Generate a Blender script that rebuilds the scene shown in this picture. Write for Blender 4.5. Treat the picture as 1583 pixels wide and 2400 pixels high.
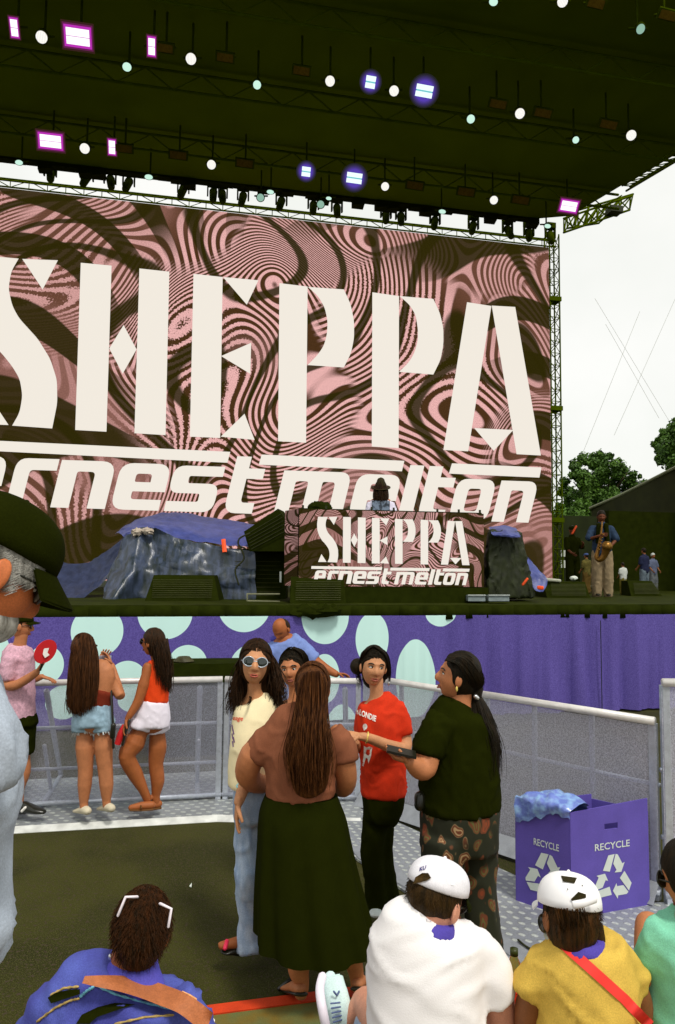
import bpy, math, random
from mathutils import Vector, Matrix, noise
from mathutils.bvhtree import BVHTree
from mathutils.geometry import tessellate_polygon
R = math.radians
random.seed(7)
for o in list(bpy.data.objects): bpy.data.objects.remove(o)
sc = bpy.context.scene
COL = sc.collection
# ---------------------------------------------------------------- camera
EYE = 2.15; F = 1700.0; IW, IH = 1583.0, 2400.0
cam = bpy.data.cameras.new('camera'); camo = bpy.data.objects.new('camera', cam); COL.objects.link(camo)
cam.sensor_fit = 'VERTICAL'; cam.sensor_height = 36; cam.lens = 36*F/IH; cam.clip_start = .05; cam.clip_end = 2000
PITCH, ROLL = R(4.2), .010
CR = Matrix.Rotation(R(90)+PITCH, 3, 'X') @ Matrix.Rotation(ROLL, 3, 'Z')
camo.matrix_world = Matrix.Translation((0, 0, EYE)) @ CR.to_4x4()
sc.camera = camo
CAMP = Vector((0, 0, EYE))
# ---------------------------------------------------------------- world: bright overcast sky, soft sun
w = bpy.data.worlds.new('World'); sc.world = w; w.use_nodes = True
nt = w.node_tree; bg = nt.nodes['Background']; bg.inputs[1].default_value = .1
sky = nt.nodes.new('ShaderNodeTexSky'); sky.sky_type = 'NISHITA'; sky.sun_disc = False
SUN_EL, SUN_AZ = R(58), R(150)
sky.sun_elevation = SUN_EL; sky.sun_rotation = SUN_AZ
tc = nt.nodes.new('ShaderNodeTexCoord'); nz = nt.nodes.new('ShaderNodeTexNoise'); nz.inputs['Scale'].default_value = 2.2; nz.inputs['Detail'].default_value = 5
nt.links.new(tc.outputs['Generated'], nz.inputs['Vector'])
rp = nt.nodes.new('ShaderNodeValToRGB'); nt.links.new(nz.outputs[0], rp.inputs[0])
rp.color_ramp.elements[0].position = .3; rp.color_ramp.elements[0].color = (.80, .83, .76, 1)
rp.color_ramp.elements[1].position = .62; rp.color_ramp.elements[1].color = (1.0, .995, .95, 1)
sk = nt.nodes.new('ShaderNodeVectorMath'); sk.operation = 'SCALE'; sk.inputs[3].default_value = 8.8
nt.links.new(rp.outputs[0], sk.inputs[0])
mx = nt.nodes.new('ShaderNodeMix'); mx.data_type = 'RGBA'; mx.inputs[0].default_value = .93
nt.links.new(sky.outputs[0], mx.inputs[6]); nt.links.new(sk.outputs[0], mx.inputs[7]); nt.links.new(mx.outputs[2], bg.inputs[0])
sl = bpy.data.lights.new('sun', 'SUN'); sl.energy = 2.0; sl.angle = R(10); sl.color = (1, .95, .86)
so = bpy.data.objects.new('sun', sl); COL.objects.link(so)
so.rotation_euler = (R(90)-SUN_EL, 0, R(180)-SUN_AZ)
vs = sc.view_settings; vs.view_transform = 'Standard'; vs.look = 'None'; vs.exposure = .25; vs.gamma = 1
# ---------------------------------------------------------------- projection helpers
def ray(px, py):
    d = CR @ Vector(((px-IW/2)/F, (IH/2-py)/F, -1)); return d
def P(px, py, d):            # point on the pixel's ray at world depth d
    r = ray(px, py); return CAMP + r*(d/r.y)
def G(px, py, z=0.0):        # point on a horizontal level
    r = ray(px, py); return CAMP + r*((z-EYE)/r.z)
def PL(px, py, o, n):        # point on a plane
    r = ray(px, py); return CAMP + r*((o-CAMP).dot(n)/r.dot(n))
# ---------------------------------------------------------------- materials
def C(r, g, b, k=1.0):
    f = lambda c: (c/12.92 if c <= .04045 else ((c+.055)/1.055)**2.4)
    return tuple(min(.9, f(x/255)*k) for x in (r, g, b))+(1,)
MATS = {}
def mat(name, col, rough=.8, var=.12, scale=12, bump=0.0, bscale=60, col2=None, metal=0, stretch=(1, 1, 1), spec=.3, detail=4, sharp=None, grain=0.0):
    if name in MATS: return MATS[name]
    m = bpy.data.materials.new(name); m.use_nodes = True; t = m.node_tree; b = t.nodes['Principled BSDF']
    b.inputs['Roughness'].default_value = rough; b.inputs['Metallic'].default_value = metal; b.inputs['Specular IOR Level'].default_value = spec
    c = t.nodes.new('ShaderNodeTexCoord'); mp = t.nodes.new('ShaderNodeMapping'); mp.inputs['Scale'].default_value = stretch
    t.links.new(c.outputs['Object'], mp.inputs[0])
    n = t.nodes.new('ShaderNodeTexNoise'); n.inputs['Scale'].default_value = scale; n.inputs['Detail'].default_value = detail
    t.links.new(mp.outputs[0], n.inputs['Vector'])
    r = t.nodes.new('ShaderNodeValToRGB'); t.links.new(n.outputs[0], r.inputs[0])
    lo, hi = sharp if sharp else (.3, .7)
    r.color_ramp.elements[0].position = lo; r.color_ramp.elements[1].position = hi
    c2 = col2 if col2 else tuple(min(1, x*(1+var)) for x in col[:3])+(1,)
    c1 = col if col2 else tuple(x*(1-var) for x in col[:3])+(1,)
    r.color_ramp.elements[0].color = c1; r.color_ramp.elements[1].color = c2
    out = r.outputs[0]
    if grain:
        g = t.nodes.new('ShaderNodeTexNoise'); g.inputs['Scale'].default_value = 260; g.inputs['Detail'].default_value = 1
        t.links.new(c.outputs['Object'], g.inputs['Vector'])
        gr = t.nodes.new('ShaderNodeMapRange'); gr.inputs[1].default_value = .3; gr.inputs[2].default_value = .7; gr.inputs[3].default_value = 1-grain; gr.inputs[4].default_value = 1+grain
        t.links.new(g.outputs[0], gr.inputs[0])
        s = t.nodes.new('ShaderNodeVectorMath'); s.operation = 'SCALE'; t.links.new(out, s.inputs[0]); t.links.new(gr.outputs[0], s.inputs[3]); out = s.outputs[0]
    t.links.new(out, b.inputs['Base Color'])
    if bump:
        n2 = t.nodes.new('ShaderNodeTexNoise'); n2.inputs['Scale'].default_value = bscale; n2.inputs['Detail'].default_value = 3
        t.links.new(mp.outputs[0], n2.inputs['Vector'])
        bp = t.nodes.new('ShaderNodeBump'); bp.inputs['Strength'].default_value = bump; bp.inputs['Distance'].default_value = .01
        t.links.new(n2.outputs[0], bp.inputs['Height']); t.links.new(bp.outputs[0], b.inputs['Normal'])
    MATS[name] = m; return m
def emit(name, col, s=1.0):
    if name in MATS: return MATS[name]
    m = bpy.data.materials.new(name); m.use_nodes = True; t = m.node_tree; t.nodes.remove(t.nodes['Principled BSDF'])
    e = t.nodes.new('ShaderNodeEmission'); e.inputs[0].default_value = col; e.inputs[1].default_value = s*.86
    t.links.new(e.outputs[0], t.nodes['Material Output'].inputs[0]); MATS[name] = m; return m
class NB:                     # tiny math-node builder
    def __init__(s, t): s.t = t
    def m(s, op, a, b=None, c=None):
        n = s.t.nodes.new('ShaderNodeMath'); n.operation = op
        for i, x in enumerate((a, b, c)):
            if x is None: continue
            if isinstance(x, (int, float)): n.inputs[i].default_value = x
            else: s.t.links.new(x, n.inputs[i])
        return n.outputs[0]
    def rng(s, x, a, b, c=0, d=1):
        n = s.t.nodes.new('ShaderNodeMapRange'); n.interpolation_type = 'SMOOTHSTEP'
        s.t.links.new(x, n.inputs[0])
        for i, q in enumerate((a, b, c, d)): n.inputs[i+1].default_value = q
        return n.outputs[0]
    def noise(s, vec, scale, detail=0, dist=0, out=0):
        n = s.t.nodes.new('ShaderNodeTexNoise'); n.inputs['Scale'].default_value = scale; n.inputs['Detail'].default_value = detail; n.inputs['Distortion'].default_value = dist
        s.t.links.new(vec, n.inputs['Vector']); return n.outputs[out]
    def mix(s, f, a, b):
        n = s.t.nodes.new('ShaderNodeMix'); n.data_type = 'RGBA'
        for i, x in ((0, f), (6, a), (7, b)):
            if isinstance(x, (int, float, tuple)): n.inputs[i].default_value = x
            else: s.t.links.new(x, n.inputs[i])
        return n.outputs[2]
    def vm(s, op, a, b=None, sc=None):
        n = s.t.nodes.new('ShaderNodeVectorMath'); n.operation = op
        for i, x in enumerate((a, b)):
            if x is None: continue
            if isinstance(x, tuple): n.inputs[i].default_value = x
            else: s.t.links.new(x, n.inputs[i])
        if sc is not None: n.inputs[3].default_value = sc
        return n.outputs[0]
# ---------------------------------------------------------------- mesh builder
class MB:
    def __init__(s): s.v = []; s.f = []
    def add(s, vs_, fs):
        k = len(s.v); s.v += [Vector(x) for x in vs_]; s.f += [tuple(i+k for i in f) for f in fs]; return s
    def merge(s, o): return s.add(o.v, o.f)
    def box(s, c, d, rz=0, M=None):
        x, y, z = d[0]/2, d[1]/2, d[2]/2
        vv = [Vector((a*x, b*y, e*z)) for e in (-1, 1) for a, b in ((-1, -1), (1, -1), (1, 1), (-1, 1))]
        if M is None: M = Matrix.Rotation(rz, 3, 'Z')
        vv = [M @ v+Vector(c) for v in vv]
        return s.add(vv, [(3, 2, 1, 0), (4, 5, 6, 7), (0, 1, 5, 4), (1, 2, 6, 5), (2, 3, 7, 6), (3, 0, 4, 7)])
    def hexa(s, lo, hi):      # four low corners, four high corners
        n = len(lo); return s.add(list(lo)+list(hi), [tuple(range(n-1, -1, -1)), tuple(range(n, 2*n))]+[(i, (i+1) % n, n+(i+1) % n, n+i) for i in range(n)])
    def tube(s, pts, rad, seg=10, ref=None, cap=True, flat=False):
        pts = [Vector(p) for p in pts]; n = len(pts)
        rad = [(r, r) if isinstance(r, (int, float)) else r for r in (rad if isinstance(rad, (list, tuple)) and len(rad) == n else [rad]*n)]
        ref = Vector(ref) if ref else Vector((1, 0, 0))
        T = [(pts[min(i+1, n-1)]-pts[max(i-1, 0)]).normalized() for i in range(n)]
        rings = []
        u = None
        for i in range(n):
            t = T[i]
            if u is None:
                u = ref-t*ref.dot(t)
                if u.length < .15: u = Vector((0, 1, .01))-t*t.dot(Vector((0, 1, .01)))
            else: u = u-t*u.dot(t)
            u.normalize(); rings.append((pts[i], u.copy(), t.cross(u), rad[i][0], rad[i][1], t))
        full = []
        if cap and not flat:
            c, a, b, ra, rb, t = rings[0]; h = min(ra, rb)
            for q in (80, 50, 25): full.append((c-t*h*math.sin(R(q)), a, b, ra*math.cos(R(q)), rb*math.cos(R(q))))
        full += [r[:5] for r in rings]
        if cap and not flat:
            c, a, b, ra, rb, t = rings[-1]; h = min(ra, rb)
            for q in (25, 50, 80): full.append((c+t*h*math.sin(R(q)), a, b, ra*math.cos(R(q)), rb*math.cos(R(q))))
        vv = []; ff = []
        for c, a, b, ra, rb in full:
            for k in range(seg):
                an = 2*math.pi*k/seg; vv.append(c+a*ra*math.cos(an)+b*rb*math.sin(an))
        m = len(full)
        for i in range(m-1):
            for k in range(seg):
                k2 = (k+1) % seg; ff.append((i*seg+k, i*seg+k2, (i+1)*seg+k2, (i+1)*seg+k))
        if cap: ff.append(tuple(range(seg-1, -1, -1))); ff.append(tuple((m-1)*seg+k for k in range(seg)))
        return s.add(vv, ff)
    def ell(s, c, r, M=None, nu=20, nv=14, fn=None):
        vv = []; ff = []; c = Vector(c)
        for j in range(nv+1):
            th = math.pi*j/nv
            for i in range(nu):
                ph = 2*math.pi*i/nu; n = Vector((math.sin(th)*math.cos(ph), math.sin(th)*math.sin(ph), math.cos(th)))
                p = fn(n) if fn else Vector((n.x*r[0], n.y*r[1], n.z*r[2]))
                vv.append((M @ p if M else p)+c)
        for j in range(nv):
            for i in range(nu):
                i2 = (i+1) % nu; ff.append((j*nu+i, (j+1)*nu+i, (j+1)*nu+i2, j*nu+i2))
        return s.add(vv, ff)
    def prism(s, poly, off):  # flat polygon of 3-D points extruded by a vector
        n = len(poly); poly = [Vector(p) for p in poly]; q = [p+Vector(off) for p in poly]
        tris = tessellate_polygon([poly]); k = len(s.v)
        s.v += poly+q
        for a, b, c in tris: s.f.append((k+a, k+b, k+c)); s.f.append((k+n+c, k+n+b, k+n+a))
        for i in range(n): j = (i+1) % n; s.f.append((k+i, k+j, k+n+j, k+n+i))
        return s
def catmull(p, k=4):
    out = []; n = len(p)
    for i in range(n-1):
        a, b, c, d = p[max(i-1, 0)], p[i], p[i+1], p[min(i+2, n-1)]
        for j in range(k):
            t = j/k; out.append(.5*((2*b)+(c-a)*t+(2*a-5*b+4*c-d)*t*t+(3*b-a-3*c+d)*t**3))
    out.append(p[-1]); return out
def sheet(mb, rows, sub=4, crumple=0.0, cs=6, seed=0):     # rows of (px,py,depth)
    g = [catmull([P(*q) for q in r], sub) for r in rows]
    cols = [catmull([r[i] for r in g], sub) for i in range(len(g[0]))]
    nc, nr = len(cols), len(cols[0]); vv = []
    for j in range(nr):
        for i in range(nc):
            p = cols[i][j]
            if crumple:
                q = p*cs+Vector((seed, 0, 0)); p = p+Vector((noise.noise(q)*.5, noise.noise(q+Vector((9, 3, 1))), noise.noise(q+Vector((2, 7, 5)))*.6))*crumple
                q = p*cs*3.1; p = p-Vector((0, 1, -.3))*max(0, 1-abs(noise.noise(Vector((q.x*1.3+q.z*.5, q.y*.5, q.z*.45))))*3.4)**1.5*crumple*1.1
            vv.append(p)
    return mb.add(vv, [(j*nc+i, j*nc+i+1, (j+1)*nc+i+1, (j+1)*nc+i) for j in range(nr-1) for i in range(nc-1)])
def remesh(mb, vox, it=4):
    me = bpy.data.meshes.new('t'); me.from_pydata(mb.v, [], mb.f); o = bpy.data.objects.new('t', me); COL.objects.link(o)
    m = o.modifiers.new('r', 'REMESH'); m.mode = 'VOXEL'; m.voxel_size = vox
    s = o.modifiers.new('s', 'SMOOTH'); s.factor = .5; s.iterations = it
    dg = bpy.context.evaluated_depsgraph_get(); e = o.evaluated_get(dg); m2 = e.to_mesh()
    r = MB(); r.v = [v.co.copy() for v in m2.vertices]; r.f = [tuple(p.vertices) for p in m2.polygons]
    e.to_mesh_clear(); bpy.data.objects.remove(o); bpy.data.meshes.remove(me); return r
def normals(mb):
    N = [Vector((0, 0, 0)) for _ in mb.v]
    for f in mb.f:
        a, b, c = mb.v[f[0]], mb.v[f[1]], mb.v[f[2]]; n = (b-a).cross(c-a)
        for i in f: N[i] += n
    return [n.normalized() if n.length > 0 else n for n in N]
def wrinkle(mb, amp, sc_=(9, 9, 9), seed=0.0):
    N = normals(mb)
    for i, v in enumerate(mb.v):
        q = Vector((v.x*sc_[0]+seed, v.y*sc_[1], v.z*sc_[2])); q += Vector((1, 1, 1))*noise.noise(q*.5)*1.5
        n1 = noise.noise(q); q2 = Vector((v.x*sc_[0]*.8+v.z*sc_[2]*.9+seed*2, v.y*sc_[1]*.7, v.z*sc_[2]*.5-v.x*sc_[0]*.35))+Vector((1, 1, 1))*n1*.7; n2 = noise.noise(q2)
        c1 = max(0, 1-abs(n1)*3.2)**1.6; c2 = max(0, 1-abs(n2)*3.6)**1.5; mb.v[i] = v+N[i]*amp*(1.15*c2+.8*c1-.7+.35*noise.noise(q*2.7))
    return mb
def obj(name, mb, material, parent=None, smooth=True, label=None):
    me = bpy.data.meshes.new(name)
    inv = parent.matrix_world_base if False else None
    off = BASE.get(parent.name, Vector((0, 0, 0))) if parent else Vector((0, 0, 0))
    me.from_pydata([v-off for v in mb.v], [], mb.f); me.materials.append(material)
    if smooth:
        me.polygons.foreach_set('use_smooth', [True]*len(me.polygons))
        if smooth == 'auto':
            try: me.set_sharp_from_angle(angle=R(35))
            except Exception: pass
    me.update(); o = bpy.data.objects.new(name, me); COL.objects.link(o)
    BASE[o.name] = off
    if parent: o.parent = parent
    if label: o['label'] = label
    return o
BASE = {}
def tag(o, label, cat, group=None, kind=None):
    o['label'] = label; o['category'] = cat
    if group: o['group'] = group
    return o
def thing(name, label, cat, base, group=None):
    o = bpy.data.objects.new(name, None); COL.objects.link(o); o.empty_display_size = .1
    o.location = base; BASE[o.name] = Vector(base); tag(o, label, cat, group); return o
def single(name, mb, material, label, cat, group=None, smooth='auto', base=None):
    base = Vector(base) if base is not None else Vector((sum(v.x for v in mb.v)/len(mb.v), sum(v.y for v in mb.v)/len(mb.v), min(v.z for v in mb.v)))
    mb.v = [v-base for v in mb.v]; o = obj(name, mb, material, None, smooth); o.location = base; BASE[o.name] = base
    tag(o, label, cat, group); return o
def struct(name, mb, material, smooth=False):
    o = obj(name, mb, material, None, smooth); o['kind'] = 'structure'; return o
def bvh(mbs):
    v = []; f = []
    for m in mbs:
        k = len(v); v += m.v; f += [tuple(i+k for i in q) for q in m.f]
    return BVHTree.FromPolygons(v, f)
def decal(polys, tree, lift=.003, sub=0, fallback=None):    # px polygons laid onto the cloth beneath them
    mb = MB()
    for poly in polys:
        hits = []
        for px, py in poly:
            r = ray(px, py).normalized(); h = tree.ray_cast(CAMP, r)
            hits.append(h[0]-r*lift if h[0] else None)
        ok = [h for h in hits if h]
        if len(ok) < 3: continue
        my = sum(h.y for h in ok)/len(ok)
        hits = [h if h else P(q[0], q[1], my) for h, q in zip(hits, poly)]
        n = len(poly)
        if n <= 4: mb.add(hits, [tuple(range(n))])
        else:
            t = tessellate_polygon([[Vector((a, b, 0)) for a, b in poly]]); mb.add(hits, t)
    return mb
def text_mesh(s, shear=0, offset=0.0):                      # 2-D triangles of a word, unit cap height roughly .7
    cu = bpy.data.curves.new('t', 'FONT'); cu.body = s; cu.shear = shear; cu.offset = offset; cu.fill_mode = 'FRONT'; cu.resolution_u = 3
    o = bpy.data.objects.new('t', cu); COL.objects.link(o); dg = bpy.context.evaluated_depsgraph_get()
    m = o.evaluated_get(dg).to_mesh(); v = [x.co.copy() for x in m.vertices]; f = [tuple(p.vertices) for p in m.polygons]
    o.evaluated_get(dg).to_mesh_clear(); bpy.data.objects.remove(o); bpy.data.curves.remove(cu)
    x0 = min(p.x for p in v); x1 = max(p.x for p in v); y0 = min(p.y for p in v); y1 = max(p.y for p in v)
    return [((p.x-x0)/(x1-x0), (p.y-y0)/(y1-y0)) for p in v], f
def text_quad(s, A, B, Cc, Dd, lift, offset=0.0, shear=0):   # word mapped in the quad A(bl) B(br) Cc(tr) Dd(tl)
    v, f = text_mesh(s, shear, offset); mb = MB()
    mb.add([(A*(1-x)+B*x)*(1-y)+(Dd*(1-x)+Cc*x)*y+lift for x, y in v], f); return mb
def fill(polys, to3):                                        # even-odd filled 2-D outlines through a 2-D curve
    cu = bpy.data.curves.new('t', 'CURVE'); cu.dimensions = '2D'; cu.fill_mode = 'FRONT' if False else 'BOTH'
    for p in polys:
        sp = cu.splines.new('POLY'); sp.points.add(len(p)-1)
        for i, (x, y) in enumerate(p): sp.points[i].co = (x, y, 0, 1)
        sp.use_cyclic_u = True
    o = bpy.data.objects.new('t', cu); COL.objects.link(o); dg = bpy.context.evaluated_depsgraph_get()
    m = o.evaluated_get(dg).to_mesh(); r = MB(); r.add([to3(v.co.x, v.co.y) for v in m.vertices], [tuple(p.vertices) for p in m.polygons])
    o.evaluated_get(dg).to_mesh_clear(); bpy.data.objects.remove(o); bpy.data.curves.remove(cu); return r
def rnd(pts, k=5):                                           # corners (x,y,r) -> rounded outline
    out = []; n = len(pts)
    for i in range(n):
        p = Vector(pts[i][:2]); r = pts[i][2] if len(pts[i]) > 2 else 0
        if not r: out.append((p.x, p.y)); continue
        a = (Vector(pts[i-1][:2])-p).normalized()*r; b = (Vector(pts[(i+1) % n][:2])-p).normalized()*r
        for j in range(k+1):
            t = j/k; q = (p+a)*(1-t)**2+p*2*t*(1-t)+(p+b)*t*t; out.append((q.x, q.y))
    return out
# ---------------------------------------------------------------- palette
M_black = mat('black_cloth', C(34, 40, 6), .9, .2, 8, .2, 40, spec=.02)
M_olive = mat('dark_metal', C(40, 44, 12), .6, .2, 10)
M_roof = mat('roof_fabric', C(76, 92, 4), .95, .1, .8, spec=0)
M_truss = mat('truss_metal', C(72, 87, 4), .9, .15, 5, spec=0)
M_stagew = mat('stage_wood', C(42, 48, 8), .8, .3, 4, spec=.05)
M_alu = mat('galvanised_tube', C(196, 202, 214, 1.0), .35, .12, 30, metal=.55, spec=.5, grain=.1)
M_plate = None
# ---------------------------------------------------------------- ground, platform, plates
def ground_mat():
    m = bpy.data.materials.new('asphalt'); m.use_nodes = True; t = m.node_tree; b = t.nodes['Principled BSDF']; q = NB(t)
    c = t.nodes.new('ShaderNodeTexCoord').outputs['Object']
    a = q.noise(c, 1.3, 6); s = q.noise(c, 150, 2); s2 = q.noise(c, 45, 3)
    base = q.mix(q.rng(a, .38, .62), C(37, 38, 2), C(54, 54, 9))
    base = q.mix(q.rng(s, .5, .68), base, C(76, 76, 34)); base = q.mix(q.rng(s2, .52, .7), base, C(64, 54, 40))
    t.links.new(base, b.inputs['Base Color']); b.inputs['Roughness'].default_value = .85; b.inputs['Specular IOR Level'].default_value = .2
    bp = t.nodes.new('ShaderNodeBump'); bp.inputs['Strength'].default_value = .5; bp.inputs['Distance'].default_value = .004
    t.links.new(s, bp.inputs['Height']); t.links.new(bp.outputs[0], b.inputs['Normal']); return m
g = MB(); g.add([(-400, -300, 0), (400, -300, 0), (400, 700, 0), (-400, 700, 0)], [(0, 1, 2, 3)])
struct('ground', g, ground_mat())
pf = MB(); pf.box((0, -1.2, .18), (9, 7.2, .36)); struct('platform', pf, mat('platform_wood', C(96, 78, 40), .8, .2, 6))
def plate_mat(name, light, dark, rz=0, sc_=26.0, gloss=.4):
    m = bpy.data.materials.new(name); m.use_nodes = True; t = m.node_tree; b = t.nodes['Principled BSDF']; q = NB(t)
    c = t.nodes.new('ShaderNodeTexCoord').outputs['Object']
    mp = t.nodes.new('ShaderNodeMapping'); mp.inputs['Rotation'].default_value = (0, 0, rz); t.links.new(c, mp.inputs[0])
    sx = t.nodes.new('ShaderNodeSeparateXYZ'); t.links.new(mp.outputs[0], sx.inputs[0])
    u = q.m('MULTIPLY', sx.outputs[0], sc_*2.0); v = q.m('MULTIPLY', sx.outputs[1], sc_*2.9)
    d = q.m('MULTIPLY', q.m('SINE', u), q.m('SINE', v)); d = q.rng(d, .25, .65)
    n = q.noise(c, 3, 3); n2 = q.noise(c, 90, 2)
    col = q.mix(q.rng(n, .35, .65), dark, tuple(x*1.25 for x in dark[:3])+(1,))
    col = q.mix(q.m('MULTIPLY', d, .85), col, light); col = q.mix(q.m('MULTIPLY', q.rng(n2, .4, .65), .35), col, C(120, 122, 110))
    t.links.new(col, b.inputs['Base Color']); b.inputs['Roughness'].default_value = gloss; b.inputs['Metallic'].default_value = .25
    bp = t.nodes.new('ShaderNodeBump'); bp.inputs['Strength'].default_value = .7; bp.inputs['Distance'].default_value = .006
    t.links.new(d, bp.inputs['Height']); t.links.new(bp.outputs[0], b.inputs['Normal']); return m
M_tread = plate_mat('tread_plate', C(210, 216, 208), C(140, 144, 152), R(40))
M_smooth = mat('worn_aluminium', C(150, 154, 160), .5, .12, 14, metal=.25, grain=.12)
# tread-plate flooring in front of the angled barrier
pts = [G(812, 1906), G(846, 1893), G(1208, 2058), G(1345, 2128), G(1560, 2122), G(1900, 2140), G(2000, 2600), G(1650, 2560), G(1240, 2290), G(1080, 2180), G(960, 2102), G(835, 2018), G(812, 1990)]
fp = MB(); fp.prism([p+Vector((0, 0, .004)) for p in pts], (0, 0, .016)); single('floor_plate', fp, M_tread, 'grey tread-plate flooring with raised bumps laid before the angled barrier', 'floor plate', smooth=False, base=(1.4, 4.7, 0))
rm = MB(); a = [G(822, 1996), G(842, 2020), G(965, 2098), G(1088, 2176), G(1245, 2284)]
bq = [p+Vector((.10, .07, 0)) for p in a]
rm.add([p+Vector((0, 0, .024)) for p in a]+[p+Vector((0, 0, .026)) for p in bq], [(i, i+1, 6+i, 5+i) for i in range(4)])
single('plate_edge_strip', rm, M_smooth, 'smooth grey metal strip along the near edge of the tread plates', 'edge strip', smooth=False)
# red-edged step at the bottom of the view
rs = MB(); l0, l1 = G(300, 2395), G(1010, 2303); dv = (l1-l0).normalized(); l0 -= dv*2; l1 += dv*3
nrm = Vector((dv.y, -dv.x, 0)); nrm = -nrm if nrm.y > 0 else nrm
rs.hexa([l0, l1, l1+nrm*.075, l0+nrm*.075], [p+Vector((0, 0, .03)) for p in (l0, l1, l1+nrm*.075, l0+nrm*.075)])
single('painted_edge', rs, mat('red_paint', C(205, 62, 22), .7, .12, 12, grain=.15), 'red painted strip edging the low step behind the standing women', 'painted edge', smooth=False)
st = MB(); q0, q1 = l0+nrm*.08, l1+nrm*.08
st.hexa([q0, q1, q1+nrm*1.6, q0+nrm*1.6], [p+Vector((0, 0, .026)) for p in (q0, q1, q1+nrm*1.6, q0+nrm*1.6)])
o = struct('step', st, mat('worn_step', C(120, 92, 22), .85, .3, 9, col2=C(96, 104, 60), grain=.2))
# ---------------------------------------------------------------- stage frame of reference
TH = R(12); E = Vector((math.cos(TH), math.sin(TH), 0)); Nn = Vector((-math.sin(TH), math.cos(TH), 0)); SO = Vector((0, 10.2, 0)); ZS = 1.6
def S(a, b, z): return SO+E*a+Nn*b+Vector((0, 0, z))
def SP(px, py, b): return PL(px, py, S(0, b, 0), Nn)
def ab(p): p = p-SO; return p.dot(E), p.dot(Nn)
dk = MB(); dk.hexa([S(-11, 0, 1.43), S(10, 0, 1.43), S(10, 13, 1.43), S(-11, 13, 1.43)], [S(-11, 0, ZS), S(10, 0, ZS), S(10, 13, ZS), S(-11, 13, ZS)])
deck = thing('stage', 'long black raised stage deck with dark front edge', 'stage', S(0, 0, 0))
obj('deck', dk, M_stagew, deck, False)
ed = MB()
for k in range(60):
    a0, a1 = -11+k*.35, -11+(k+1)*.35
    s0, s1 = .012*math.sin(k*1.7), .012*math.sin((k+1)*1.7)
    ed.hexa([S(a0, -.03, 1.40+s0), S(a1, -.03, 1.40+s1), S(a1, -.002, 1.40+s1), S(a0, -.002, 1.40+s0)], [S(a0, -.03, 1.585), S(a1, -.03, 1.585), S(a1, -.002, 1.585), S(a0, -.002, 1.585)])
obj('edge_valance', ed, M_black, deck)
for k in range(9):
    lg = MB(); lg.box(S(-10+k*2.4, .8, .71), (.08, .08, 1.42)); obj('support_leg', lg, M_olive, deck, False)
# skirt with printed discs
discs = [(229, 1479, 61, 61), (388, 1436, 64, 62), (573, 1420, 61, 61), (107, 1558, 44, 46), (299, 1592, 45, 44), (440, 1557, 46, 46), (-12, 1525, 36, 45), (606, 1560, 66, 56),
         (762, 1443, 55, 66), (872, 1497, 39, 62), (972, 1590, 45, 93), (1032, 1436, 36, 32), (760, 1590, 36, 58), (150, 1645, 42, 40), (322, 1640, 45, 30), (620, 1690, 50, 50), (800, 1720, 40, 70), (220, 1760, 50, 50), (450, 1740, 50, 50), (-70, 1440, 60, 50), (20, 1660, 50, 50)]
def skirt_mat():
    m = bpy.data.materials.new('printed_scrim'); m.use_nodes = True; t = m.node_tree; b = t.nodes['Principled BSDF']; q = NB(t)
    c = t.nodes.new('ShaderNodeTexCoord').outputs['Object']; sx = t.nodes.new('ShaderNodeSeparateXYZ'); t.links.new(c, sx.inputs[0])
    X, Z = sx.outputs[0], sx.outputs[2]; acc = None
    for px, py, rx, ry in discs:
        p = SP(px, py, -.02); a, _ = ab(p); sx2 = (SP(px+rx, py, -.02)-p).length; sz = abs(SP(px, py+ry, -.02).z-p.z)
        e = q.m('ADD', q.m('POWER', q.m('ABSOLUTE', q.m('DIVIDE', q.m('SUBTRACT', X, a), sx2)), 2.0), q.m('POWER', q.m('ABSOLUTE', q.m('DIVIDE', q.m('SUBTRACT', Z, p.z), sz)), 2.0))
        acc = e if acc is None else q.m('MINIMUM', acc, e)
    f = q.rng(acc, .985, 1.015, 1, 0)
    n = q.noise(c, 70, 2); pur = q.mix(q.rng(n, .35, .65), C(84, 72, 142, 1.0), C(102, 90, 166, 1.0))
    col = q.mix(f, pur, C(206, 250, 238, 1.0)); t.links.new(col, b.inputs['Base Color']); b.inputs['Roughness'].default_value = .85; b.inputs['Specular IOR Level'].default_value = .1
    return m
sk_ = MB(); na, nzz = 340, 14
def fold(a, z):
    amp = .012+.06*max(0, min(1, (a-.1)/1.5)); d = 1.45-z
    v = math.sin(a*17+1.4*math.sin(a*3.1)+d*1.2*noise.noise(Vector((a*1.2, 0, 3))))*.6+noise.noise(Vector((a*3.3, z*.5, 0)))*1.2+.3*math.sin(a*43)
    return -.05+amp*v*(.4+.6*min(1, d))
for j in range(nzz+1):
    for i in range(na+1):
        a = -8+17.5*i/na; z = .03+1.42*j/nzz; sk_.v.append(S(a, fold(a, z), z))
for j in range(nzz):
    for i in range(na): sk_.f.append((j*(na+1)+i, j*(na+1)+i+1, (j+1)*(na+1)+i+1, (j+1)*(na+1)+i))
sc0 = [Vector((ab(v)[0], ab(v)[1], v.z)) for v in sk_.v]; tmp = MB(); tmp.v = sc0; tmp.f = sk_.f
skirt = obj('stage_skirt', tmp, skirt_mat()); skirt.location = SO; skirt.rotation_euler = (0, 0, TH)
tag(skirt, 'purple fabric skirt printed with mint discs hanging under the stage front', 'stage skirt')
sm = MB(); p0, p1 = SP(1408, 1455, -.12), SP(1412, 1680, -.12); sm.tube([p0, p1], .006, 5)
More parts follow.
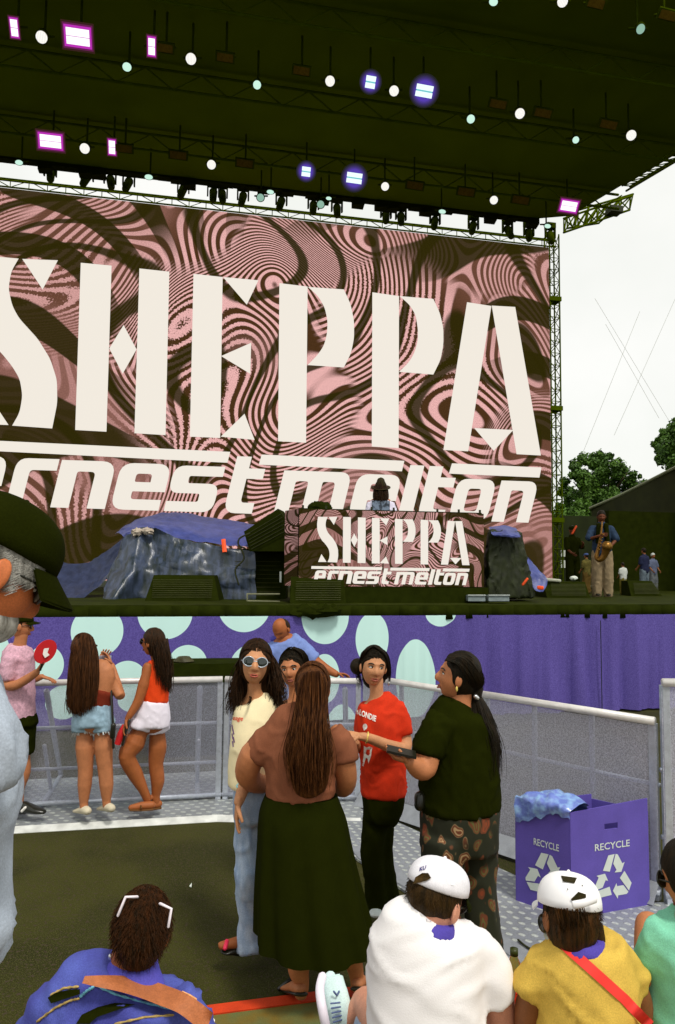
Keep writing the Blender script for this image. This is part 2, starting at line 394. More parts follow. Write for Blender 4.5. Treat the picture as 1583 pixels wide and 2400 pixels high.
obj('seam', MB().merge(sm), M_black, None); so_ = bpy.data.objects['seam']; so_.parent = skirt; so_.matrix_parent_inverse = (Matrix.Translation(SO) @ Matrix.Rotation(TH, 4, 'Z')).inverted()
# black shelf in the pit behind the rail
sh = MB(); A0, A1 = P(380, 1572, 8.2), P(620, 1568, 8.5)
sh.hexa([A0-Vector((.1, 0, 1.0)), A1-Vector((-.1, 0, 1.0)), A1+Vector((.1, .5, -1.0)), A0+Vector((-.1, .5, -1.0))], [A0+Vector((-.1, 0, .07)), A1+Vector((.1, 0, .07)), A1+Vector((.1, .5, .07)), A0+Vector((-.1, .5, .07))])
single('black_case', sh, M_black, 'long black case standing in the pit behind the mesh barrier', 'case', smooth=False)
cb = MB()
for k in range(5):
    cc = P(431, 1549-k*2, 8.4); cb.tube([cc+Vector((.11*math.cos(t*.6)*(1-.1*k), .08*math.sin(t*.6), 0)) for t in range(11)], .010, 6)
single('coiled_cable', cb, mat('cable_rubber', C(70, 66, 40), .5), 'small coil of dark cable on the black case behind the barrier', 'cable')
# ---------------------------------------------------------------- LED pattern
def led_mat(name, cu, cz, su, s_=.95):
    """contour-line op-art: su scales object metres to screen heights"""
    m = bpy.data.materials.new(name); m.use_nodes = True; t = m.node_tree; t.nodes.remove(t.nodes['Principled BSDF']); q = NB(t)
    c = t.nodes.new('ShaderNodeTexCoord').outputs['Object']; sx = t.nodes.new('ShaderNodeSeparateXYZ'); t.links.new(c, sx.inputs[0])
    cx = t.nodes.new('ShaderNodeCombineXYZ'); t.links.new(q.m('MULTIPLY', q.m('SUBTRACT', sx.outputs[0], cu), su), cx.inputs[0]); t.links.new(q.m('MULTIPLY', q.m('SUBTRACT', sx.outputs[2], cz), su), cx.inputs[1])
    p = cx.outputs[0]
    w1 = q.vm('SCALE', q.vm('SUBTRACT', q.noise(p, 2.3, 0, 0, 1), (.5, .5, .5)), sc=.55); p1 = q.vm('ADD', p, w1)
    w2 = q.vm('SCALE', q.vm('SUBTRACT', q.noise(q.vm('ADD', p, (5, 3, 0)), 1.2, 0, 0, 1), (.5, .5, .5)), sc=.5); p2 = q.vm('ADD', p, w2)
    s1 = t.nodes.new('ShaderNodeSeparateXYZ'); t.links.new(p1, s1.inputs[0]); s2 = t.nodes.new('ShaderNodeSeparateXYZ'); t.links.new(p2, s2.inputs[0])
    h1 = q.noise(p1, 1.7, 0); h2 = q.noise(q.vm('ADD', p2, (11, 4, 0)), 1.9, 0)
    # centre swirl radius
    vl = t.nodes.new('ShaderNodeVectorMath'); vl.operation = 'LENGTH'; t.links.new(p1, vl.inputs[0]); rad = vl.outputs[1]
    v2 = t.nodes.new('ShaderNodeVectorMath'); v2.operation = 'LENGTH'; t.links.new(p2, v2.inputs[0]); r2 = v2.outputs[1]
    fine = q.m('SINE', q.m('ADD', q.m('MULTIPLY', h1, 420.0), q.m('MULTIPLY', rad, 130.0)))
    fine2 = q.m('SINE', q.m('ADD', q.m('MULTIPLY', h2, 300.0), q.m('MULTIPLY', s2.outputs[0], 110.0)))
    stip = q.noise(p, 190, 1); stm = q.rng(q.noise(q.vm('ADD', p, (2, 9, 0)), 3.2, 1), .48, .6)
    jit = q.m('MULTIPLY', q.m('SUBTRACT', stip, .5), q.m('MULTIPLY', stm, 4.0))
    f1 = q.rng(q.m('ADD', fine, jit), -.25, .45); f2 = q.rng(q.m('ADD', fine2, jit), -.35, .35)
    sel = q.rng(q.noise(q.vm('ADD', p, (7, 1, 0)), 2.1, 0), .47, .53)
    ff = q.m('ADD', q.m('MULTIPLY', f1, sel), q.m('MULTIPLY', f2, q.m('SUBTRACT', 1.0, sel)))
    calm = q.rng(q.noise(q.vm('ADD', p2, (3, 6, 0)), 2.4, 0), .55, .64)          # smooth mid-tone patches
    bold = q.m('SINE', q.m('ADD', q.m('MULTIPLY', h2, 42.0), q.m('MULTIPLY', s1.outputs[0], 16.0))); bm = q.rng(bold, -.90, -.68)
    at = q.m('ARCTAN2', s2.outputs[1], s2.outputs[0])
    ray_ = q.m('SINE', q.m('ADD', q.m('MULTIPLY', at, 19.0), q.m('ADD', q.m('MULTIPLY', r2, 9.0), q.m('MULTIPLY', h2, 14.0)))); rmask = q.rng(r2, .50, .66)
    rb = q.m('MULTIPLY', q.rng(ray_, -.15, -.32), rmask)
    tone = q.mix(ff, C(78, 52, 28), C(240, 184, 180)); tone = q.mix(q.m('MULTIPLY', calm, .6), tone, C(168, 120, 112))
    tone = q.mix(q.m('MULTIPLY', rmask, .35), tone, C(150, 100, 86))
    dark = C(48, 42, 8); tone = q.mix(q.m('MULTIPLY', q.m('SUBTRACT', 1.0, bm), .95), tone, dark); tone = q.mix(q.m('MULTIPLY', rb, .96), tone, dark)
    g_ = q.noise(p, 420, 0); tone = q.vm('SCALE', tone, sc=1.0); 
    e = t.nodes.new('ShaderNodeEmission'); t.links.new(tone, e.inputs[0]); t.links.new(q.m('MULTIPLY', q.rng(g_, .3, .7, .8, 1.15), s_*.84), e.inputs[1])
    t.links.new(e.outputs[0], t.nodes['Material Output'].inputs[0]); return m
BS = 7.44
M_led = led_mat('led_pattern', .35, 5.6, .118); M_cream = emit('led_cream', C(252, 236, 224), .97)
scr = thing('led_screen', 'huge pink LED wall reading SHEPPA ernest melton at the back of stage', 'video screen', SO+Vector((0, 0, 0)))
scr.rotation_euler = (0, 0, TH)
def loc(p): a, b = ab(p); return Vector((a, b, p.z))         # world -> stage frame
def sobj(name, mb, m, parent=None, smooth=False, label=None):  # mesh kept in stage frame coordinates under a stage-frame empty
    mb.v = [loc(v) for v in mb.v]; o = obj(name, mb, m, None, smooth)
    o.parent = parent
    if label: o['label'] = label
    return o
aR = ab(SP(1290, 900, BS))[0]; zT = SP(1285, 580, BS).z; aL = -9.2; zB = 1.75
mb = MB(); mb.hexa([S(aL, BS, zB), S(aR, BS, zB), S(aR, BS+.06, zB), S(aL, BS+.06, zB)], [S(aL, BS, zT), S(aR, BS, zT), S(aR, BS+.06, zT), S(aL, BS+.06, zT)])
sobj('display', mb, M_led, scr)
mb = MB(); mb.hexa([S(aL, BS+.07, zB), S(aR-.1, BS+.07, zB), S(aR-.1, BS+.3, zB), S(aL, BS+.3, zB)], [S(aL, BS+.07, zT-.1), S(aR-.1, BS+.07, zT-.1), S(aR-.1, BS+.3, zT-.1), S(aL, BS+.3, zT-.1)])
sobj('panel_frame', mb, M_black, scr)
q3 = lambda L: [(x*.4464, 560+y*.4464) for x, y in L]
q4 = lambda L: [(650+x*.4464, 560+y*.4464) for x, y in L]
Sb = [(-111, 85), (99, 103), (60, 170), (45, 260), (65, 350), (100, 415), (150, 470), (200, 525), (265, 630), (300, 740), (302, 860), (275, 995), (65, 980), (104, 912), (119, 822), (105, 735), (64, 667), (10, 600), (-36, 557), (-101, 452), (-136, 342), (-138, 222)]
SHEP = [q3(Sb), q3([(118, 105), (305, 112), (225, 265)]), q3([(46, 977), (-141, 970), (-61, 817)]),
        q3([(425, 125), (587, 140), (560, 1012), (396, 1003)]), q3([(733, 155), (890, 172), (870, 1030), (707, 1020)]), q3([(650, 452), (718, 580), (645, 708), (575, 575)]),
        q3([(1017, 183), (1170, 200), (1157, 1045), (998, 1038)]), q3([(1172, 200), (1358, 217), (1297, 345)]), q3([(1162, 615), (1320, 545), (1315, 708)]), q3([(1160, 1038), (1285, 918), (1338, 1055)]),
        q4([(12, 232), (160, 250), (152, 1070), (5, 1062)]), q4([(162, 252), (350, 265), (385, 340), (404, 430), (404, 520), (388, 600), (350, 675), (160, 662), (210, 612), (245, 562), (262, 500), (265, 430), (250, 360), (215, 300)]),
        q4([(500, 280), (640, 300), (638, 1098), (497, 1090)]), q4([(643, 300), (820, 315), (855, 390), (873, 470), (873, 555), (858, 635), (820, 712), (640, 698), (690, 650), (720, 600), (738, 540), (740, 480), (728, 400), (695, 345)]),
        q4([(997, 332), (1125, 352), (1003, 1115), (873, 1108)]), q4([(1127, 350), (1250, 357), (1385, 1137), (1257, 1130)]), q4([(1035, 993), (1240, 1003), (1137, 1112)])]
def soft(poly, sharp, r=13):
    return rnd([(p[0], p[1]) if i in sharp else (p[0], p[1], r) for i, p in enumerate(poly)], 4)
SHEP[0] = soft(SHEP[0], (0, 1, 11, 12)); SHEP[11] = soft(SHEP[11], (0, 1, 6, 7), 11); SHEP[13] = soft(SHEP[13], (0, 1, 6, 7), 11)
bars = [q3([(-290, 1046), (1210, 1118), (1195, 1175), (-300, 1100)]), q4([(-81, 1132), (668, 1165), (655, 1220), (-96, 1185)]), q4([(918, 1178), (1388, 1200), (1377, 1253), (902, 1232)])]
GL = {'n': [[(0, 0), (0, 100), (108, 100, 28), (108, 0), (72, 0), (72, 77, 9), (36, 77, 5), (36, 0)]],
      'r': [[(0, 0), (0, 100, 26), (98, 100), (98, 76), (36, 76, 9), (36, 0)]],
      'e': [[(0, 0, 28), (104, 0), (104, 23), (38, 23, 7), (38, 40, 3), (108, 40), (108, 100, 28), (0, 100, 28)], [(38, 60, 4), (72, 60), (72, 78, 7), (38, 78, 7)]],
      's': [[(0, 0), (108, 0, 26), (108, 62, 22), (38, 62, 5), (38, 78, 5), (112, 78), (112, 100), (0, 100, 26), (0, 40, 22), (70, 40, 5), (70, 22, 5), (0, 22)]],
      't': [[(12, 0, 28), (82, 0), (82, 24), (48, 24, 8), (48, 77), (88, 77), (88, 100), (48, 100), (48, 126), (12, 126)]],
      'm': [[(0, 0), (0, 100), (172, 100, 28), (172, 0), (136, 0), (136, 77, 9), (104, 77, 5), (104, 0), (68, 0), (68, 77, 7), (36, 77, 5), (36, 0)]],
      'l': [[(0, 0), (0, 126), (36, 126), (36, 0)]],
      'o': [[(0, 0, 30), (108, 0, 30), (108, 100, 30), (0, 100, 30)], [(36, 23, 9), (72, 23, 9), (72, 77, 9), (36, 77, 9)]]}
def base_y(x): return 1189+(x-120)*.0322
def glyph(ch, x0, x1):
    """x0,x1: pixels of the letter's left and right ends on the baseline"""
    wd = max(p[0] for p in GL[ch][0]); k = (x1-x0)/wd
    hh = 111+(x0-118)*(96-111)/(1152-118)
    return [[(x0+x*k+.25*hh*y/100, base_y(x0+x*k)-hh*y/100) for x, y in rnd(o)] for o in GL[ch]]
word = [('e', -118, -8), ('r', 13, 112), ('n', 118, 246), ('e', 258, 376), ('s', 384, 502), ('t', 512, 596), ('m', 641, 800), ('e', 815, 918), ('l', 931, 964), ('t', 966, 1044), ('o', 1063, 1143), ('n', 1152, 1239)]
word[10] = ('o', 1050, 1141)
melt = [p for ch, a, b in word for p in [glyph(ch, a, b)]]
zoff = -.012
def onscr(x, y): return SP(x, y, BS+zoff)
for pl in SHEP+bars:
    mb = MB(); pp = [onscr(*p) for p in pl]; mb.add(pp, tessellate_polygon([pp])); 
    if 'letters' not in globals(): letters = MB()
    letters.merge(mb)
small = MB()
for gph in melt: small.merge(fill(gph, lambda x, y: onscr(x, y)))
LW = [loc(v).copy() for v in letters.v]; SW = [loc(v).copy() for v in small.v]
sobj('headline_lettering', letters, M_cream, scr); LF, SF = letters.f, small.f
sobj('name_lettering', small, M_cream, scr)
# ---------------------------------------------------------------- DJ booth with its own small screen
BD = P(918, 1290, 10.9); BB = ab(BD)[1]
def BP(px, py, db=0): return SP(px, py, BB+db)
booth = thing('dj_booth', 'black DJ booth with pink pattern screen repeating the SHEPPA lettering', 'booth', SO); booth.rotation_euler = (0, 0, TH)
c = [BP(701, 1366), BP(1135, 1383), BP(1135, 1205), BP(701, 1192)]
zb, zt = (c[0].z+c[1].z)/2, (c[2].z+c[3].z)/2; a0, a1 = ab(c[0])[0], ab(c[1])[0]
mb = MB(); mb.hexa([S(a0, BB, zb), S(a1, BB, zb), S(a1, BB+.05, zb), S(a0, BB+.05, zb)], [S(a0, BB, zt), S(a1, BB, zt), S(a1, BB+.05, zt), S(a0, BB+.05, zt)])
M_led2 = led_mat('led_pattern_small', (a0+a1)/2, (zb+zt)/2, .72, .85)
sobj('front_screen', mb, M_led2, booth)
mb = MB(); sa = a0-.16
mb.hexa([S(sa, BB+.42, zb), S(a0-.02, BB+.01, zb), S(a0-.02, BB+.06, zb), S(sa+.03, BB+.45, zb)], [S(sa, BB+.42, zt), S(a0-.02, BB+.01, zt), S(a0-.02, BB+.06, zt), S(sa+.03, BB+.45, zt)])
sobj('side_screen', mb, led_mat('led_pattern_side', a0, 3.1, .9, .45), booth)
mb = MB(); mb.hexa([S(a0, BB+.07, ZS), S(a1, BB+.07, ZS), S(a1, BB+.9, ZS), S(a0, BB+.9, ZS)], [S(a0, BB+.07, zt+.02), S(a1, BB+.07, zt+.02), S(a1, BB+.9, zt+.02), S(a0, BB+.9, zt+.02)])
sobj('counter', mb, M_black, booth)
mb = MB(); mb.hexa([S(a0-.1, BB-.05, ZS), S(a1+.05, BB-.05, ZS), S(a1+.05, BB+.06, ZS), S(a0-.1, BB+.06, ZS)], [S(a0-.1, BB-.05, zb-.01), S(a1+.05, BB-.05, zb-.01), S(a1+.05, BB+.06, zb-.01), S(a0-.1, BB+.06, zb-.01)])
sobj('plinth', mb, M_black, booth)
for k in range(9):
    mb = MB(); mb.box(S(a0+.05+k*(a1-a0-.1)/8, BB+.03, zt+.035), (.03, .03, .05)); sobj('clamp', mb, M_olive, booth)
# lettering: same shapes mapped through stage coordinates
sa0 = min(v.x for v in LW if True and v.z > 4.6); sa1 = max(v.x for v in LW); 
bl, br = ab(BP(745, 1300))[0], ab(BP(1101, 1300))[0]
k = (br-bl)/(sa1-ab(onscr(-63, 900))[0]); s0 = ab(onscr(-63, 900))[0]
ztop, zbot = onscr(500, 650).z, onscr(500, 1030).z; tz, bz = BP(920, 1216).z, BP(920, 1322).z; kz = (tz-bz)/(ztop-zbot)
def tob(v): return S(max(a0+.12, bl+(v.x-s0)*k), BB-.004, bz+(v.z-zbot)*kz)
def clip(mb): # drop faces left of the booth screen
    ok = [f for f in mb.f if all(ab(mb.v[i])[0] > a0-.02 for i in f)]; mb.f = ok; return mb
mb = MB(); mb.add([tob(v) for v in LW], LF); bar_ok = clip(mb); sobj('headline_lettering', bar_ok, M_cream, booth)
mb = MB(); mb.add([tob(v) for v in SW], SF); sobj('name_lettering', clip(mb), M_cream, booth)
mb = MB(); p = BP(712, 1320); mb.hexa([S(bl-.02, BB-.004, bz-.065), S(bl+.6, BB-.004, bz-.085), S(bl+.6, BB-.003, bz-.085), S(bl-.02, BB-.003, bz-.065)], [S(bl, BB-.004, bz-.045), S(bl+.6, BB-.004, bz-.065), S(bl+.6, BB-.003, bz-.065), S(bl, BB-.003, bz-.045)])
# ---------------------------------------------------------------- roof, trusses, tower
ZR = 11.2
rf = thing('stage_roof', 'vast dark fabric canopy roof overhanging the whole stage', 'roof', S(0, 0, 0)); rf.rotation_euler = (0, 0, TH)
RB0 = G(60, 372, ZR); RB1 = G(1265, 512, ZR); QA = G(1455, 436, ZR); QB = G(1583, 358, ZR); QF = QA+(QB-QA)*3.6; QR = G(1338, 506, ZR); RB0 = RB0-(RB1-RB0).normalized()*5
mb = MB(); lo = [S(-11, -2.2, ZR), QF, QA, QR, RB1, RB0]; mb.hexa(lo, [p+Vector((0, 0, .6)) for p in lo]); sobj('canopy', mb, M_roof, rf)
for k in range(4):
    mb = MB(); b = -1.2+k*2.1
    for a_, z_ in ((0, .1), (0, .45)): mb.tube([S(-11, b, ZR-z_), S(7.9, b, ZR-z_)], .03, 6)
    for i in range(38): mb.tube([S(-11+i*.5, b, ZR-.1-(i % 2)*.35), S(-10.5+i*.5, b, ZR-.45+(i % 2)*.35)], .015, 4)
    sobj('roof_beam', mb, M_truss, rf)
# rear truss: separate thing, sky shows through it
def truss(name, label, pts0, n, zs, bs, r=.022):
    t = thing(name, label, 'truss', S(0, 0, 0)); t.rotation_euler = (0, 0, TH); (aa, ab_) = pts0; ch = MB(); lat = MB()
    for b in bs:
        for z in zs: ch.tube([S(aa, b, z), S(ab_, b, z)], r*1.3, 6)
    rr = random.Random(len(name))
    for i in range(n):
        x0 = aa+(ab_-aa)*i/n; x1 = aa+(ab_-aa)*(i+1)/n
        for b in bs:
            for z0, z1 in zip(zs[:-1], zs[1:]):
                if (i+len(str(z0))) % 2: z0, z1 = z1, z0
                lat.tube([S(x0, b, z0), S(x1, b, z1)], r*.7, 4)
            lat.tube([S(x0, b, zs[0]), S(x0, b, zs[-1])], r*.7, 4)
    sobj('chord', ch, M_truss, t); sobj('lattice', lat, M_truss, t); return t
zt_ = zT
truss('truss', 'long black lattice truss above the LED wall with sky behind', (-10.5, 7.8), 44, [zt_+.26, zt_+.46, ZR-.02], [7.9, 8.5], .016)
tb = thing('upper_truss', 'dark horizontal lattice girder just above the lit lamps at the roof rear', 'truss', S(0, 0, 0)); tb.rotation_euler = (0, 0, TH)
mb = MB()
rr = random.Random(3)
for i in range(60):
    pr = RB0.lerp(RB1, i/60); pr2 = RB0.lerp(RB1, (i+1)/60); up_ = Vector((0, 0, 1)); hgt = rr.choice([.02, .05, .1, .3, .12, .04]); mb.hexa([pr-up_*(.02+hgt*.6), pr2-up_*(.02+hgt*.4), pr2-up_*(.02+hgt*.6)+Nn*.2, pr-up_*(.02+hgt*.6)+Nn*.2], [pr+up_*.02, pr2+up_*.02, pr2+Nn*.2+up_*.02, pr+Nn*.2+up_*.02])
sobj('ragged_border', mb, M_black, tb)
# tower
tw = thing('lattice_tower', 'tall slim black lattice tower standing beside the right edge of the screen', 'tower', S(aR+.2, BS+.3, 0)); ch = MB(); la = MB()
x0, x1, y0, y1 = aR+.08, aR+.36, BS+.1, BS+.38
for a_ in (x0, x1):
    for b_ in (y0, y1): ch.tube([S(a_, b_, 0), S(a_, b_, ZR)], .022, 6)
nn = 34
for i in range(nn):
    z0, z1 = ZR*i/nn, ZR*(i+1)/nn
    for A_, B_ in (((x0, y0), (x1, y0)), ((x1, y0), (x1, y1)), ((x0, y1), (x1, y1)), ((x0, y0), (x0, y1))):
        if i % 2: A_, B_ = B_, A_
        la.tube([S(A_[0], A_[1], z0), S(B_[0], B_[1], z1)], .011, 4); la.tube([S(A_[0], A_[1], z0), S(B_[0], B_[1], z0)], .011, 4)
obj('leg', ch, M_truss, tw); obj('lattice', la, M_truss, tw)
for z in (3.4, 6.4, 9.4):
    mb = MB(); mb.box(S((x0+x1)/2, (y0+y1)/2, z), (.36, .36, .12), TH); obj('sleeve_block', mb, M_truss, tw, False)
# box truss jutting from the roof corner
ot = thing('outrigger_truss', 'small black box truss jutting into the sky from the roof corner', 'truss', P(1400, 500, 18.5)); mb = MB()
A_ = [P(1318, 535, 19), P(1318, 560, 19), P(1340, 500, 19.6)]; B_ = [P(1475, 462, 17.6), P(1472, 490, 17.6), P(1480, 455, 18.3)]
cor = [(P(1322, 512, 18.6), P(1478, 460, 18.6)), (P(1322, 545, 18.6), P(1476, 492, 18.6)), (P(1330, 500, 19.3), P(1484, 455, 19.3)), (P(1330, 535, 19.3), P(1404, 523, 19.3))]
for a_, b_ in cor: mb.tube([a_, b_], .03, 6)
for i in range(7):
    t0, t1 = i/6, min(1, (i+1)/6)
    for j in range(3):
        p0 = cor[j][0].lerp(cor[j][1], t0); p1 = cor[(j+1) % 4][0].lerp(cor[(j+1) % 4][1], t1); p2 = cor[(j+1) % 4][0].lerp(cor[(j+1) % 4][1], t0)
        mb.tube([p0, p1], .02, 4); mb.tube([p0, p2], .02, 4)
obj('lattice', mb, M_truss, ot)
mb = MB(); mb.box(P(1440, 494, 18.5), (.34, .3, .16), .2); obj('junction_box', mb, M_olive, ot, False)
# side truss running forward along the roof's right edge
stt = thing('edge_truss', 'black lattice girder along the right edge of the roof against the sky', 'truss', S(8, 5, ZR)); mb = MB()
e0, e1 = QA+E*.05+Vector((0, 0, .02)), QF+E*.05+Vector((0, 0, .02))
for oz, oa in ((0, 0), (-.12, .1), (.0, .2)): mb.tube([e0+Vector((0, 0, oz))+E*oa, e1+Vector((0, 0, oz))+E*oa], .025, 6)
for i in range(24):
    a_, b_ = e0.lerp(e1, i/24), e0.lerp(e1, (i+1)/24); mb.tube([a_, b_+Vector((0, 0, -.12))+E*.1], .014, 4); mb.tube([a_, b_+E*.22], .014, 4)
obj('lattice', mb, M_truss, stt)
# ---------------------------------------------------------------- lamps hung under the roof
M_house = mat('lamp_housing', C(58, 70, 5), .8, .1, 10, spec=0)
M_white = emit('lamp_white', C(255, 248, 238), 1.1); M_cyan = emit('lamp_mint', C(205, 245, 225), 1.0); M_dimc = emit('lamp_dim_mint', C(150, 190, 170), .9)
M_cell = emit('strobe_cell', C(255, 245, 252), 1.3); M_mag = emit('strobe_magenta', C(214, 60, 214), .9)
M_bcell = emit('strobe_blue_cell', C(225, 245, 250), 1.2); M_halo = emit('strobe_violet', C(92, 74, 196), .75); M_haloB = emit('strobe_violet_deep', C(60, 54, 120), .6)
M_amber = mat('dead_lamp_lens', C(98, 78, 20), .6, .25, 30, spec=.03)
ZL = ZR-.75
def RP(px, py, z=ZL): return G(px, py, z)
def frame_at(p):                      # lens frame: looks down towards the audience
    n = (Vector((p.x*.35, 1.5, 1.2))-p).normalized(); x = E.copy(); x = (x-n*x.dot(n)).normalized(); y = n.cross(x); return n, x, y
def hang(t, p):
    mb = MB(); mb.tube([p+Vector((0, .12, .12)), Vector((p.x, p.y+.12, ZR-.05))], .02, 5); mb.tube([p+Vector((-.14, .12, .1)), p+Vector((.14, .12, .1))], .02, 5); obj('bracket', mb, M_house, t)
def round_lamp(px, py, r, kind, label, ry=None):
    p = RP(px, py); t = thing('round_stage_lamp', label, 'stage lamp', p, {'w': 'round white stage lamps under the roof', 'c': 'small mint stage lamps under the roof', 'd': 'dim glassy lamps by the rear truss'}[kind])
    n, x, y = frame_at(p); d = (p-CAMP).dot(CR @ Vector((0, 0, -1)))*.92; R_ = r*d/F; k = (ry or r)/r
    mb = MB(); mb.tube([p-n*.25, p-n*.02], [(R_*1.1, R_*1.1*k), (R_*1.25, R_*1.25*k)], 16, ref=x, flat=True); obj('housing', mb, M_house, t)
    if kind == 'w':
        mb = MB()
        for i in range(-3, 4):        # lens split by thin vertical ribs
            u0, u1 = (i-.42)/3.5, (i+.42)/3.5
            h0, h1 = math.sqrt(max(0, 1-u0*u0)), math.sqrt(max(0, 1-u1*u1)); 
            mb.prism([p+n*.005+x*R_*u0+y*R_*h0, p+n*.005+x*R_*u1+y*R_*h1, p+n*.005+x*R_*u1-y*R_*h1, p+n*.005+x*R_*u0-y*R_*h0], n*.01)
        obj('lens_rib', mb, M_white, t, False)
        mb = MB(); mb.tube([p-n*.01, p+n*.004], R_*1.0, 18, ref=x, flat=True); obj('lens', mb, emit('lamp_warm', C(226, 205, 180), .9), t, False)
    else:
        mb = MB(); mb.tube([p-n*.01, p+n*.01], [(R_, R_*k)]*2, 18, ref=x, flat=True); obj('lens', mb, M_cyan if kind == 'c' else M_dimc, t, False)
    hang(t, p)
def strobe(px, py, w_, h_, kind, label, halo=None):
    p = RP(px, py); t = thing('strobe_light', label, 'strobe light', p, 'rectangular strobe lights under the roof'); n, x, y = frame_at(p); d = (p-CAMP).dot(CR @ Vector((0, 0, -1)))*.92; w2, h2 = w_*d/F/2, h_*d/F/2/max(.5, abs(y.dot(Vector((0, -.35, 1)).normalized())))
    rect = lambda a, b, off, th: MB().prism([p+n*off+x*a+y*b, p+n*off-x*a+y*b, p+n*off-x*a-y*b, p+n*off+x*a-y*b], n*th)
    obj('housing', rect(w2*1.22, h2*1.3, -.16, .155), M_house, t, False)
    if kind == 'm':
        for j, (k1, k2, cc) in enumerate(((1.42, 1.75, (58, 34, 30)), (1.30, 1.5, (104, 34, 84)), (1.18, 1.28, (196, 52, 190)))):  # added emissive rims imitate the magenta lens bloom, fading outward
            obj('bloom_rim', rect(w2*k1 if w2 > h2*.7 else w2*k2, h2*k2 if w2 > h2*.7 else h2*k1, .004*j, .003), emit('strobe_bloom_%d' % j, C(*cc), .9), t, False)
        for s_ in (-1, 1):
            mb = MB(); c_ = p+y*h2*.5*s_+n*.014; mb.prism([c_+x*w2+y*h2*.46, c_-x*w2+y*h2*.46, c_-x*w2-y*h2*.46, c_+x*w2-y*h2*.46], n*.01); obj('cell', mb, M_cell, t, False)
    elif kind == 'b':
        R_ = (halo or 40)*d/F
        for j, (k, mm) in enumerate([(1.08-.085*i_, emit('violet_%d' % i_, C(40+11*i_, 40+6*i_, 40+30*i_), .8)) for i_ in range(6)]):  # lens bloom built as stacked emissive discs, violet to dark outward
            mb = MB(); mb.tube([p+n*(.001+.003*j), p+n*(.003+.003*j)], R_*k, 28, ref=x, flat=True); obj('bloom_ring', mb, mm, t, False)
        for s_ in (-1, 1):
            mb = MB(); c_ = p+y*h2*.55*s_+n*.02; mb.prism([c_+x*w2+y*h2*.42, c_-x*w2+y*h2*.42, c_-x*w2-y*h2*.42, c_+x*w2-y*h2*.42], n*.01); obj('cell', mb, M_bcell, t, False)
        mb = MB(); mb.prism([p+n*.018+x*w2*.95+y*h2*.12, p+n*.018-x*w2*.95+y*h2*.12, p+n*.018-x*w2*.95-y*h2*.12, p+n*.018+x*w2*.95-y*h2*.12], n*.004); obj('gap_strip', mb, emit('strobe_teal', C(120, 210, 215), .9), t, False)
    else:
        obj('lens', rect(w2, h2, 0, .01), M_amber, t, False)
    hang(t, p)
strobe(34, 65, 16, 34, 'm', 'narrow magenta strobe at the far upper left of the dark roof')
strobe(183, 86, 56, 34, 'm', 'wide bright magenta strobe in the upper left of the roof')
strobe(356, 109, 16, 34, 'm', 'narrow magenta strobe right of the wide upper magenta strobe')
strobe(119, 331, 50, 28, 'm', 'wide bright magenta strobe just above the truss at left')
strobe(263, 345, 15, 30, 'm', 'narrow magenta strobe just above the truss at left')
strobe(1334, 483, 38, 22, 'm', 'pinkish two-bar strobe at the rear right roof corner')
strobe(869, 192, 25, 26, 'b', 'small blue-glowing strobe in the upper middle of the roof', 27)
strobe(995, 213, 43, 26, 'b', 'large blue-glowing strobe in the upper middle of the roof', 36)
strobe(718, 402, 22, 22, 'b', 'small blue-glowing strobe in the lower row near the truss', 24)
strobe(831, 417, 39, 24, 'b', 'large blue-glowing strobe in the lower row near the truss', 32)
for i, (x_, y_, r_, lb) in enumerate([(98, 87, 14, 'round white lamp between the two upper left magenta strobes'), (448, 138, 13, 'round white lamp right of the upper narrow magenta strobe'), (774, 190, 12, 'round white lamp just left of the upper blue strobes'),
        (199, 348, 12, 'round white lamp between the two lower left magenta strobes'), (496, 386, 11, 'round white lamp above the truss left of the lower blue strobes'), (924, 213, 12, 'round white lamp between the two upper blue strobes'),
        (1219, 266, 12, 'round white lamp in the right middle of the roof'), (1480, 317, 12, 'round white lamp near the right edge of the roof'), (903, 437, 10, 'round white lamp right of the large lower blue strobe'),
        (1158, 469, 10, 'round white lamp above the truss near the rear right corner'), (1319, 3, 13, 'round white lamp cut by the top edge of the view')]): round_lamp(x_, y_, r_, 'w', lb)
for x_, y_, r_, ry, k_, lb in [(298, 157, 11, 10, 'c', 'small mint lamp under the upper narrow magenta strobe'), (603, 199, 10, 10, 'c', 'small mint lamp alone in the upper middle left of the roof'), (45, 381, 9, 6, 'c', 'flattened mint lamp at the far left end of the truss'),
        (349, 415, 10, 6, 'c', 'flattened mint lamp on the truss left of centre'), (634, 450, 9, 5, 'c', 'flattened mint lamp on the truss left of the lower blue strobes'), (611, 463, 9, 9, 'd', 'dim glassy round lamp in the truss beside the flattened mint lamp'),
        (752, 479, 9, 9, 'd', 'dim glassy round lamp in the truss below the blue strobes'), (771, 465, 7, 4, 'c', 'tiny flat mint lamp on the truss below the large blue strobe'), (1157, 4, 11, 9, 'c', 'mint lamp cut by the top edge of the view'),
        (1502, 68, 10, 11, 'd', 'dim mint lamp in the top right of the roof'), (1104, 279, 10, 10, 'c', 'small mint lamp in the right middle of the roof'), (1350, 328, 8, 8, 'c', 'small mint lamp left of the last white lamp on the right'),
        (1037, 496, 9, 5, 'c', 'flattened mint lamp in the right part of the truss'), (1284, 530, 8, 5, 'c', 'flattened mint lamp near the top of the lattice tower')]: round_lamp(x_, y_, r_, k_, lb, ry)
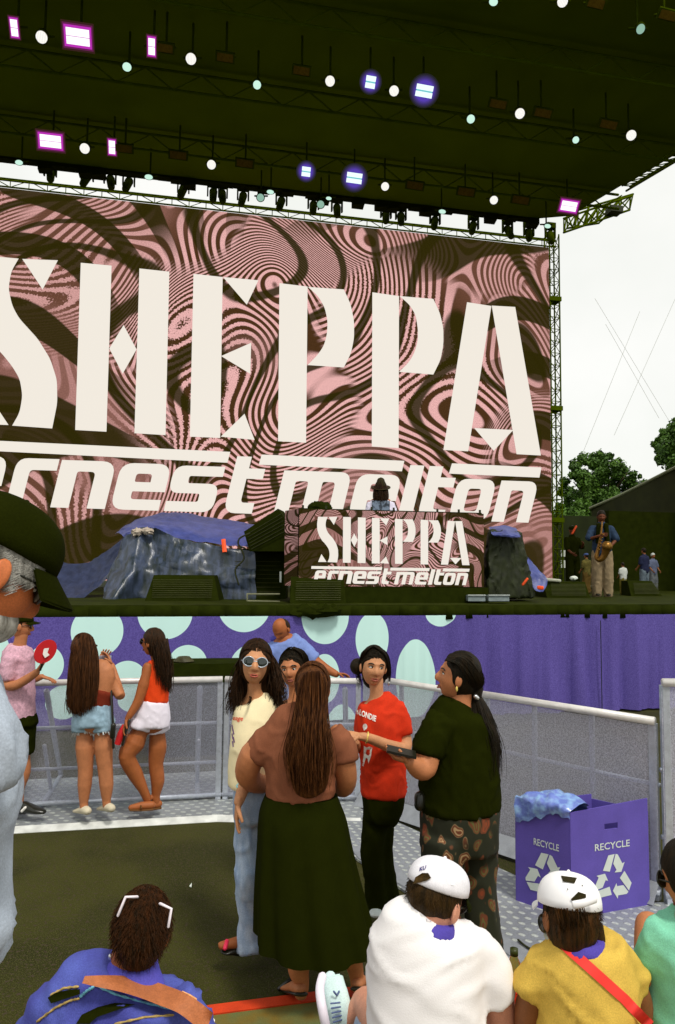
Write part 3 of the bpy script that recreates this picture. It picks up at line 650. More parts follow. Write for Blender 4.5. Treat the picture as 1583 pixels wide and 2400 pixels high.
for x_, y_, lb in [(386, 113, 'dark unlit strobe beside the upper narrow magenta strobe'), (528, 135, 'dark unlit strobe right of the second upper white lamp'), (707, 166, 'dark unlit strobe left of the third upper white lamp'), (290, 348, 'dark unlit strobe beside the lower narrow magenta strobe'),
        (418, 364, 'dark unlit strobe above the truss at left'), (574, 383, 'dark unlit strobe above the truss right of a white lamp'), (1168, 244, 'dark unlit strobe left of the right middle white lamp'), (1273, 265, 'dark unlit strobe right of the right middle white lamp'),
        (1427, 292, 'dark unlit strobe left of the rightmost white lamp'), (973, 435, 'dark unlit strobe right of the lower blue strobes'), (1093, 450, 'dark unlit strobe left of the last white lamp on the truss'), (1221, 469, 'dark unlit strobe right of the last white lamp on the truss'),
        (1398, 8, 'olive unlit strobe at the top edge right'), (1566, 36, 'olive unlit strobe in the top right corner')]: strobe(x_, y_, 40, 16, 'x', lb)
# moving heads hanging off the rear truss (silhouettes)
for i, px in enumerate((118, 205, 258, 302, 430, 500, 520, 570, 660, 735, 790, 905, 940, 1020, 1110, 1190, 1240, 1290)):
    pt = SP(px, 395+px*.125, 7.2); t = thing('moving_head', ['black moving-head lamp hanging in the truss near its left end', 'black moving-head lamp hanging in the truss below the magenta strobes', 'black moving-head lamp hanging from the left third of the truss', 'black moving-head lamp left of a flattened mint lamp', 'black moving-head lamp above the S of the screen lettering',
         'black moving-head lamp above the gap between H and E', 'black moving-head lamp tucked close beside its twin over the E', 'black moving-head lamp left of the dim glassy lamp', 'black moving-head lamp right of the flat mint lamp', 'black moving-head lamp below the small blue strobe', 'black moving-head lamp below the large blue strobe',
         'black moving-head lamp over the second P', 'black moving-head lamp just right of the one over the second P', 'black moving-head lamp left of the right flattened mint lamp', 'black moving-head lamp below an unlit strobe on the right', 'black moving-head lamp over the letter A', 'black moving-head lamp near the right end of the truss', 'black moving-head lamp at the top of the lattice tower'][i], 'stage lamp', pt, 'moving heads hung from the rear truss')
    rr = random.Random(i); ang = rr.uniform(-.5, .5)
    mb = MB(); mb.box(pt+Vector((0, 0, .3)), (.24, .2, .14), TH); mb.tube([pt+Vector((0, 0, .3)), Vector((pt.x, pt.y, ZR-.1))], .03, 6); obj('base', mb, M_house, t, False)
    mb = MB()
    for s_ in (-1, 1): mb.box(pt+E*.13*s_+Vector((0, 0, .12)), (.035, .08, .3), TH)
    mb.box(pt+Vector((0, 0, .245)), (.30, .07, .03), TH); obj('yoke', mb, M_house, t, False)
    mb = MB(); mb.tube([pt+Vector((0, .03, .1)), pt+Vector((ang*.15, -.1, -.16))], [.10, .085], 12); obj('head', mb, M_house, t, 'auto')
# ---------------------------------------------------------------- stage gear
def stage_z(px, py): return G(px, py, ZS)
M_tarp = mat('blue_tarp', C(66, 76, 140), .45, .25, 7, .5, 25, spec=.4, grain=.2)
M_clear = mat('grey_plastic_film', C(34, 44, 44), .35, .45, 7, .6, 14, spec=.5, col2=C(80, 92, 122), sharp=(.35, .8), grain=.25, stretch=(1.6, 1, .4))
def cover(name, label, rows, m, crumple=.05, seed=0):
    mb = sheet(MB(), rows, 6, crumple, 5, seed); return single(name, mb, m, label, 'tarpaulin', smooth=True)
cover('tarpaulin', 'blue tarpaulin draped over the top of covered stage gear', [[(270, 1250, 13), (330, 1215, 13.2), (410, 1200, 13.4), (500, 1214, 13.4), (600, 1228, 13.2)], [(285, 1252, 12.4), (335, 1232, 12.4), (410, 1235, 12.4), (500, 1252, 12.3), (600, 1262, 12.2)], [(292, 1262, 12.1), (345, 1245, 12.0), (420, 1262, 12.0), (500, 1275, 11.9), (600, 1285, 11.8)]], M_tarp, .04, 1)
cover('plastic_sheet', 'crumpled grey plastic sheet hanging in folds over covered stage gear', [[(290, 1262, 12.0), (330, 1240, 12.0), (360, 1240, 12.0), (420, 1262, 11.9), (500, 1278, 11.8), (600, 1292, 11.7)], [(275, 1300, 12.0), (320, 1290, 11.7), (365, 1300, 11.9), (420, 1310, 11.6), (500, 1320, 11.7), (600, 1325, 11.6)],
     [(250, 1360, 11.8), (300, 1350, 11.4), (350, 1340, 11.7), (420, 1360, 11.5), (500, 1360, 11.6), (600, 1360, 11.5)], [(240, 1412, 11.3), (262, 1412, 11.1), (330, 1408, 11.6), (420, 1412, 11.4), (500, 1410, 11.5), (600, 1410, 11.5)]], M_clear, .055, 5)
cover('tarpaulin', 'low blue-grey tarpaulin bunched on the stage behind the old man', [[(60, 1300, 12.6), (130, 1315, 12.5), (190, 1322, 12.4), (240, 1300, 12.3), (300, 1250, 12.2)], [(60, 1350, 12.1), (130, 1370, 12), (190, 1375, 11.9), (235, 1350, 12.0), (292, 1280, 12.1)], [(60, 1400, 11.7), (130, 1405, 11.5), (150, 1412, 11.3), (200, 1400, 11.5), (262, 1350, 11.9)]], mat('dull_tarp', C(44, 52, 80), .5, .3, 8, .5, 25, grain=.2), .04, 9)
mb = MB(); mb.tube([P(524, 1264, 11.7), P(527, 1294, 11.55)], [(.035, .01)]*2, 8, flat=True); single('orange_tape', mb, mat('orange_tape', C(240, 86, 34), .5), 'strip of orange tape on the plastic sheet', 'tape')
for lb, pp in (('pale lump of clothing under the left end of the plastic sheet', (322, 1246)), ('pale lump of clothing beside its twin under the plastic sheet', (346, 1244))):
    mb = MB(); mb.ell(P(pp[0], pp[1], 11.85), (.1, .08, .055)); wrinkle(mb, .03, (12, 12, 12)); single('cloth_bundle', mb, mat('pale_cloth', C(190, 176, 160), .8), lb, 'bundle', 'pale bundles on the covered gear')
def block(name, cat, label, px0, px1, pyt, pyb, d, dep, m, taper=0, parts=True, taper_l=0):
    bl_, br_ = P(px0, pyb, d), P(px1, pyb, d); z0 = min(ZS, bl_.z) if False else ZS+.002
    h = P(px0, pyt, d).z; X0, X1 = bl_.x, br_.x; k = d/F
    t = thing(name, label, cat, Vector(((X0+X1)/2, d, z0)))
    mb = MB(); mb.hexa([(X0, d, z0), (X1, d+(X1-X0)*.21, z0), (X1, d+dep+(X1-X0)*.21, z0), (X0, d+dep, z0)], [(X0+taper_l*k, d+dep*.35, h), (X1-taper*k, d+dep*.35+(X1-X0)*.21, h), (X1-taper*k, d+dep+(X1-X0)*.21, h), (X0+taper_l*k, d+dep, h)])
    obj('cabinet', mb, m, t, False)
    mb = MB(); w_ = X1-X0
    for i in range(9): mb.tube([Vector((X0+w_*.1, d-.012+.02*i*.35, z0+.05+(h-z0)*.085*i)), Vector((X1-w_*.1, d-.012+w_*.18+.02*i*.35, z0+.05+(h-z0)*.085*i))], .004, 4)
    obj('grille', mb, mat('grille_wire', C(58, 60, 20), .5), t, False)
    return t
block('stage_monitor', 'floor speaker', 'black wedge monitor on the stage edge before the plastic sheet', 340, 508, 1348, 1412, 10.8, .5, M_black, 18, taper_l=12)
block('stage_monitor', 'floor speaker', 'black wedge monitor on the stage edge under the booth corner', 680, 812, 1352, 1412, 10.45, .4, M_black, 6)
block('stage_case', 'case', 'black equipment case standing left of the booth', 535, 668, 1285, 1405, 11.6, .6, M_black)
block('stage_riser', 'platform box', 'low black riser under the stage right performers', 1283, 1392, 1364, 1400, 13.2, .8, M_black)
block('stage_monitor', 'floor speaker', 'black wedge monitor right of the saxophonist near the children', 1480, 1560, 1362, 1396, 14.4, .5, M_black, 15)
# tilted line-array cabinets beside booth
t = thing('tilted_speaker', 'black speaker cabinet tilted upward on the case beside the booth', 'speaker', P(620, 1290, 11.6))
mb = MB(); f_ = [P(572, 1246, 11.4), P(652, 1192, 11.4), P(672, 1222, 11.4), P(672, 1292, 11.4), P(585, 1292, 11.4)]; mb.prism(f_, Vector((.05, .6, 0))); obj('cabinet', mb, M_black, t, False)
mb = MB()
for k in range(6): mb.tube([P(580+k*2, 1252+k*7, 11.36), P(660+k*2, 1205+k*8, 11.36)], .008, 4)
obj('grille', mb, M_olive, t, False)
mb = MB(); mb.box(P(658, 1352, 11.5), (.03, .02, .17)); obj('white_strip', mb, mat('white_plastic', C(210, 216, 210), .5), t, False)
for (nm, lb, ptsb) in (('stage_cable', 'thin dark cable drooping from the tilted speaker', [(585, 1250), (562, 1262), (560, 1278), (575, 1285)]), ('stage_cable', 'dark cable hanging down the side of the case', [(565, 1285), (572, 1310), (552, 1335), (560, 1370)])):
    mb = MB(); mb.tube(catmull([P(a, b, 11.3) for a, b in ptsb], 5), .014, 6); single(nm, mb, M_olive, lb, 'cable', 'cables by the tilted speaker')
mb = MB()
for a, b in (((580, 1392), (655, 1392)), ((580, 1408), (655, 1410)), ((580, 1392), (580, 1408)), ((640, 1418), (690, 1418))): mb.tube([P(a[0], a[1], 10.9), P(b[0], b[1], 10.9)], .012, 5)
single('metal_trim_frame', mb, mat('pale_metal', C(150, 150, 120), .4, metal=.5), 'thin pale metal frame lying at the foot of the black case', 'frame')
# black bunched cloth hanging over the stage edge
mb = MB(); mb.ell(P(742, 1432, 10.05), (.36, .12, .09)); wrinkle(mb, .05, (6, 6, 6)); single('bunched_cloth', mb, M_black, 'black cloth bunched and hanging over the stage edge', 'cloth')
# bag on booth
mb = MB(); mb.ell(BP(750, 1190, .3), (.19, .12, .09)); wrinkle(mb, .02, (12, 12, 12)); single('black_bag', mb, M_black, 'black bag lying on the left end of the booth', 'bag')
# covered rack right of booth
mb = MB(); r0, r1 = P(1143, 1405, 11.4), P(1258, 1402, 11.7)
mb.hexa([r0, r1, r1+Vector((0, .7, 0)), r0+Vector((0, .7, 0))], [P(1146, 1242, 11.5), P(1215, 1246, 11.7), P(1222, 1246, 12.3), P(1146, 1242, 12.2)]); mb = remesh(mb, .03, 3); wrinkle(mb, .022, (7, 7, 2.5))
single('covered_rack', mb, mat('dark_green_cover', C(32, 38, 12), .6, .4, 10, .6, 12), 'tall rack under a dark wrinkled cover right of the booth', 'covered rack')
cover('tarpaulin', 'small blue tarpaulin folded over the top of the covered rack', [[(1146, 1236, 12.2), (1180, 1232, 12.3), (1212, 1238, 12.4)], [(1150, 1248, 11.45), (1185, 1250, 11.45), (1218, 1256, 11.5)], [(1158, 1255, 11.36), (1190, 1260, 11.36), (1220, 1260, 11.4)]], M_tarp, .03, 3)
cover('tarpaulin', 'blue tarpaulin tail trailing to the stage floor right of the rack', [[(1220, 1285, 12.2), (1232, 1300, 12.1)], [(1225, 1320, 11.9), (1262, 1335, 11.9)], [(1236, 1352, 11.8), (1284, 1362, 11.8)], [(1255, 1385, 11.7), (1272, 1388, 11.7)]], M_tarp, .03, 4)
for lb, pp in (('orange tape tab on the rack cover', [(1226, 1370), (1236, 1357)]), ('orange tape tab at the end of the blue tarpaulin tail', [(1262, 1377), (1272, 1378)])):
    mb = MB(); mb.tube([P(pp[0][0], pp[0][1], 11.2), P(pp[1][0], pp[1][1], 11.2)], [(.02, .03)]*2, 8); single('orange_tape', mb, MATS['orange_tape'], lb, 'tape')
for i, (x0_, x1_, lb) in enumerate(((1098, 1138, 'translucent plastic tray on the stage edge below the booth corner'), (1146, 1194, 'translucent plastic tray on the stage edge below the covered rack'))):
    a_, b_ = P(x0_, 1409, 10.9), P(x1_, 1409, 10.9); t = thing('plastic_tray', lb, 'tray', a_.lerp(b_, .5), 'plastic trays on the stage edge'); mb = MB(); mb.hexa([a_, b_, b_+Vector((0, .2, 0)), a_+Vector((0, .2, 0))], [p+Vector((0, 0, .085)) for p in (a_, b_, b_+Vector((0, .2, 0)), a_+Vector((0, .2, 0)))])
    obj('tray_body', mb, mat('translucent_plastic', C(128, 140, 142), .3, .2, 20), t, False); mb = MB(); mb.tube([a_+Vector((0, -.01, .087)), b_+Vector((0, -.01, .087))], .01, 5); obj('rim', mb, mat('pale_rim', C(170, 178, 176), .4), t)
mb = MB(); mb.ell(P(1345, 1355, 13.6), (.07, .05, .04)); single('white_cloth', wrinkle(mb, .01, (15, 15, 15)), mat('white_cloth', C(225, 232, 222), .8), 'small white cloth lying on the black riser', 'cloth')
mb = MB(); mb.tube([P(1278, 1358, 13.4), P(1312, 1361, 13.5)], .03, 8); single('white_roll', mb, mat('off_white', C(176, 178, 160), .8), 'off-white roll lying where the tarpaulin tail ends', 'roll')
# ---------------------------------------------------------------- side wing, trees, sky wires
M_wing = mat('wing_scrim', C(44, 46, 12), .9, .25, 3, .3, 30)
t = thing('side_wing', 'dark sloping fabric wing wall closing the stage right side', 'wall', P(1500, 1400, 19)); mb = MB()
tp = [P(1384, 1191, 21.5), P(1450, 1163, 20.4), P(1520, 1128, 19.2), P(1583, 1096, 18.2), P(1700, 1030, 16.8), P(1850, 950, 15.4)]; nn = len(tp)
for i in range(nn):
    for j in range(9):
        p = tp[i].copy(); p.z = 1.0+(tp[i].z-1.0)*j/8; p += Vector((1, .3, 0))*.04*math.sin(i*2.1+j); mb.v.append(p)
for i in range(nn-1):
    for j in range(8): mb.f.append((i*9+j, (i+1)*9+j, (i+1)*9+j+1, i*9+j+1))
obj('fabric', mb, M_wing, t)
mb = MB(); mb.tube(tp, .045, 8); obj('top_pipe', mb, mat('pipe_grey', C(120, 124, 92), .5), t)
mb = MB(); a_ = P(1430, 1400, 17.6); mb.box(a_+Vector((.9, .5, 1.05)), (1.9, .5, 2.1), TH); single('backstage_doorway', mb, M_black, 'black curtained opening behind the saxophonist', 'curtain', smooth=False)
mb = MB(); mb.box(P(1340, 1290, 20)+Vector((0, 0, 0)), (1.7, .2, 1.9), TH); wrinkle(mb, .0); single('dark_curtain', mb, mat('dark_green_curtain', C(36, 44, 12), .9, .4, 2), 'dark curtain hung below the trees beside the screen', 'curtain', smooth=False)
for i, (x_, y_) in enumerate(((1320, 1297), (1320, 1322))):
    mb = MB(); mb.box(P(x_, y_, 19.5), (.11, .05, .17 if i == 0 else .2)); single('notice_sheet', mb, MATS['white_cloth'], ['upper pale sheet pinned on the dark curtain', 'lower pale sheet pinned on the dark curtain'][i], 'sheet', 'pale sheets on the curtain', smooth=False)
M_leaf = mat('leaves', C(46, 76, 14), .6, .5, 1.6, col2=C(80, 116, 26)); M_bark = mat('bark', C(74, 62, 40), .9, .3, 8, .5, 20)
def tree(label, px, py_top, py_mid, d, rx, rz, n, seed, lobes):
    rr = random.Random(seed); c_ = P(px, py_mid, d); top = P(px, py_top, d).z
    t = thing('tree', label, 'tree', Vector((c_.x, c_.y, 0)), 'leafy trees behind the stage')
    mb = MB(); mb.tube([Vector((c_.x, c_.y, -.1)), Vector((c_.x+.1, c_.y, c_.z*.5)), Vector((c_.x, c_.y, c_.z)), Vector((c_.x+.1, c_.y, top-.8))], [.3, .24, .15, .04], 10)
    cen = []
    for (lx, lz, lr) in lobes:
        q = P(lx, lz, d+rr.uniform(-1.5, 1.5)); cen.append((q, lr*d/F)); mb.tube([Vector((c_.x, c_.y, c_.z*.75)), (Vector((c_.x, c_.y, c_.z))+q)/2+Vector((0, 0, -.3)), q], [.1, .06, .02], 6)
    obj('trunk', mb, M_bark, t)
    mb = MB()
    tot = sum(r*r for _, r in cen)
    for q, r in cen:
        cl = []
        for _ in range(max(6, int(16*r))):
            v = Vector((rr.gauss(0, 1), rr.gauss(0, 1), rr.gauss(0, 1))).normalized()*r*rr.uniform(.45, 1.0); cl.append((q+v, r*rr.uniform(.2, .5)))
        for _ in range(int(n*r*r/tot)):
            cc, cr = rr.choice(cl); v = Vector((rr.gauss(0, 1), rr.gauss(0, 1), rr.gauss(0, 1))).normalized()*cr*rr.uniform(.2, 1.0)**.8*(1+.35*rr.random()**3); p = cc+v
            nrm_ = (v.normalized()+Vector((rr.uniform(-1, 1), rr.uniform(-1, 1), rr.uniform(-.6, 1)))).normalized(); u = nrm_.orthogonal().normalized(); w_ = nrm_.cross(u); s_ = rr.uniform(.05, .11)
            a_ = rr.uniform(0, 6.28); u, w_ = u*math.cos(a_)+w_*math.sin(a_), w_*math.cos(a_)-u*math.sin(a_)
            mb.add([p-u*s_, p+w_*s_*.55, p+u*s_, p-w_*s_*.55+nrm_*s_*.2], [(0, 1, 2, 3)])
    obj('crown', mb, M_leaf, t, False)
tree('broad leafy tree rising right of the lattice tower', 1405, 1058, 1170, 34, 4, 4, 46000, 1, [(1345, 1130, 34), (1372, 1098, 34), (1410, 1085, 34), (1440, 1098, 30), (1470, 1108, 32), (1400, 1140, 50), (1450, 1150, 44), (1345, 1175, 44), (1390, 1190, 50), (1430, 1195, 45), (1322, 1200, 32), (1498, 1130, 20), (1325, 1150, 18), (1340, 1235, 50), (1400, 1240, 50), (1480, 1170, 36), (1505, 1160, 26), (1300, 1240, 30)])
tree('partly cropped leafy tree at the right edge above the wing wall', 1600, 995, 1080, 30, 4, 4, 22000, 2, [(1550, 1045, 24), (1570, 1020, 28), (1585, 1070, 40), (1600, 1030, 45), (1548, 1080, 16), (1640, 1060, 60), (1570, 1105, 24), (1620, 1100, 50)])
for i, (a_, b_) in enumerate((((1500, 730), (1365, 1065)), ((1583, 700), (1440, 1020)), ((1420, 760), (1545, 980)), ((1395, 700), (1583, 1010)))):
    mb = MB(); mb.tube([P(a_[0], a_[1], 45), P(b_[0], b_[1], 45)], .010, 4)
    single('guy_wire', mb, mat('wire_grey', C(170, 174, 160), .6), ['thin grey wire slanting down left behind the tree', 'thin grey wire slanting down left near the right edge', 'thin grey wire slanting down right across the first wire', 'thin grey wire slanting down right to the view edge'][i], 'wire', 'thin wires crossing the sky')
# ---------------------------------------------------------------- barriers
def mesh_mat(name, col, op, sc_=420):
    m = bpy.data.materials.new(name); m.use_nodes = True; t = m.node_tree; b = t.nodes['Principled BSDF']; q = NB(t)
    c = t.nodes.new('ShaderNodeTexCoord').outputs['Object']; sx = t.nodes.new('ShaderNodeSeparateXYZ'); t.links.new(c, sx.inputs[0])
    u = q.m('MULTIPLY', q.m('ADD', sx.outputs[0], q.m('MULTIPLY', sx.outputs[1], -.7)), sc_); v = q.m('MULTIPLY', sx.outputs[2], sc_)
    d1 = q.m('SINE', q.m('ADD', u, v)); d2 = q.m('SINE', q.m('SUBTRACT', u, v)); h = q.rng(q.m('MULTIPLY', d1, d2), op, op+.22)
    n = q.noise(c, 110, 3); cc = q.mix(q.rng(n, .35, .65), tuple(x*.72 for x in col[:3])+(1,), tuple(min(.9, x*1.2) for x in col[:3])+(1,)); t.links.new(cc, b.inputs['Base Color']); b.inputs['Roughness'].default_value = .45; b.inputs['Metallic'].default_value = .3
    tr = t.nodes.new('ShaderNodeBsdfTransparent'); ms = t.nodes.new('ShaderNodeMixShader'); t.links.new(h, ms.inputs[0]); t.links.new(b.outputs[0], ms.inputs[1]); t.links.new(tr.outputs[0], ms.inputs[2]); t.links.new(ms.outputs[0], t.nodes['Material Output'].inputs[0]); return m
M_perf = mesh_mat('perforated_sheet', C(182, 184, 204), -.16); M_perf2 = mesh_mat('perforated_sheet_dense', C(192, 192, 208), .2)
def barrier(label, A, B, ztop, m, plate_dir, plate=.5, verts=(.33, .67), bars=(.36, .68), brace=True, kick=0, endposts=(1, 1)):
    A = Vector((A.x, A.y, 0)); B = Vector((B.x, B.y, 0)); D = B-A; n = Vector((-D.y, D.x, 0)).normalized()
    if n.y < 0: n = -n                      # n points away from the crowd
    up = Vector((0, 0, 1)); t = thing('crowd_barrier', label, 'barrier', A.lerp(B, .5), 'mesh crowd barriers before the stage'); k = .0
    zb_ = .07
    mb = MB(); mb.add([A+up*zb_, B+up*zb_, B+up*(ztop-.03), A+up*(ztop-.03)], [(0, 1, 2, 3)]); obj('mesh_panel', mb, m, t, False)
    mb = MB(); u = D.normalized()
    mb.tube([A+u*.01+up*ztop, B-u*.01+up*ztop], [(.028, .028)]*2, 12, flat=True); obj('top_rail', mb, mat('rail_white', C(222, 218, 214), .35, .08, 20, metal=.2), t)
    for e_, s_ in ((A, 1), (B, -1)):
        mb = MB(); mb.box(e_+u*s_*.03+up*(ztop/2)+n*.02, (.045, .05, ztop-.04), math.atan2(D.y, D.x)); obj('post', mb, M_alu, t, False)
    for f_ in verts:
        mb = MB(); mb.box(A+D*f_+up*(ztop/2)+n*.035, (.03, .03, ztop-.06), math.atan2(D.y, D.x)); obj('upright', mb, M_alu, t, False)
    for f_ in bars:
        mb = MB(); mb.tube([A+up*ztop*(1-f_)+n*.04, B+up*ztop*(1-f_)+n*.04], .016, 8, flat=True); obj('cross_bar', mb, M_alu, t)
    mb = MB(); mb.tube([A+up*zb_+n*.01, B+up*zb_+n*.01], .022, 8, flat=True); obj('bottom_rail', mb, M_alu, t)
    if brace:
        for f_ in (.12, .88):
            mb = MB(); p = A+D*f_; mb.tube([p+up*(ztop-.08)+n*.04, p+n*.95+up*.05], .025, 8); mb.tube([p+up*.05+n*.04, p+n*.95+up*.05], .02, 8); mb.tube([p+up*.55+n*.04, p+n*.45+up*.05], .018, 8); obj('brace', mb, M_alu, t)
    if plate:
        mb = MB(); a1_, b1_ = A-n*plate, B-n*plate; mb.hexa([A+n*.9, B+n*.9, b1_, a1_], [A+n*.9+up*.035, B+n*.9+up*.035, b1_+up*.03, a1_+up*.03]); obj('tread_plate', mb, M_tread2, t, False)
        mb = MB(); mb.hexa([a1_, b1_, b1_-n*.075, a1_-n*.075], [a1_+up*.034, b1_+up*.034, b1_-n*.075+up*.004, a1_-n*.075+up*.004]); obj('edge_strip', mb, mat('white_edge', C(206, 208, 204), .5, .22, 9, detail=6), t, False)
    if kick:
        mb = MB(); mb.add([A+up*.14-n*.01, B+up*.14-n*.01, B-n*kick+up*.03, A-n*kick+up*.03], [(0, 1, 2, 3)]); obj('kick_plate', mb, M_smooth, t, False)
    return t
M_tread2 = plate_mat('tread_plate_back', C(200, 206, 200), C(140, 144, 148), R(10), 22)
GA = lambda px, py: G(px, py, .03)
c0 = GA(846, 1893); bA, bB = GA(79, 1896), GA(520, 1873); ln = (bB-bA).normalized(); Cn = Vector((c0.x, c0.y, 0))
j1 = bB; j0 = j1-ln*1.75; jm1 = j0-ln*1.75; c_ = GA(846, 1880)
barrier('mesh barrier panel behind the sunglasses woman up to the corner', j1, c_, 1.10, M_perf, 0, .42, verts=(.5,))
barrier('mesh barrier panel behind the denim-shorts and orange-top women', j0, j1-ln*.005, 1.10, M_perf, 0, .42)
barrier('mesh barrier panel where the man in the pink polo leans', jm1, j0-ln*.005, 1.10, M_perf, 0, .42)
Ee = G(1548, 2121); Mm = c_+(Ee-c_)*.485; Mm.z = 0
def zat(px, py, p): d = p.y; return P(px, py, d).z
barrier('grey mesh barrier panel angling forward behind the red-shirt girl', c_+Vector((.01, 0, 0)), Mm, zat(1115, 1630, Mm), M_perf2, 0, 0, verts=(.34, .67), bars=(.36,), brace=False, kick=.11)
barrier('grey mesh barrier panel angling forward behind the recycling box', Mm+(Ee-Mm).normalized()*.006, Ee, zat(1535, 1691, Ee), M_perf2, 0, 0, verts=(.33, .66), bars=(.36,), brace=False, kick=.11)
Tt = G(1562, 2128); T2 = Tt+Vector((1.9, .1, 0))
barrier('taller dark mesh barrier panel at the right edge of the view', Tt, T2, zat(1540, 1600, Tt), M_perf2, 0, 0, verts=(.5,), bars=(.4, .7), brace=False)
# ---------------------------------------------------------------- recycling box
t = thing('recycling_box', 'purple cardboard recycling box with RECYCLE lettering and arrow symbols', 'recycling bin', G(1340, 2160))
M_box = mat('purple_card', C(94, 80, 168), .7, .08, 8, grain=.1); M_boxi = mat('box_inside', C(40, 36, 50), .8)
N0 = G(1340, 2162); Rr = G(1523, 2128); Ll = G(1211, 2118); Bk = Rr+(Ll-N0); hz = P(1338, 1905, N0.y).z
def face(a, b, ht, th, name, ha=None, hb=None, slot=False):
    up = Vector((0, 0, 1)); n = (b-a).cross(up).normalized(); n = n if n.dot(CAMP-a) > 0 else -n
    ha = ha or ht; hb = hb or ht
    if slot:                          # front with a real hand hole
        u = (b-a); L0, L1, z0, z1 = .43, .60, ht*.80, ht*.855; r_ = []
        for (x0, x1, y0, y1) in ((0, L0, 0, None), (L1, 1, 0, None), (L0, L1, 0, z0), (L0, L1, z1, None)):
            ya = y1 if y1 else ha+(hb-ha)*x0; yb = y1 if y1 else ha+(hb-ha)*x1; q = [a+u*x0+up*y0, a+u*x1+up*y0, a+u*x1+up*yb, a+u*x0+up*ya]; r_.append(q)
        mb = MB()
        for q in r_: mb.prism(q, -n*th)
    else: mb = MB().prism([a, b, b+up*hb, a+up*ha], -n*th)
    return obj(name, mb, M_box, t, False), n
f1, n1 = face(N0, Rr, hz, .008, 'front_panel', hz, hz+.03, True); f2, n2 = face(Ll, N0+(Ll-N0)*.012, hz, .008, 'side_panel')
nb_, _ = face(Bk, Rr, hz-.05, .008, 'back_panel'); nb2, _ = face(Bk, Ll, hz-.02, .008, 'far_panel')
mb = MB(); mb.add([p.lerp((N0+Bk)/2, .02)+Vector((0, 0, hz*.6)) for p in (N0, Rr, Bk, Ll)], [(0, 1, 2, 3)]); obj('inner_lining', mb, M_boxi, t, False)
M_print = mat('pale_print', C(206, 216, 210), .7, .06)
def onface(a, b, x, y): return a.lerp(b, x)+Vector((0, 0, y))
def arrows(cx, cy, s):
    out = []
    base_ = [[(-.50, .42), (-.22, .98), (.06, .98), (.03, .90), (-.27, .40), (-.30, .28)], [(.10, .96), (.22, .95), (.46, .58), (.62, .60), (.38, .10), (-.02, .22), (.12, .36), (-.05, .60)]]
    A1 = [(-.50, .38), (-.22, .95), (.10, .97), (-.16, .30)]
    A2 = [(.15, .97), (.26, .93), (.48, .55), (.60, .60), (.42, .22), (.08, .24), (.18, .33), (.02, .60)]
    for k in range(3):
        th = -k*2*math.pi/3
        for pl in (A1, A2):
            out.append([(cx+s*((x)*math.cos(th)-(y-.0)*math.sin(th)), cy+s*((x)*math.sin(th)+(y)*math.cos(th))) for x, y in pl])
    return out
for a, b, nn_, x0, x1 in ((N0, Rr, n1, .30, .75), (Ll, N0, n2, .34, .80)):
    L = (b-a).length; lf = nn_*.003
    tw_ = text_quad('RECYCLE', onface(a, b, x0, hz*.615), onface(a, b, x1, hz*.615), onface(a, b, x1, hz*.68), onface(a, b, x0, hz*.68), lf, .012); obj('lettering', tw_, M_print, t, False)
    cx_ = (x0+x1)/2; mb = MB()
    for pl in arrows(0, 0, 1):
        pp = [onface(a, b, cx_+x*hz*.235/L, hz*.335+y*hz*.235)+lf for x, y in pl]; mb.add(pp, tessellate_polygon([pp]))
    obj('recycling_symbol', mb, M_print, t, False)
up = Vector((0, 0, 1)); T_ = lambda p, z: p+up*z
bg_rows = [[T_(Ll, hz-.14), T_(Ll.lerp(N0, .35), hz-.09), T_(Ll.lerp(N0, .7), hz-.03), T_(N0, hz-.04)], [T_(Ll, hz+.015), T_(Ll.lerp(N0, .35), hz+.03), T_(Ll.lerp(N0, .7), hz+.04), T_(N0, hz+.02)], [T_(Ll.lerp(Rr, .05), hz+.03), T_(Ll.lerp(Rr, .2), hz+.05), T_(Ll.lerp(Rr, .35), hz+.07), T_(N0.lerp(Rr, .25), hz+.045)], [T_(Ll.lerp(Bk, .35), hz-.1), T_(Ll.lerp(Rr, .3), hz-.15), T_(Ll.lerp(Rr, .4), hz-.12), T_(N0.lerp(Bk, .4), hz-.12)]]
g_ = [catmull(r, 6) for r in bg_rows]; cols = [catmull([r[i] for r in g_], 6) for i in range(len(g_[0]))]; mb = MB(); nc, nr = len(cols), len(cols[0])
for j in range(nr):
    for i in range(nc): p = cols[i][j]+n2*.014; mb.v.append(p+Vector((noise.noise(p*17), noise.noise(p*19), noise.noise(p*23)*1.3))*.022)
mb.f = [(j*nc+i, j*nc+i+1, (j+1)*nc+i+1, (j+1)*nc+i) for j in range(nr-1) for i in range(nc-1)]
obj('bag_liner', mb, mat('blue_film', C(110, 130, 205), .25, .4, 20, .5, 30, spec=.7, col2=C(150, 190, 232), sharp=(.45, .7)), t)
# small floor litter and cable
mb = MB(); mb.tube(catmull([G(1215, 2203, .03), G(1240, 2222, .03), G(1280, 2232, .03), G(1330, 2250, .03), G(1380, 2262, .03)], 5), .006, 6); single('floor_cable', mb, M_olive, 'thin black cable lying on the plates behind the bottle', 'cable')
mb = MB(); mb.prism([G(444, 2078, .003), G(450, 2070, .003), G(449, 2080, .003)], (0, 0, .004)); single('paper_scrap', mb, MATS['white_cloth'], 'tiny white scrap lying on the dark asphalt', 'litter', smooth=False)
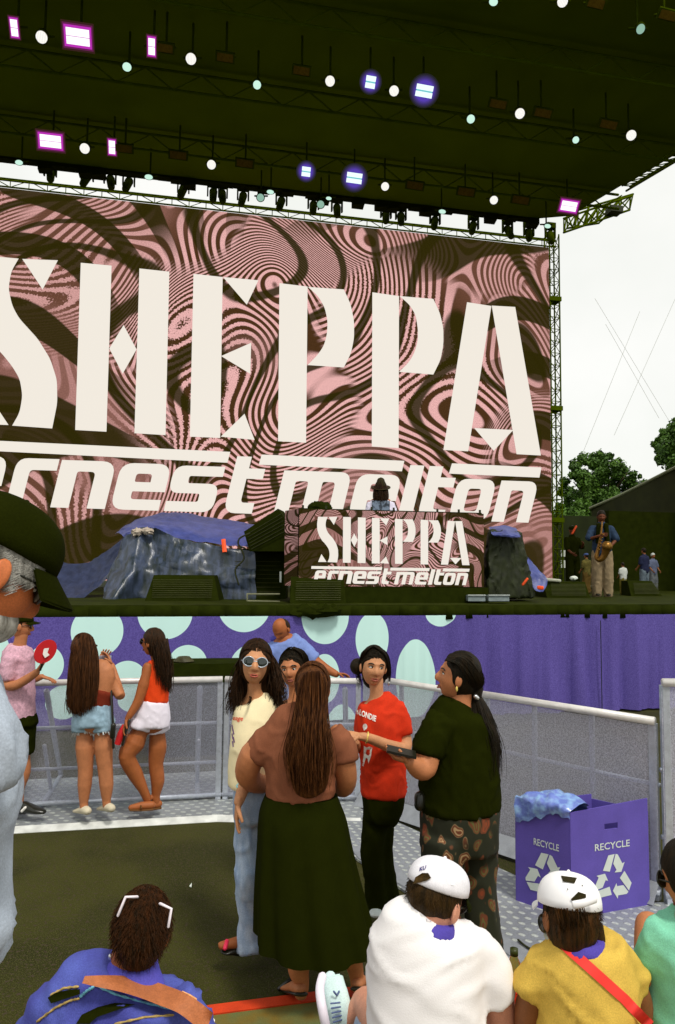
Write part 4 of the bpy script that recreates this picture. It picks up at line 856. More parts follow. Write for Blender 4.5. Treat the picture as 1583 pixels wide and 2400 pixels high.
# ================================================================ people
def skin(n, r, g, b): return mat('skin_'+n, C(r*.92, g*.91, b*.9), .6, .10, 22, .08, 260, spec=.35, grain=.10)
def cloth(n, r, g, b, var=.10, **k): return mat('cloth_'+n, C(r, g, b), k.pop('rough', .85), var, k.pop('scale', 14), k.pop('bump', .12), k.pop('bscale', 240), spec=.02 if r+g+b < 90 else .12, grain=k.pop('grain', .10), **k)
def hairm(n, a, b): a = tuple(x*.82 for x in a); b = tuple(x*.85 for x in b); return mat('hair_'+n, C(*a), .55, .3, 9, .5, 60, col2=C(*b), stretch=(9, 9, .9), spec=.15, sharp=(.35, .72))
M_eye = mat('eye_white', C(235, 230, 220), .2, .02, 5); M_iris = mat('iris', C(30, 20, 10), .15, .1, 5, spec=.6); M_dark = mat('dark_plastic', C(26, 26, 16), .3, .1, 9, spec=.5)
def sm(x): x = max(0, min(1, x)); return x*x*(3-2*x)
class Head:
    def __init__(s, c, hm, yaw, pitch=0, roll=0):
        s.c = Vector(c); s.k = hm/.23; s.M = (Matrix.Rotation(R(yaw), 3, 'Z') @ Matrix.Rotation(R(pitch), 3, 'X') @ Matrix.Rotation(R(roll), 3, 'Y'))*s.k
    def pt(s, x, y, z): return s.c+s.M @ Vector((x, y, z))
    def add(s, mb, wide=1.0, ears=True):
        def fn(n):
            x, y, z = .074*n.x*wide, (.088 if n.y > 0 else .100)*n.y, .115*n.z
            si = max(.05, math.hypot(n.x, n.y))
            if n.z < 0:
                q = -n.z; f = min(1.5, si**-.28); x *= f*(1-.19*q**1.8); y *= f*((1-.06*q) if n.y > 0 else (1-.42*q**1.2))
            if n.y > .05:
                ax = abs(x); w_ = sm(n.y*3)
                nose = math.exp(-(x/(.009+.007*sm((.02-z)/.05)))**2)*sm((.022-z)/.05)*sm((z+.052)/.013)
                y += w_*(.025*nose+.005*math.exp(-((z-.024)/.009)**2-(x/.05)**2)-.012*math.exp(-((ax-.031)/.017)**2-((z-.002)/.012)**2)
                     +.006*math.exp(-(x/.024)**2-((z+.064)/.006)**2)+.006*math.exp(-(x/.02)**2-((z+.078)/.006)**2)-.004*math.exp(-(x/.028)**2-((z+.071)/.003)**2)+.008*math.exp(-(x/.022)**2-((z+.102)/.012)**2)
                     +.005*math.exp(-((ax-.042)/.018)**2-((z+.03)/.022)**2))
            return Vector((x, y, z))
        mb.ell(s.c, None, s.M, 64, 60, fn)
        if ears:
            for e_ in (-1, 1):
                mb.ell(s.pt(.077*wide*e_, -.008, -.012), None, s.M, 12, 10, lambda n: Vector((n.x*.010+e_*.006*abs(n.y), n.y*.017, n.z*.031+(.0 if n.z > 0 else .0))))
    def face(s, t, look=(0, 0), lipc=(138, 66, 52), browc=None, lid=True, brow=.0032):
        br = browc or M_dark
        for e_ in (-1, 1):
            mb = MB(); mb.ell(s.pt(.031*e_, .0655, .001), None, s.M, 14, 10, lambda n: Vector((n.x*.0140, n.y*.011, n.z*.0064))); ey = obj('eye', mb, M_eye, t)
            mb = MB(); mb.ell(s.pt((.031+.006*look[0])*e_ if False else .031*e_+.006*look[0], .0745, .001+.003*look[1]), None, s.M, 12, 8, lambda n: Vector((n.x*.0056, n.y*.003, n.z*.0058)))
            o_ = obj('iris', mb, M_iris, None); BASE[o_.name] = BASE[t.name]
            for v in o_.data.vertices: v.co -= BASE[t.name]
            o_.parent = ey
            mb = MB(); mb.tube(catmull([s.pt(.014*e_, .0745, .002), s.pt(.023*e_, .0775, .0095), s.pt(.034*e_, .0765, .0105), s.pt(.047*e_, .068, .003)], 4), .0017*s.k, 5); obj('eyelash', mb, M_dark, t)
            mb = MB(); mb.tube(catmull([s.pt(.012*e_, .084, .019), s.pt(.026*e_, .0835, .026), s.pt(.040*e_, .077, .0265), s.pt(.052*e_, .066, .019)], 4), [brow*.8*s.k]+[brow*s.k]*11+[.001*s.k], 6); obj('eyebrow', mb, br, t)
        M_l = mat('lips_%d' % lipc[0], C(*lipc), .4, .05, 20, spec=.4)
        mb = MB()
        for z_, r_ in ((-.0655, .0040), (-.0765, .0050)): mb.tube(catmull([s.pt(-.023, .071, -.0705), s.pt(-.010, .0825, z_), s.pt(0, .0855, z_-.0005), s.pt(.010, .0825, z_), s.pt(.023, .071, -.0705)], 4), [.001*s.k]+[r_*s.k*.85]*15+[.001*s.k], 6)
        obj('lips', mb, M_l, t)
    def cap_hair(s, mb, back=.016, up=.016, r=(.083, .100, .107), part=False, low=0, amp=.004):
        def fn(n):
            k = 1+amp*8*noise.noise(Vector((n.x*3, n.y*3, n.z*2)))
            x, y, z = r[0]*n.x*k, r[1]*n.y*k, r[2]*n.z*k
            if n.z < 0 and n.y < .2: z *= 1+low; 
            if part and n.z > .5 and abs(x) < .01: z -= .006*(1-abs(x)/.01)
            zz = z+up+.008; y = y*.955*(1-.34*sm((.056-zz-3*x*x)/.035)*sm((.080-abs(x))/.018)) if n.y > 0 else y; return Vector((x, y-back+.001, zz))
        mb.ell(s.c, None, s.M, 40, 30, fn); return mb
def comb(mb, Hd, n=260, r=.0014, tail=(.3, -.85, -.35), R3=(.084, .101, .109), fuzz=0, seed=3, down=.02, zmax=9, zmin=-9):
    rr = random.Random(seed)
    def on(v, k=1.012):
        v = v.normalized(); x, y, z = v.x*R3[0]*k, v.y*R3[1]*k, v.z*R3[2]*k; zz = z+.024; y = y*.955*(1-.34*sm((.056-zz-3*x*x)/.035)*sm((.080-abs(x))/.018)) if y > 0 else y
        return Hd.pt(x, y-.015, zz)
    for _ in range(n):
        e_ = rr.choice((-1, 1)); t = rr.random(); o = rr.gauss(0, .03); D = catmull([Vector((.03*e_, .95-1.45*t, .33+.8*min(1, t*1.8))), Vector((.58*e_, .72-1.05*t+o, .40+.12*t)), Vector((.95*e_, .22-.6*t+o, .08+rr.gauss(0, .06))), Vector((tail[0]*e_, tail[1], tail[2]+rr.gauss(0, .05)))], 4)
        p_ = [on(v, 1.008+.012*rr.random()) for v in D]; mb.tube(p_, [r*Hd.k]*(len(p_)-1)+[r*.4*Hd.k], 3)
    for _ in range(fuzz):
        v = Vector((rr.gauss(0, 1), rr.gauss(0, 1)-.5, rr.gauss(0, 1)+.2)).normalized()
        if (v.y > .5 and v.z < .5) or v.z > zmax or v.z < zmin: continue
        p0 = on(v, .99); d_ = (Hd.M @ Vector((v.x*.5+rr.gauss(0, .3), v.y*.5-.1+rr.gauss(0, .3), v.z*.4-.75))).normalized()*Hd.k; mb.tube([p0, p0+d_*down*.5, p0+d_*down*rr.uniform(.8, 1.3)+Vector((0, 0, -.003))], [.0011*Hd.k, .0009*Hd.k, .0003*Hd.k], 3)
def hand(mb, w_, d_, nrm_, L=.18, curl=.5, thumb=1, spread=.12):
    """w_ wrist point, d_ direction to the fingertips, nrm_ palm normal (fingers curl towards it)"""
    d_ = Vector(d_).normalized(); nrm_ = Vector(nrm_); nrm_ = (nrm_-d_*nrm_.dot(d_)).normalized(); sd = d_.cross(nrm_)*thumb; w_ = Vector(w_); k = L/.18
    mb.tube([w_-d_*.02*k, w_+d_*.01*k, w_+d_*.045*k, w_+d_*.085*k], [(.026*k, .019*k), (.030*k, .018*k), (.040*k, .016*k), (.040*k, .013*k)], 14, ref=sd)
    for i, (off, ln, r_) in enumerate(((.030, .070, .0088), (.010, .080, .0092), (-.011, .074, .0088), (-.031, .058, .0078))):
        p = w_+d_*.082*k+sd*off*k; dd = (d_+sd*(off*spread/.03)*.6).normalized(); pts_ = [p]; rad_ = [r_*k*1.05]; an = curl*(.35+.06*i); 
        for j, fr in enumerate((.45, .30, .25)):
            an2 = an*(1+j*.95); v = dd*math.cos(an2)+nrm_*math.sin(an2); p = p+v*ln*fr*k; pts_.append(p); rad_.append(r_*k*(.95-.12*j))
        mb.tube(pts_, rad_, 8, ref=sd)
    b = w_+d_*.028*k+sd*.028*k; v = (d_*.62+sd*.62+nrm_*.35*(.4+curl)).normalized(); m_ = b+v*.036*k; v2 = (d_*.8+sd*.15+nrm_*.55*(.3+curl)).normalized(); mb.tube([b-v*.01*k, m_, m_+v2*.03*k], [.0135*k, .0105*k, .008*k], 8)
    return mb
def shoe(mb, heel, toe, w_=.045, h_=.04, top=True):
    heel, toe = Vector(heel), Vector(toe); d = toe-heel; u = d.cross(Vector((0, 0, 1))).normalized(); up_ = u.cross(d).normalized()
    if up_.z < 0: up_ = -up_
    pr = [(0, .72, .95), (.15, .82, 1.05), (.35, .80, 1.1), (.55, .95, .85), (.75, 1.05, .62), (.9, .95, .5), (1, .6, .38)]
    mb.tube([heel+d*t+up_*h_*hh*.9 for t, ww, hh in pr], [(w_*ww, h_*hh*.9) for t, ww, hh in pr], 14, ref=u)
    return mb
class Fig:
    def __init__(s, label, D, bx, by, group=None, base=None):
        s.D = D; s.s = D/F; s.t = thing('person', label, 'person', base if base is not None else Vector((P(bx, by, D).x, D, 0)), group); s.body = MB(); s.extra = MB()
    def p(s, x, y, dy=0): return P(x, y, s.D+dy)
    def limb(s, mb, L, seg=14, k=4):       # (px,py,dy,r_px)
        if mb is s.body: L = [(L[0][0], L[0][1], L[0][2], L[0][3]*.6)]+list(L[1:])
        q = catmull([Vector((*s.p(a, b, c), r*s.s))if False else s.p(a, b, c) for a, b, c, r in L], k); n = len(L); rr = []
        for i in range(n-1):
            for j in range(k): t = j/k; t = t*t*(3-2*t) if False else t; rr.append((L[i][3]*(1-t)+L[i+1][3]*t)*s.s)
        rr.append(L[-1][3]*s.s); return mb.tube(q, rr, seg, flat=mb is not s.body)
    def torso(s, mb, L, seg=28, k=4):      # (px,py,dy,hw_px,thick_m)
        q = catmull([s.p(a, b, c) for a, b, c, h_, t_ in L], k); w3 = catmull([Vector((h_*s.s, t_, 0)) for a, b, c, h_, t_ in L], k)
        return mb.tube(q, [(max(.004, v.x), max(.004, v.y)) for v in w3], seg, flat=mb is not s.body)
    def garment(s, name, mb, m, vox=.014, wr=.006, ws=(10, 10, 6), it=4, seed=None, label=None, infl=.007):
        r = remesh(mb, vox, it)
        if infl:
            N_ = normals(r); r.v = [v+n*infl for v, n in zip(r.v, N_)]
        if wr: wrinkle(r, wr*.7, ws, seed if seed is not None else s.D*7)
        o = obj(name, r, m, s.t, True, label); return r
    def finish(s, m, vox=.008, it=3):
        if s.body.v: r = remesh(s.body, vox, it)
        else: r = MB()
        r.merge(s.extra); return obj('body', r, m, s.t)
def strands(mb, f, guides, n, r=.004, jit=.012, wav=0.0, seed=1, k=5, seg=3, wf=9):
    n = int(n*2.6); r *= .55; jit *= 1.25
    """guides: curves of (px,py,dy) side by side; strands are interpolated between neighbours"""
    rr = random.Random(seed); G3 = [catmull([f.p(*q) for q in g], k) for g in guides]
    for _ in range(n):
        u = rr.random()*(len(G3)-1); i = min(int(u), len(G3)-2); t = u-i; a, b = G3[i], G3[i+1]; m_ = min(len(a), len(b)); ph = rr.uniform(0, 6.3); j0 = Vector((rr.gauss(0, 1), rr.gauss(0, 1), 0))*jit; e_ = rr.uniform(.78, 1.0); pts_ = []
        for q in range(m_):
            w_ = q/(m_-1); p = a[q].lerp(b[q], t)+j0*(.3+w_); p += Vector((math.sin(ph+w_*wf), math.cos(ph*1.3+w_*wf), 0))*wav*w_; pts_.append(p)
        m2 = max(3, int(m_*e_)); pts_ = pts_[:m2]
        mb.tube(pts_, [r*(1-.75*(i_/(m2-1))**2) for i_ in range(m2)], seg)
    return mb
def sunglasses(H, t, m_frame, m_lens, w_=.052, h_=.024, dy=0, arms=True, nm='sunglasses'):
    mb = MB()
    for e_ in (-1, 1):
        c_ = (.034*e_, .088+dy, .003); ring = [H.pt(c_[0]+w_*.56*math.cos(a_)*(1+.08*math.cos(2*a_)), c_[1]-.006*abs(math.cos(a_))*(1 if math.cos(a_)*e_ > 0 else .2), c_[2]+h_*math.sin(a_)*(1.0 if math.sin(a_) < 0 else 1.0+.12*(math.cos(a_)*e_))) for a_ in [2*math.pi*i/20 for i in range(21)]]
        mb.tube(ring, .0034*H.k, 6)
        if arms: mb.tube([H.pt(.062*e_, .080+dy, .008), H.pt(.078*e_, .03, .006), H.pt(.080*e_, -.02, 0)], .003*H.k, 6)
    mb.tube([H.pt(-.008, .092+dy, .006), H.pt(.008, .092+dy, .006)], .003*H.k, 6); o = obj(nm, mb, m_frame, t)
    for e_ in (-1, 1):
        mb = MB(); mb.ell(H.pt(.034*e_, .084+dy, .003), None, H.M, 20, 8, lambda n: Vector((n.x*w_*.54, n.y*.004, n.z*h_))); l_ = obj('lens', mb, m_lens, None); 
        for v in l_.data.vertices: v.co -= BASE[t.name]
        l_.parent = o
    return o
def ballcap(H, t, m, brim_m=None, brim_dir=1, droop=0, hgt=.075, extra=None, r=(.089, .107)):
    """dome over the skull, brim towards +y (1) or -y (-1)"""
    mb = MB(); nu, nv = 40, 12; vv = []
    for j in range(nv+1):
        th = (math.pi/2)*j/nv
        for i in range(nu):
            ph = 2*math.pi*i/nu; q = math.sin(th)**.85; dome = math.cos(th)**.8
            seam = 1-.012*(abs(math.sin(ph*3))**.2 < .35)
            vv.append(H.pt(r[0]*q*math.cos(ph)*seam, r[1]*q*math.sin(ph)*seam-.008, .038+hgt*1.1*dome))
    for sc_ in (1.0,): pass
    k = len(mb.v); mb.v += vv
    for j in range(nv):
        for i in range(nu): mb.f.append((j*nu+i, (j+1)*nu+i, (j+1)*nu+(i+1) % nu, j*nu+(i+1) % nu))
    low = [H.pt(r[0]*.93*math.cos(2*math.pi*i/nu), r[1]*.93*math.sin(2*math.pi*i/nu)-.008, .034) for i in range(nu)]; b0 = len(mb.v); mb.v += low
    for i in range(nu): mb.f.append((nv*nu+i, b0+i, b0+(i+1) % nu, nv*nu+(i+1) % nu))
    mb.ell(H.pt(0, -.008, .038+hgt*1.1), None, H.M, 8, 6, lambda n: n*.006)
    c_ = obj('cap', mb, m, t)
    if brim_m is not False:
        bm = MB(); bd = brim_dir; rows = []
        for j in range(7):
            u = j/6; row = []
            for i in range(13):
                a_ = (i/12-.5)*2*1.15; x = (r[0]*.98)*math.sin(a_); y = (r[1]*math.cos(a_)*.98+u*.062*math.cos(a_*.9)**.7*1.0); z = .040-.012*math.sin(a_)**2*1.6-u*droop
                row.append(H.pt(x*(1-.05*u), (y)*bd-.008, z))
            rows.append(row)
        for th_ in (0, .004):
            k0 = len(bm.v)
            for row in rows: bm.v += [p+H.M @ Vector((0, 0, th_)) for p in row]
            for j in range(6):
                for i in range(12): f_ = (k0+j*13+i, k0+j*13+i+1, k0+(j+1)*13+i+1, k0+(j+1)*13+i); bm.f.append(f_ if th_ else f_[::-1])
        bo = obj('brim', bm, brim_m or m, None)
        for v in bo.data.vertices: v.co -= BASE[t.name]
        bo.parent = c_
    return c_, mb
SK_t = skin('tan', 198, 128, 84); SK_l = skin('light', 232, 178, 140); SK_d = skin('deep', 148, 92, 52); SK_w = skin('warm', 214, 152, 108); SK_o = skin('ruddy', 172, 98, 50)
HB = hairm('black', (22, 18, 6), (48, 34, 14)); HBR = hairm('brown', (52, 28, 8), (112, 66, 30)); HDB = hairm('dark_brown', (34, 22, 6), (74, 44, 18)); HG = hairm('grey', (150, 146, 134), (250, 246, 236))
K_black = cloth('black', 28, 32, 2, .1)
def sobj_child(o_, t):
    pass
# ---------------------------------------------------------------- woman seen from behind, brown top, long black skirt
f = Fig('woman seen from behind in a brown top and long black skirt with waist-long brown hair', 3.67, 745, 2320)
H = Head(f.p(734, 1612), .225, -6); H.add(f.extra)
f.torso(f.body, [(736, 1645, 0, 20, .055), (735, 1672, 0, 22, .055), (712, 1700, 0, 74, .08), (706, 1760, 0, 74, .10), (705, 1868, 0, 70, .11)])
for L in ([(638, 1712, 0, 30), (594, 1768, .02, 31), (581, 1815, .08, 29), (612, 1838, .22, 22), (660, 1820, .34, 15)], [(790, 1716, 0, 30), (804, 1775, 0, 28), (812, 1828, .05, 25), (800, 1846, .16, 22), (770, 1820, .32, 15)]): f.limb(f.body, L)
for sgn, L in ((1, [(706, 2150, 0, 30), (700, 2262, 0, 26), (708, 2300, 0, 17), (706, 2326, 0, 16)]), (1, [(820, 2150, 0, 30), (826, 2235, 0, 22), (836, 2285, .02, 17), (838, 2312, .02, 15)])): f.limb(f.body, L)
hand(f.extra, f.p(660, 1820, .34), (.6, .3, .2), (0, 0, -1), curl=.8); hand(f.extra, f.p(770, 1820, .32), (-.6, .3, .2), (0, 0, -1), curl=.8, thumb=-1)
shoe(f.extra, f.p(706, 2330, -.05), f.p(668, 2318, .17), .040, .026); shoe(f.extra, f.p(838, 2318, -.03), f.p(862, 2302, .2), .040, .026)
f.finish(SK_t)
mb = MB(); f.torso(mb, [(735, 1676, 0, 26, .062), (718, 1692, 0, 62, .085), (708, 1712, 0, 80, .10), (706, 1760, 0, 84, .125), (705, 1815, 0, 78, .125), (705, 1868, 0, 78, .122)])
f.limb(mb, [(654, 1716, 0, 32), (622, 1745, .01, 34), (603, 1770, .03, 35)]); f.limb(mb, [(774, 1716, 0, 31), (798, 1750, 0, 32), (806, 1783, 0, 32)])
f.garment('top', mb, cloth('brown_knit', 132, 80, 56, .12), .012, .007, (9, 9, 7))
mb = MB(); rows = [(706, 1862, 0, 82, .125), (706, 1890, 0, 92, .14), (709, 1925, 0, 100, .16), (714, 1990, 0, 107, .18), (720, 2060, 0, 116, .20), (728, 2130, 0, 125, .22), (738, 2200, 0, 134, .235)]
q = catmull([f.p(a, b, c) for a, b, c, h_, t_ in rows], 6); w3 = catmull([Vector((h_*f.s, t_, 0)) for *_, h_, t_ in rows], 6); nseg = 96; k0 = 0
for i, (c_, w_) in enumerate(zip(q, w3)):
    u_ = i/(len(q)-1)
    for j in range(nseg):
        an = 2*math.pi*j/nseg; rip = 1+u_*.055*(math.sin(an*9+.5*math.sin(an*3))+.4*math.sin(an*17)); zz = -.035*u_**4*math.sin(an+2.6)
        mb.v.append(c_+Vector((w_.x*rip*math.cos(an), w_.y*rip*math.sin(an), zz)))
for i in range(len(q)-1):
    for j in range(nseg): mb.f.append((i*nseg+j, i*nseg+(j+1) % nseg, (i+1)*nseg+(j+1) % nseg, (i+1)*nseg+j))
mb.f.append(tuple(range(nseg))); obj('skirt', mb, cloth('black_skirt', 29, 33, 3, .08), f.t)
mb = MB(); H.cap_hair(mb, .012, .01, (.090, .108, .112), low=.25, part=False); f.torso(mb, [(734, 1640, -.03, 36, .06), (731, 1672, -.09, 32, .05), (728, 1720, -.12, 44, .035), (726, 1790, -.13, 46, .03), (726, 1850, -.125, 36, .02), (728, 1868, -.12, 16, .012)])
strands(mb, f, [[(700, 1600, -.10), (697, 1650, -.12), (690, 1700, -.15), (676, 1770, -.165), (690, 1850, -.15)], [(722, 1575, -.13), (715, 1650, -.14), (708, 1720, -.17), (704, 1800, -.18), (708, 1868, -.16)], [(745, 1572, -.13), (745, 1650, -.14), (738, 1720, -.18), (736, 1800, -.185), (736, 1876, -.16)], [(768, 1600, -.10), (764, 1650, -.12), (768, 1700, -.16), (778, 1770, -.17), (772, 1850, -.15)]], 260, .0045, .012, .010, 3)
comb(mb, H, 260, .0014, (.2, -.9, -.3), (.090, .108, .112)); obj('hair', mb, hairm('auburn', (60, 28, 6), (128, 76, 34)), f.t)
for p0, p1 in (((706, 2326), (668, 2316)), ((838, 2314), (862, 2300))):
    mb = MB(); a_, b_ = f.p(p0[0], p0[1]+4, -.06), f.p(p1[0], p1[1]+4, .2); mb.tube([a_, a_.lerp(b_, .5), b_], [(.036, .011), (.042, .009), (.036, .009)], 12); mb.tube([a_.lerp(b_, .7)+Vector((-.05, 0, .01)), a_.lerp(b_, .7)+Vector((0, 0, .055)), a_.lerp(b_, .7)+Vector((.05, 0, .01))], .012, 6); obj('sandal', mb, M_dark, f.t)
# ---------------------------------------------------------------- woman in sunglasses and cream t-shirt
f = Fig('woman in pale sunglasses and cream t-shirt with long dark wavy hair and light jeans', 4.0, 590, 2238)
H = Head(f.p(599, 1553, -.02), .222, 186, 8, -5); H.add(f.extra, .95, False)
f.torso(f.body, [(597, 1585, 0, 17, .05), (597, 1625, .02, 18, .052), (600, 1655, .04, 45, .07), (598, 1760, .04, 46, .09), (600, 1850, .03, 44, .10)])
for L in ([(572, 1665, .02, 20), (580, 1740, -.04, 20), (590, 1800, -.08, 17), (570, 1850, -.16, 14), (560, 1880, -.2, 11)], [(630, 1650, .06, 22), (632, 1730, .1, 20), (625, 1800, .12, 16), (640, 1850, .1, 13)]): f.limb(f.body, L)
hand(f.extra, f.p(560, 1880, -.2), (-.12, .05, -1), (1, .2, 0), .17, .45, 1)
hand(f.extra, f.p(640, 1850, .1), (0, 0, -1), (-1, 0, 0), .17, .5, 1)
f.finish(SK_w)
mb = MB(); f.torso(mb, [(598, 1637, .03, 22, .06), (602, 1650, .03, 44, .085), (600, 1680, .02, 52, .11), (594, 1740, 0, 50, .125), (584, 1800, 0, 45, .12), (581, 1842, 0, 41, .12)])
f.limb(mb, [(622, 1645, .05, 26), (630, 1690, .07, 28), (630, 1728, .08, 29)]); f.limb(mb, [(572, 1665, 0, 22), (578, 1705, -.03, 25), (585, 1738, -.04, 24)])
TEE = f.garment('t_shirt', mb, cloth('cream', 240, 226, 184, .05, grain=.04), .012, .005, (8, 8, 5), label='cream t-shirt with red script lettering')
tr = bvh([TEE]); v2, f2 = text_mesh('eage', .35, .01); mb = MB()
rr_ = []
for x, y in v2:
    px, py = 546+24*x, 1691-11*y+2*x; r_ = ray(px, py).normalized(); h_ = tr.ray_cast(CAMP, r_); rr_.append((h_[0]-r_*.004) if h_[0] else P(px, py, 3.85))
mb.add(rr_, f2); obj('lettering', mb, mat('print_red', C(220, 60, 36), .7), f.t, False)
mb = decal([[(543+a, 1700+b), (545+a, 1698+b), (547+a*1.3, 1712+b), (545+a, 1713+b)] for a, b in ((0, 0), (2, 9), (0, 20), (3, 28), (1, 38))], tr, .004); obj('print', mb, mat('print_violet', C(110, 70, 130), .7), f.t, False)
mb = MB(); f.torso(mb, [(594, 1835, 0, 40, .11), (594, 1880, 0, 43, .12), (596, 1920, 0, 42, .11)]); f.limb(mb, [(588, 1900, 0, 34), (585, 1990, 0, 31), (583, 2060, -.02, 29), (588, 2130, .02, 25), (586, 2190, .02, 28), (585, 2232, .0, 31)]); f.limb(mb, [(618, 1900, .04, 30), (628, 2000, .08, 30), (634, 2120, .12, 25), (640, 2215, .12, 30)])
f.garment('jeans', mb, mat('washed_denim', C(136, 158, 190), .85, .15, 9, .15, 200, col2=C(176, 192, 212), grain=.14, stretch=(3, 3, 1), spec=.1), .014, .012, (8, 8, 5))
mb = MB(); H.cap_hair(mb, .020, .013, (.092, .1, .112), low=.3); f.torso(mb, [(596, 1560, .06, 40, .06), (592, 1620, .09, 46, .07), (592, 1670, .12, 46, .06), (590, 1700, .12, 30, .04)])
strands(mb, f, [[(580, 1522, -.02), (562, 1560, .0), (546, 1620, -.02), (538, 1680, -.04)], [(588, 1512, 0), (570, 1560, .03), (560, 1620, .02), (552, 1690, .0)], [(590, 1508, .06), (585, 1580, .12), (580, 1640, .13), (570, 1700, .1)]], 130, .0055, .014, .016, 5, wf=14)
strands(mb, f, [[(612, 1510, .05), (620, 1580, .12), (626, 1640, .14), (628, 1700, .12)], [(614, 1512, 0), (640, 1560, .02), (648, 1620, .0), (650, 1690, .0)], [(620, 1522, -.02), (644, 1560, -.0), (656, 1610, -.02), (658, 1680, -.02)]], 130, .0055, .014, .016, 6, wf=14)
strands(mb, f, [[(584, 1632, -.03), (586, 1640, -.10), (580, 1650, -.13)], [(590, 1634, -.03), (589, 1645, -.10), (578, 1655, -.13)]], 8, .004, .003, .004, 8)
comb(mb, H, 300, .0015, (.75, -.4, -.6), (.092, .1, .112)); obj('hair', mb, HDB, f.t)
M_clear = mat('clear_frame', C(170, 180, 190), .15, .05, 9, spec=.8); M_lens = mat('tinted_lens', C(30, 40, 36), .08, .2, 40, metal=.2, spec=1)
sunglasses(H, f.t, M_clear, M_lens, .056, .026); H.face(f.t, lipc=(170, 82, 66))
mb = MB(); c_ = f.p(572, 1842, -.15); mb.tube([c_+Vector((math.cos(a_)*.036, math.sin(a_)*.03, .004*math.sin(a_))) for a_ in [i*.5236 for i in range(13)]], .006, 6); obj('bracelet', mb, mat('mint_band', C(160, 220, 226), .5), f.t)
mb = MB(); shoe(mb, f.p(560, 2240, .0), f.p(520, 2218, -.02)+Vector((0, 0, -.03)), .040, .022); obj('sandal', mb, M_dark, f.t)
mb = MB()
for i in range(5): mb.ell(f.p(517+i*5.5, 2213+i*1.2, -.03+.008*i), (.012, .012, .011))
mb.tube([f.p(522, 2216, -.03), f.p(560, 2208, 0)], [.022, .03], 10); obj('foot', mb, SK_o, f.t)
mb = MB(); mb.tube([f.p(528, 2222, -.06), f.p(532, 2206, -.03), f.p(540, 2210, .03)], .012, 6); obj('sandal_strap', mb, mat('pink_strap', C(226, 50, 84), .4), f.t)
# ---------------------------------------------------------------- girl behind between the two
f = Fig('girl with pulled-back dark hair and white top standing behind between sunglasses woman and brown-top woman', 4.75, 690, 2090)
H = Head(f.p(683, 1567), .218, 172, 2, 6); H.add(f.extra, .98)
f.torso(f.body, [(690, 1600, .02, 14, .045), (690, 1640, .03, 15, .05), (690, 1662, .04, 46, .07), (690, 1760, .04, 42, .09), (690, 1830, .04, 44, .1)])
for L in ([(650, 1672, .05, 15), (644, 1740, .05, 13), (648, 1800, 0, 11), (655, 1850, 0, 9)], [(730, 1672, .05, 15), (736, 1740, .05, 13), (732, 1800, 0, 11), (725, 1850, 0, 9)]): f.limb(f.body, L)
hand(f.extra, f.p(655, 1850, 0), (0, 0, -1), (1, 0, 0), .16); hand(f.extra, f.p(725, 1850, 0), (0, 0, -1), (-1, 0, 0), .16, thumb=-1)
f.finish(SK_t); H.face(f.t, (0.1, 0), (140, 72, 56), brow=.004)
mb = MB(); f.torso(mb, [(689, 1648, .03, 18, .055), (690, 1660, .03, 42, .08), (690, 1680, .03, 50, .1), (690, 1740, .03, 46, .11), (690, 1835, .03, 48, .115)]); f.limb(mb, [(652, 1672, .05, 18), (646, 1712, .05, 18)]); f.limb(mb, [(728, 1672, .05, 18), (734, 1712, .05, 18)])
f.garment('top', mb, cloth('white', 232, 226, 214, .05), .014, .008)
mb = MB(); f.torso(mb, [(690, 1825, .03, 46, .11), (690, 1880, .03, 47, .11)]); f.limb(mb, [(672, 1860, .03, 26), (670, 1980, .03, 21), (668, 2085, .03, 18)]); f.limb(mb, [(708, 1860, .03, 26), (712, 1980, .03, 21), (714, 2085, .03, 18)]); f.garment('trousers', mb, K_black, .016, .006)
mb = MB(); H.cap_hair(mb, .016, .012, (.084, .098, .110), low=.15); f.torso(mb, [(694, 1560, .07, 30, .05), (704, 1600, .1, 24, .05), (706, 1640, .12, 14, .03)]); strands(mb, f, [[(676, 1518, -.03), (664, 1535, -.02), (661, 1570, .02)], [(684, 1516, -.02), (668, 1530, .02), (666, 1580, .05)]], 40, .004, .004); strands(mb, f, [[(684, 1518, -.03), (706, 1534, -.02), (712, 1572, .02)], [(690, 1516, 0), (716, 1532, .04), (722, 1590, .06)], [(690, 1516, 0), (722, 1545, .06), (726, 1610, .1)]], 60, .004, .004); comb(mb, H, 300); obj('hair', mb, HB, f.t)
mb = MB(); shoe(mb, f.p(670, 2095, .08), f.p(666, 2100, -.14), .04, .035); obj('shoe', mb, M_dark, f.t); mb = MB(); shoe(mb, f.p(714, 2095, .08), f.p(716, 2100, -.14), .04, .035); obj('shoe', mb, M_dark, f.t)
# ---------------------------------------------------------------- girl in red printed t-shirt
f = Fig('girl in a red printed t-shirt and black flared trousers looking aside', 4.43, 900, 2145)
H = Head(f.p(876, 1562), .218, 190, 0, -6); H.add(f.extra)
f.torso(f.body, [(882, 1595, .02, 17, .05), (884, 1632, .03, 18, .055), (888, 1655, .03, 46, .07), (895, 1760, .03, 44, .09), (900, 1860, .03, 46, .1)])
f.limb(f.body, [(928, 1660, .02, 20), (944, 1712, .02, 17), (950, 1752, -.02, 15), (918, 1750, -.14, 14), (868, 1731, -.24, 11), (846, 1726, -.26, 9)])
f.limb(f.body, [(856, 1668, .04, 18), (846, 1720, .08, 16), (840, 1752, .04, 14), (830, 1738, -.08, 11)])
hand(f.extra, f.p(846, 1726, -.26), (-1, -.1, .18), (.1, .3, -1), .165, .8, 1); hand(f.extra, f.p(830, 1738, -.08), (-.9, -.3, .4), (0, .2, -1), .16, .8, -1)
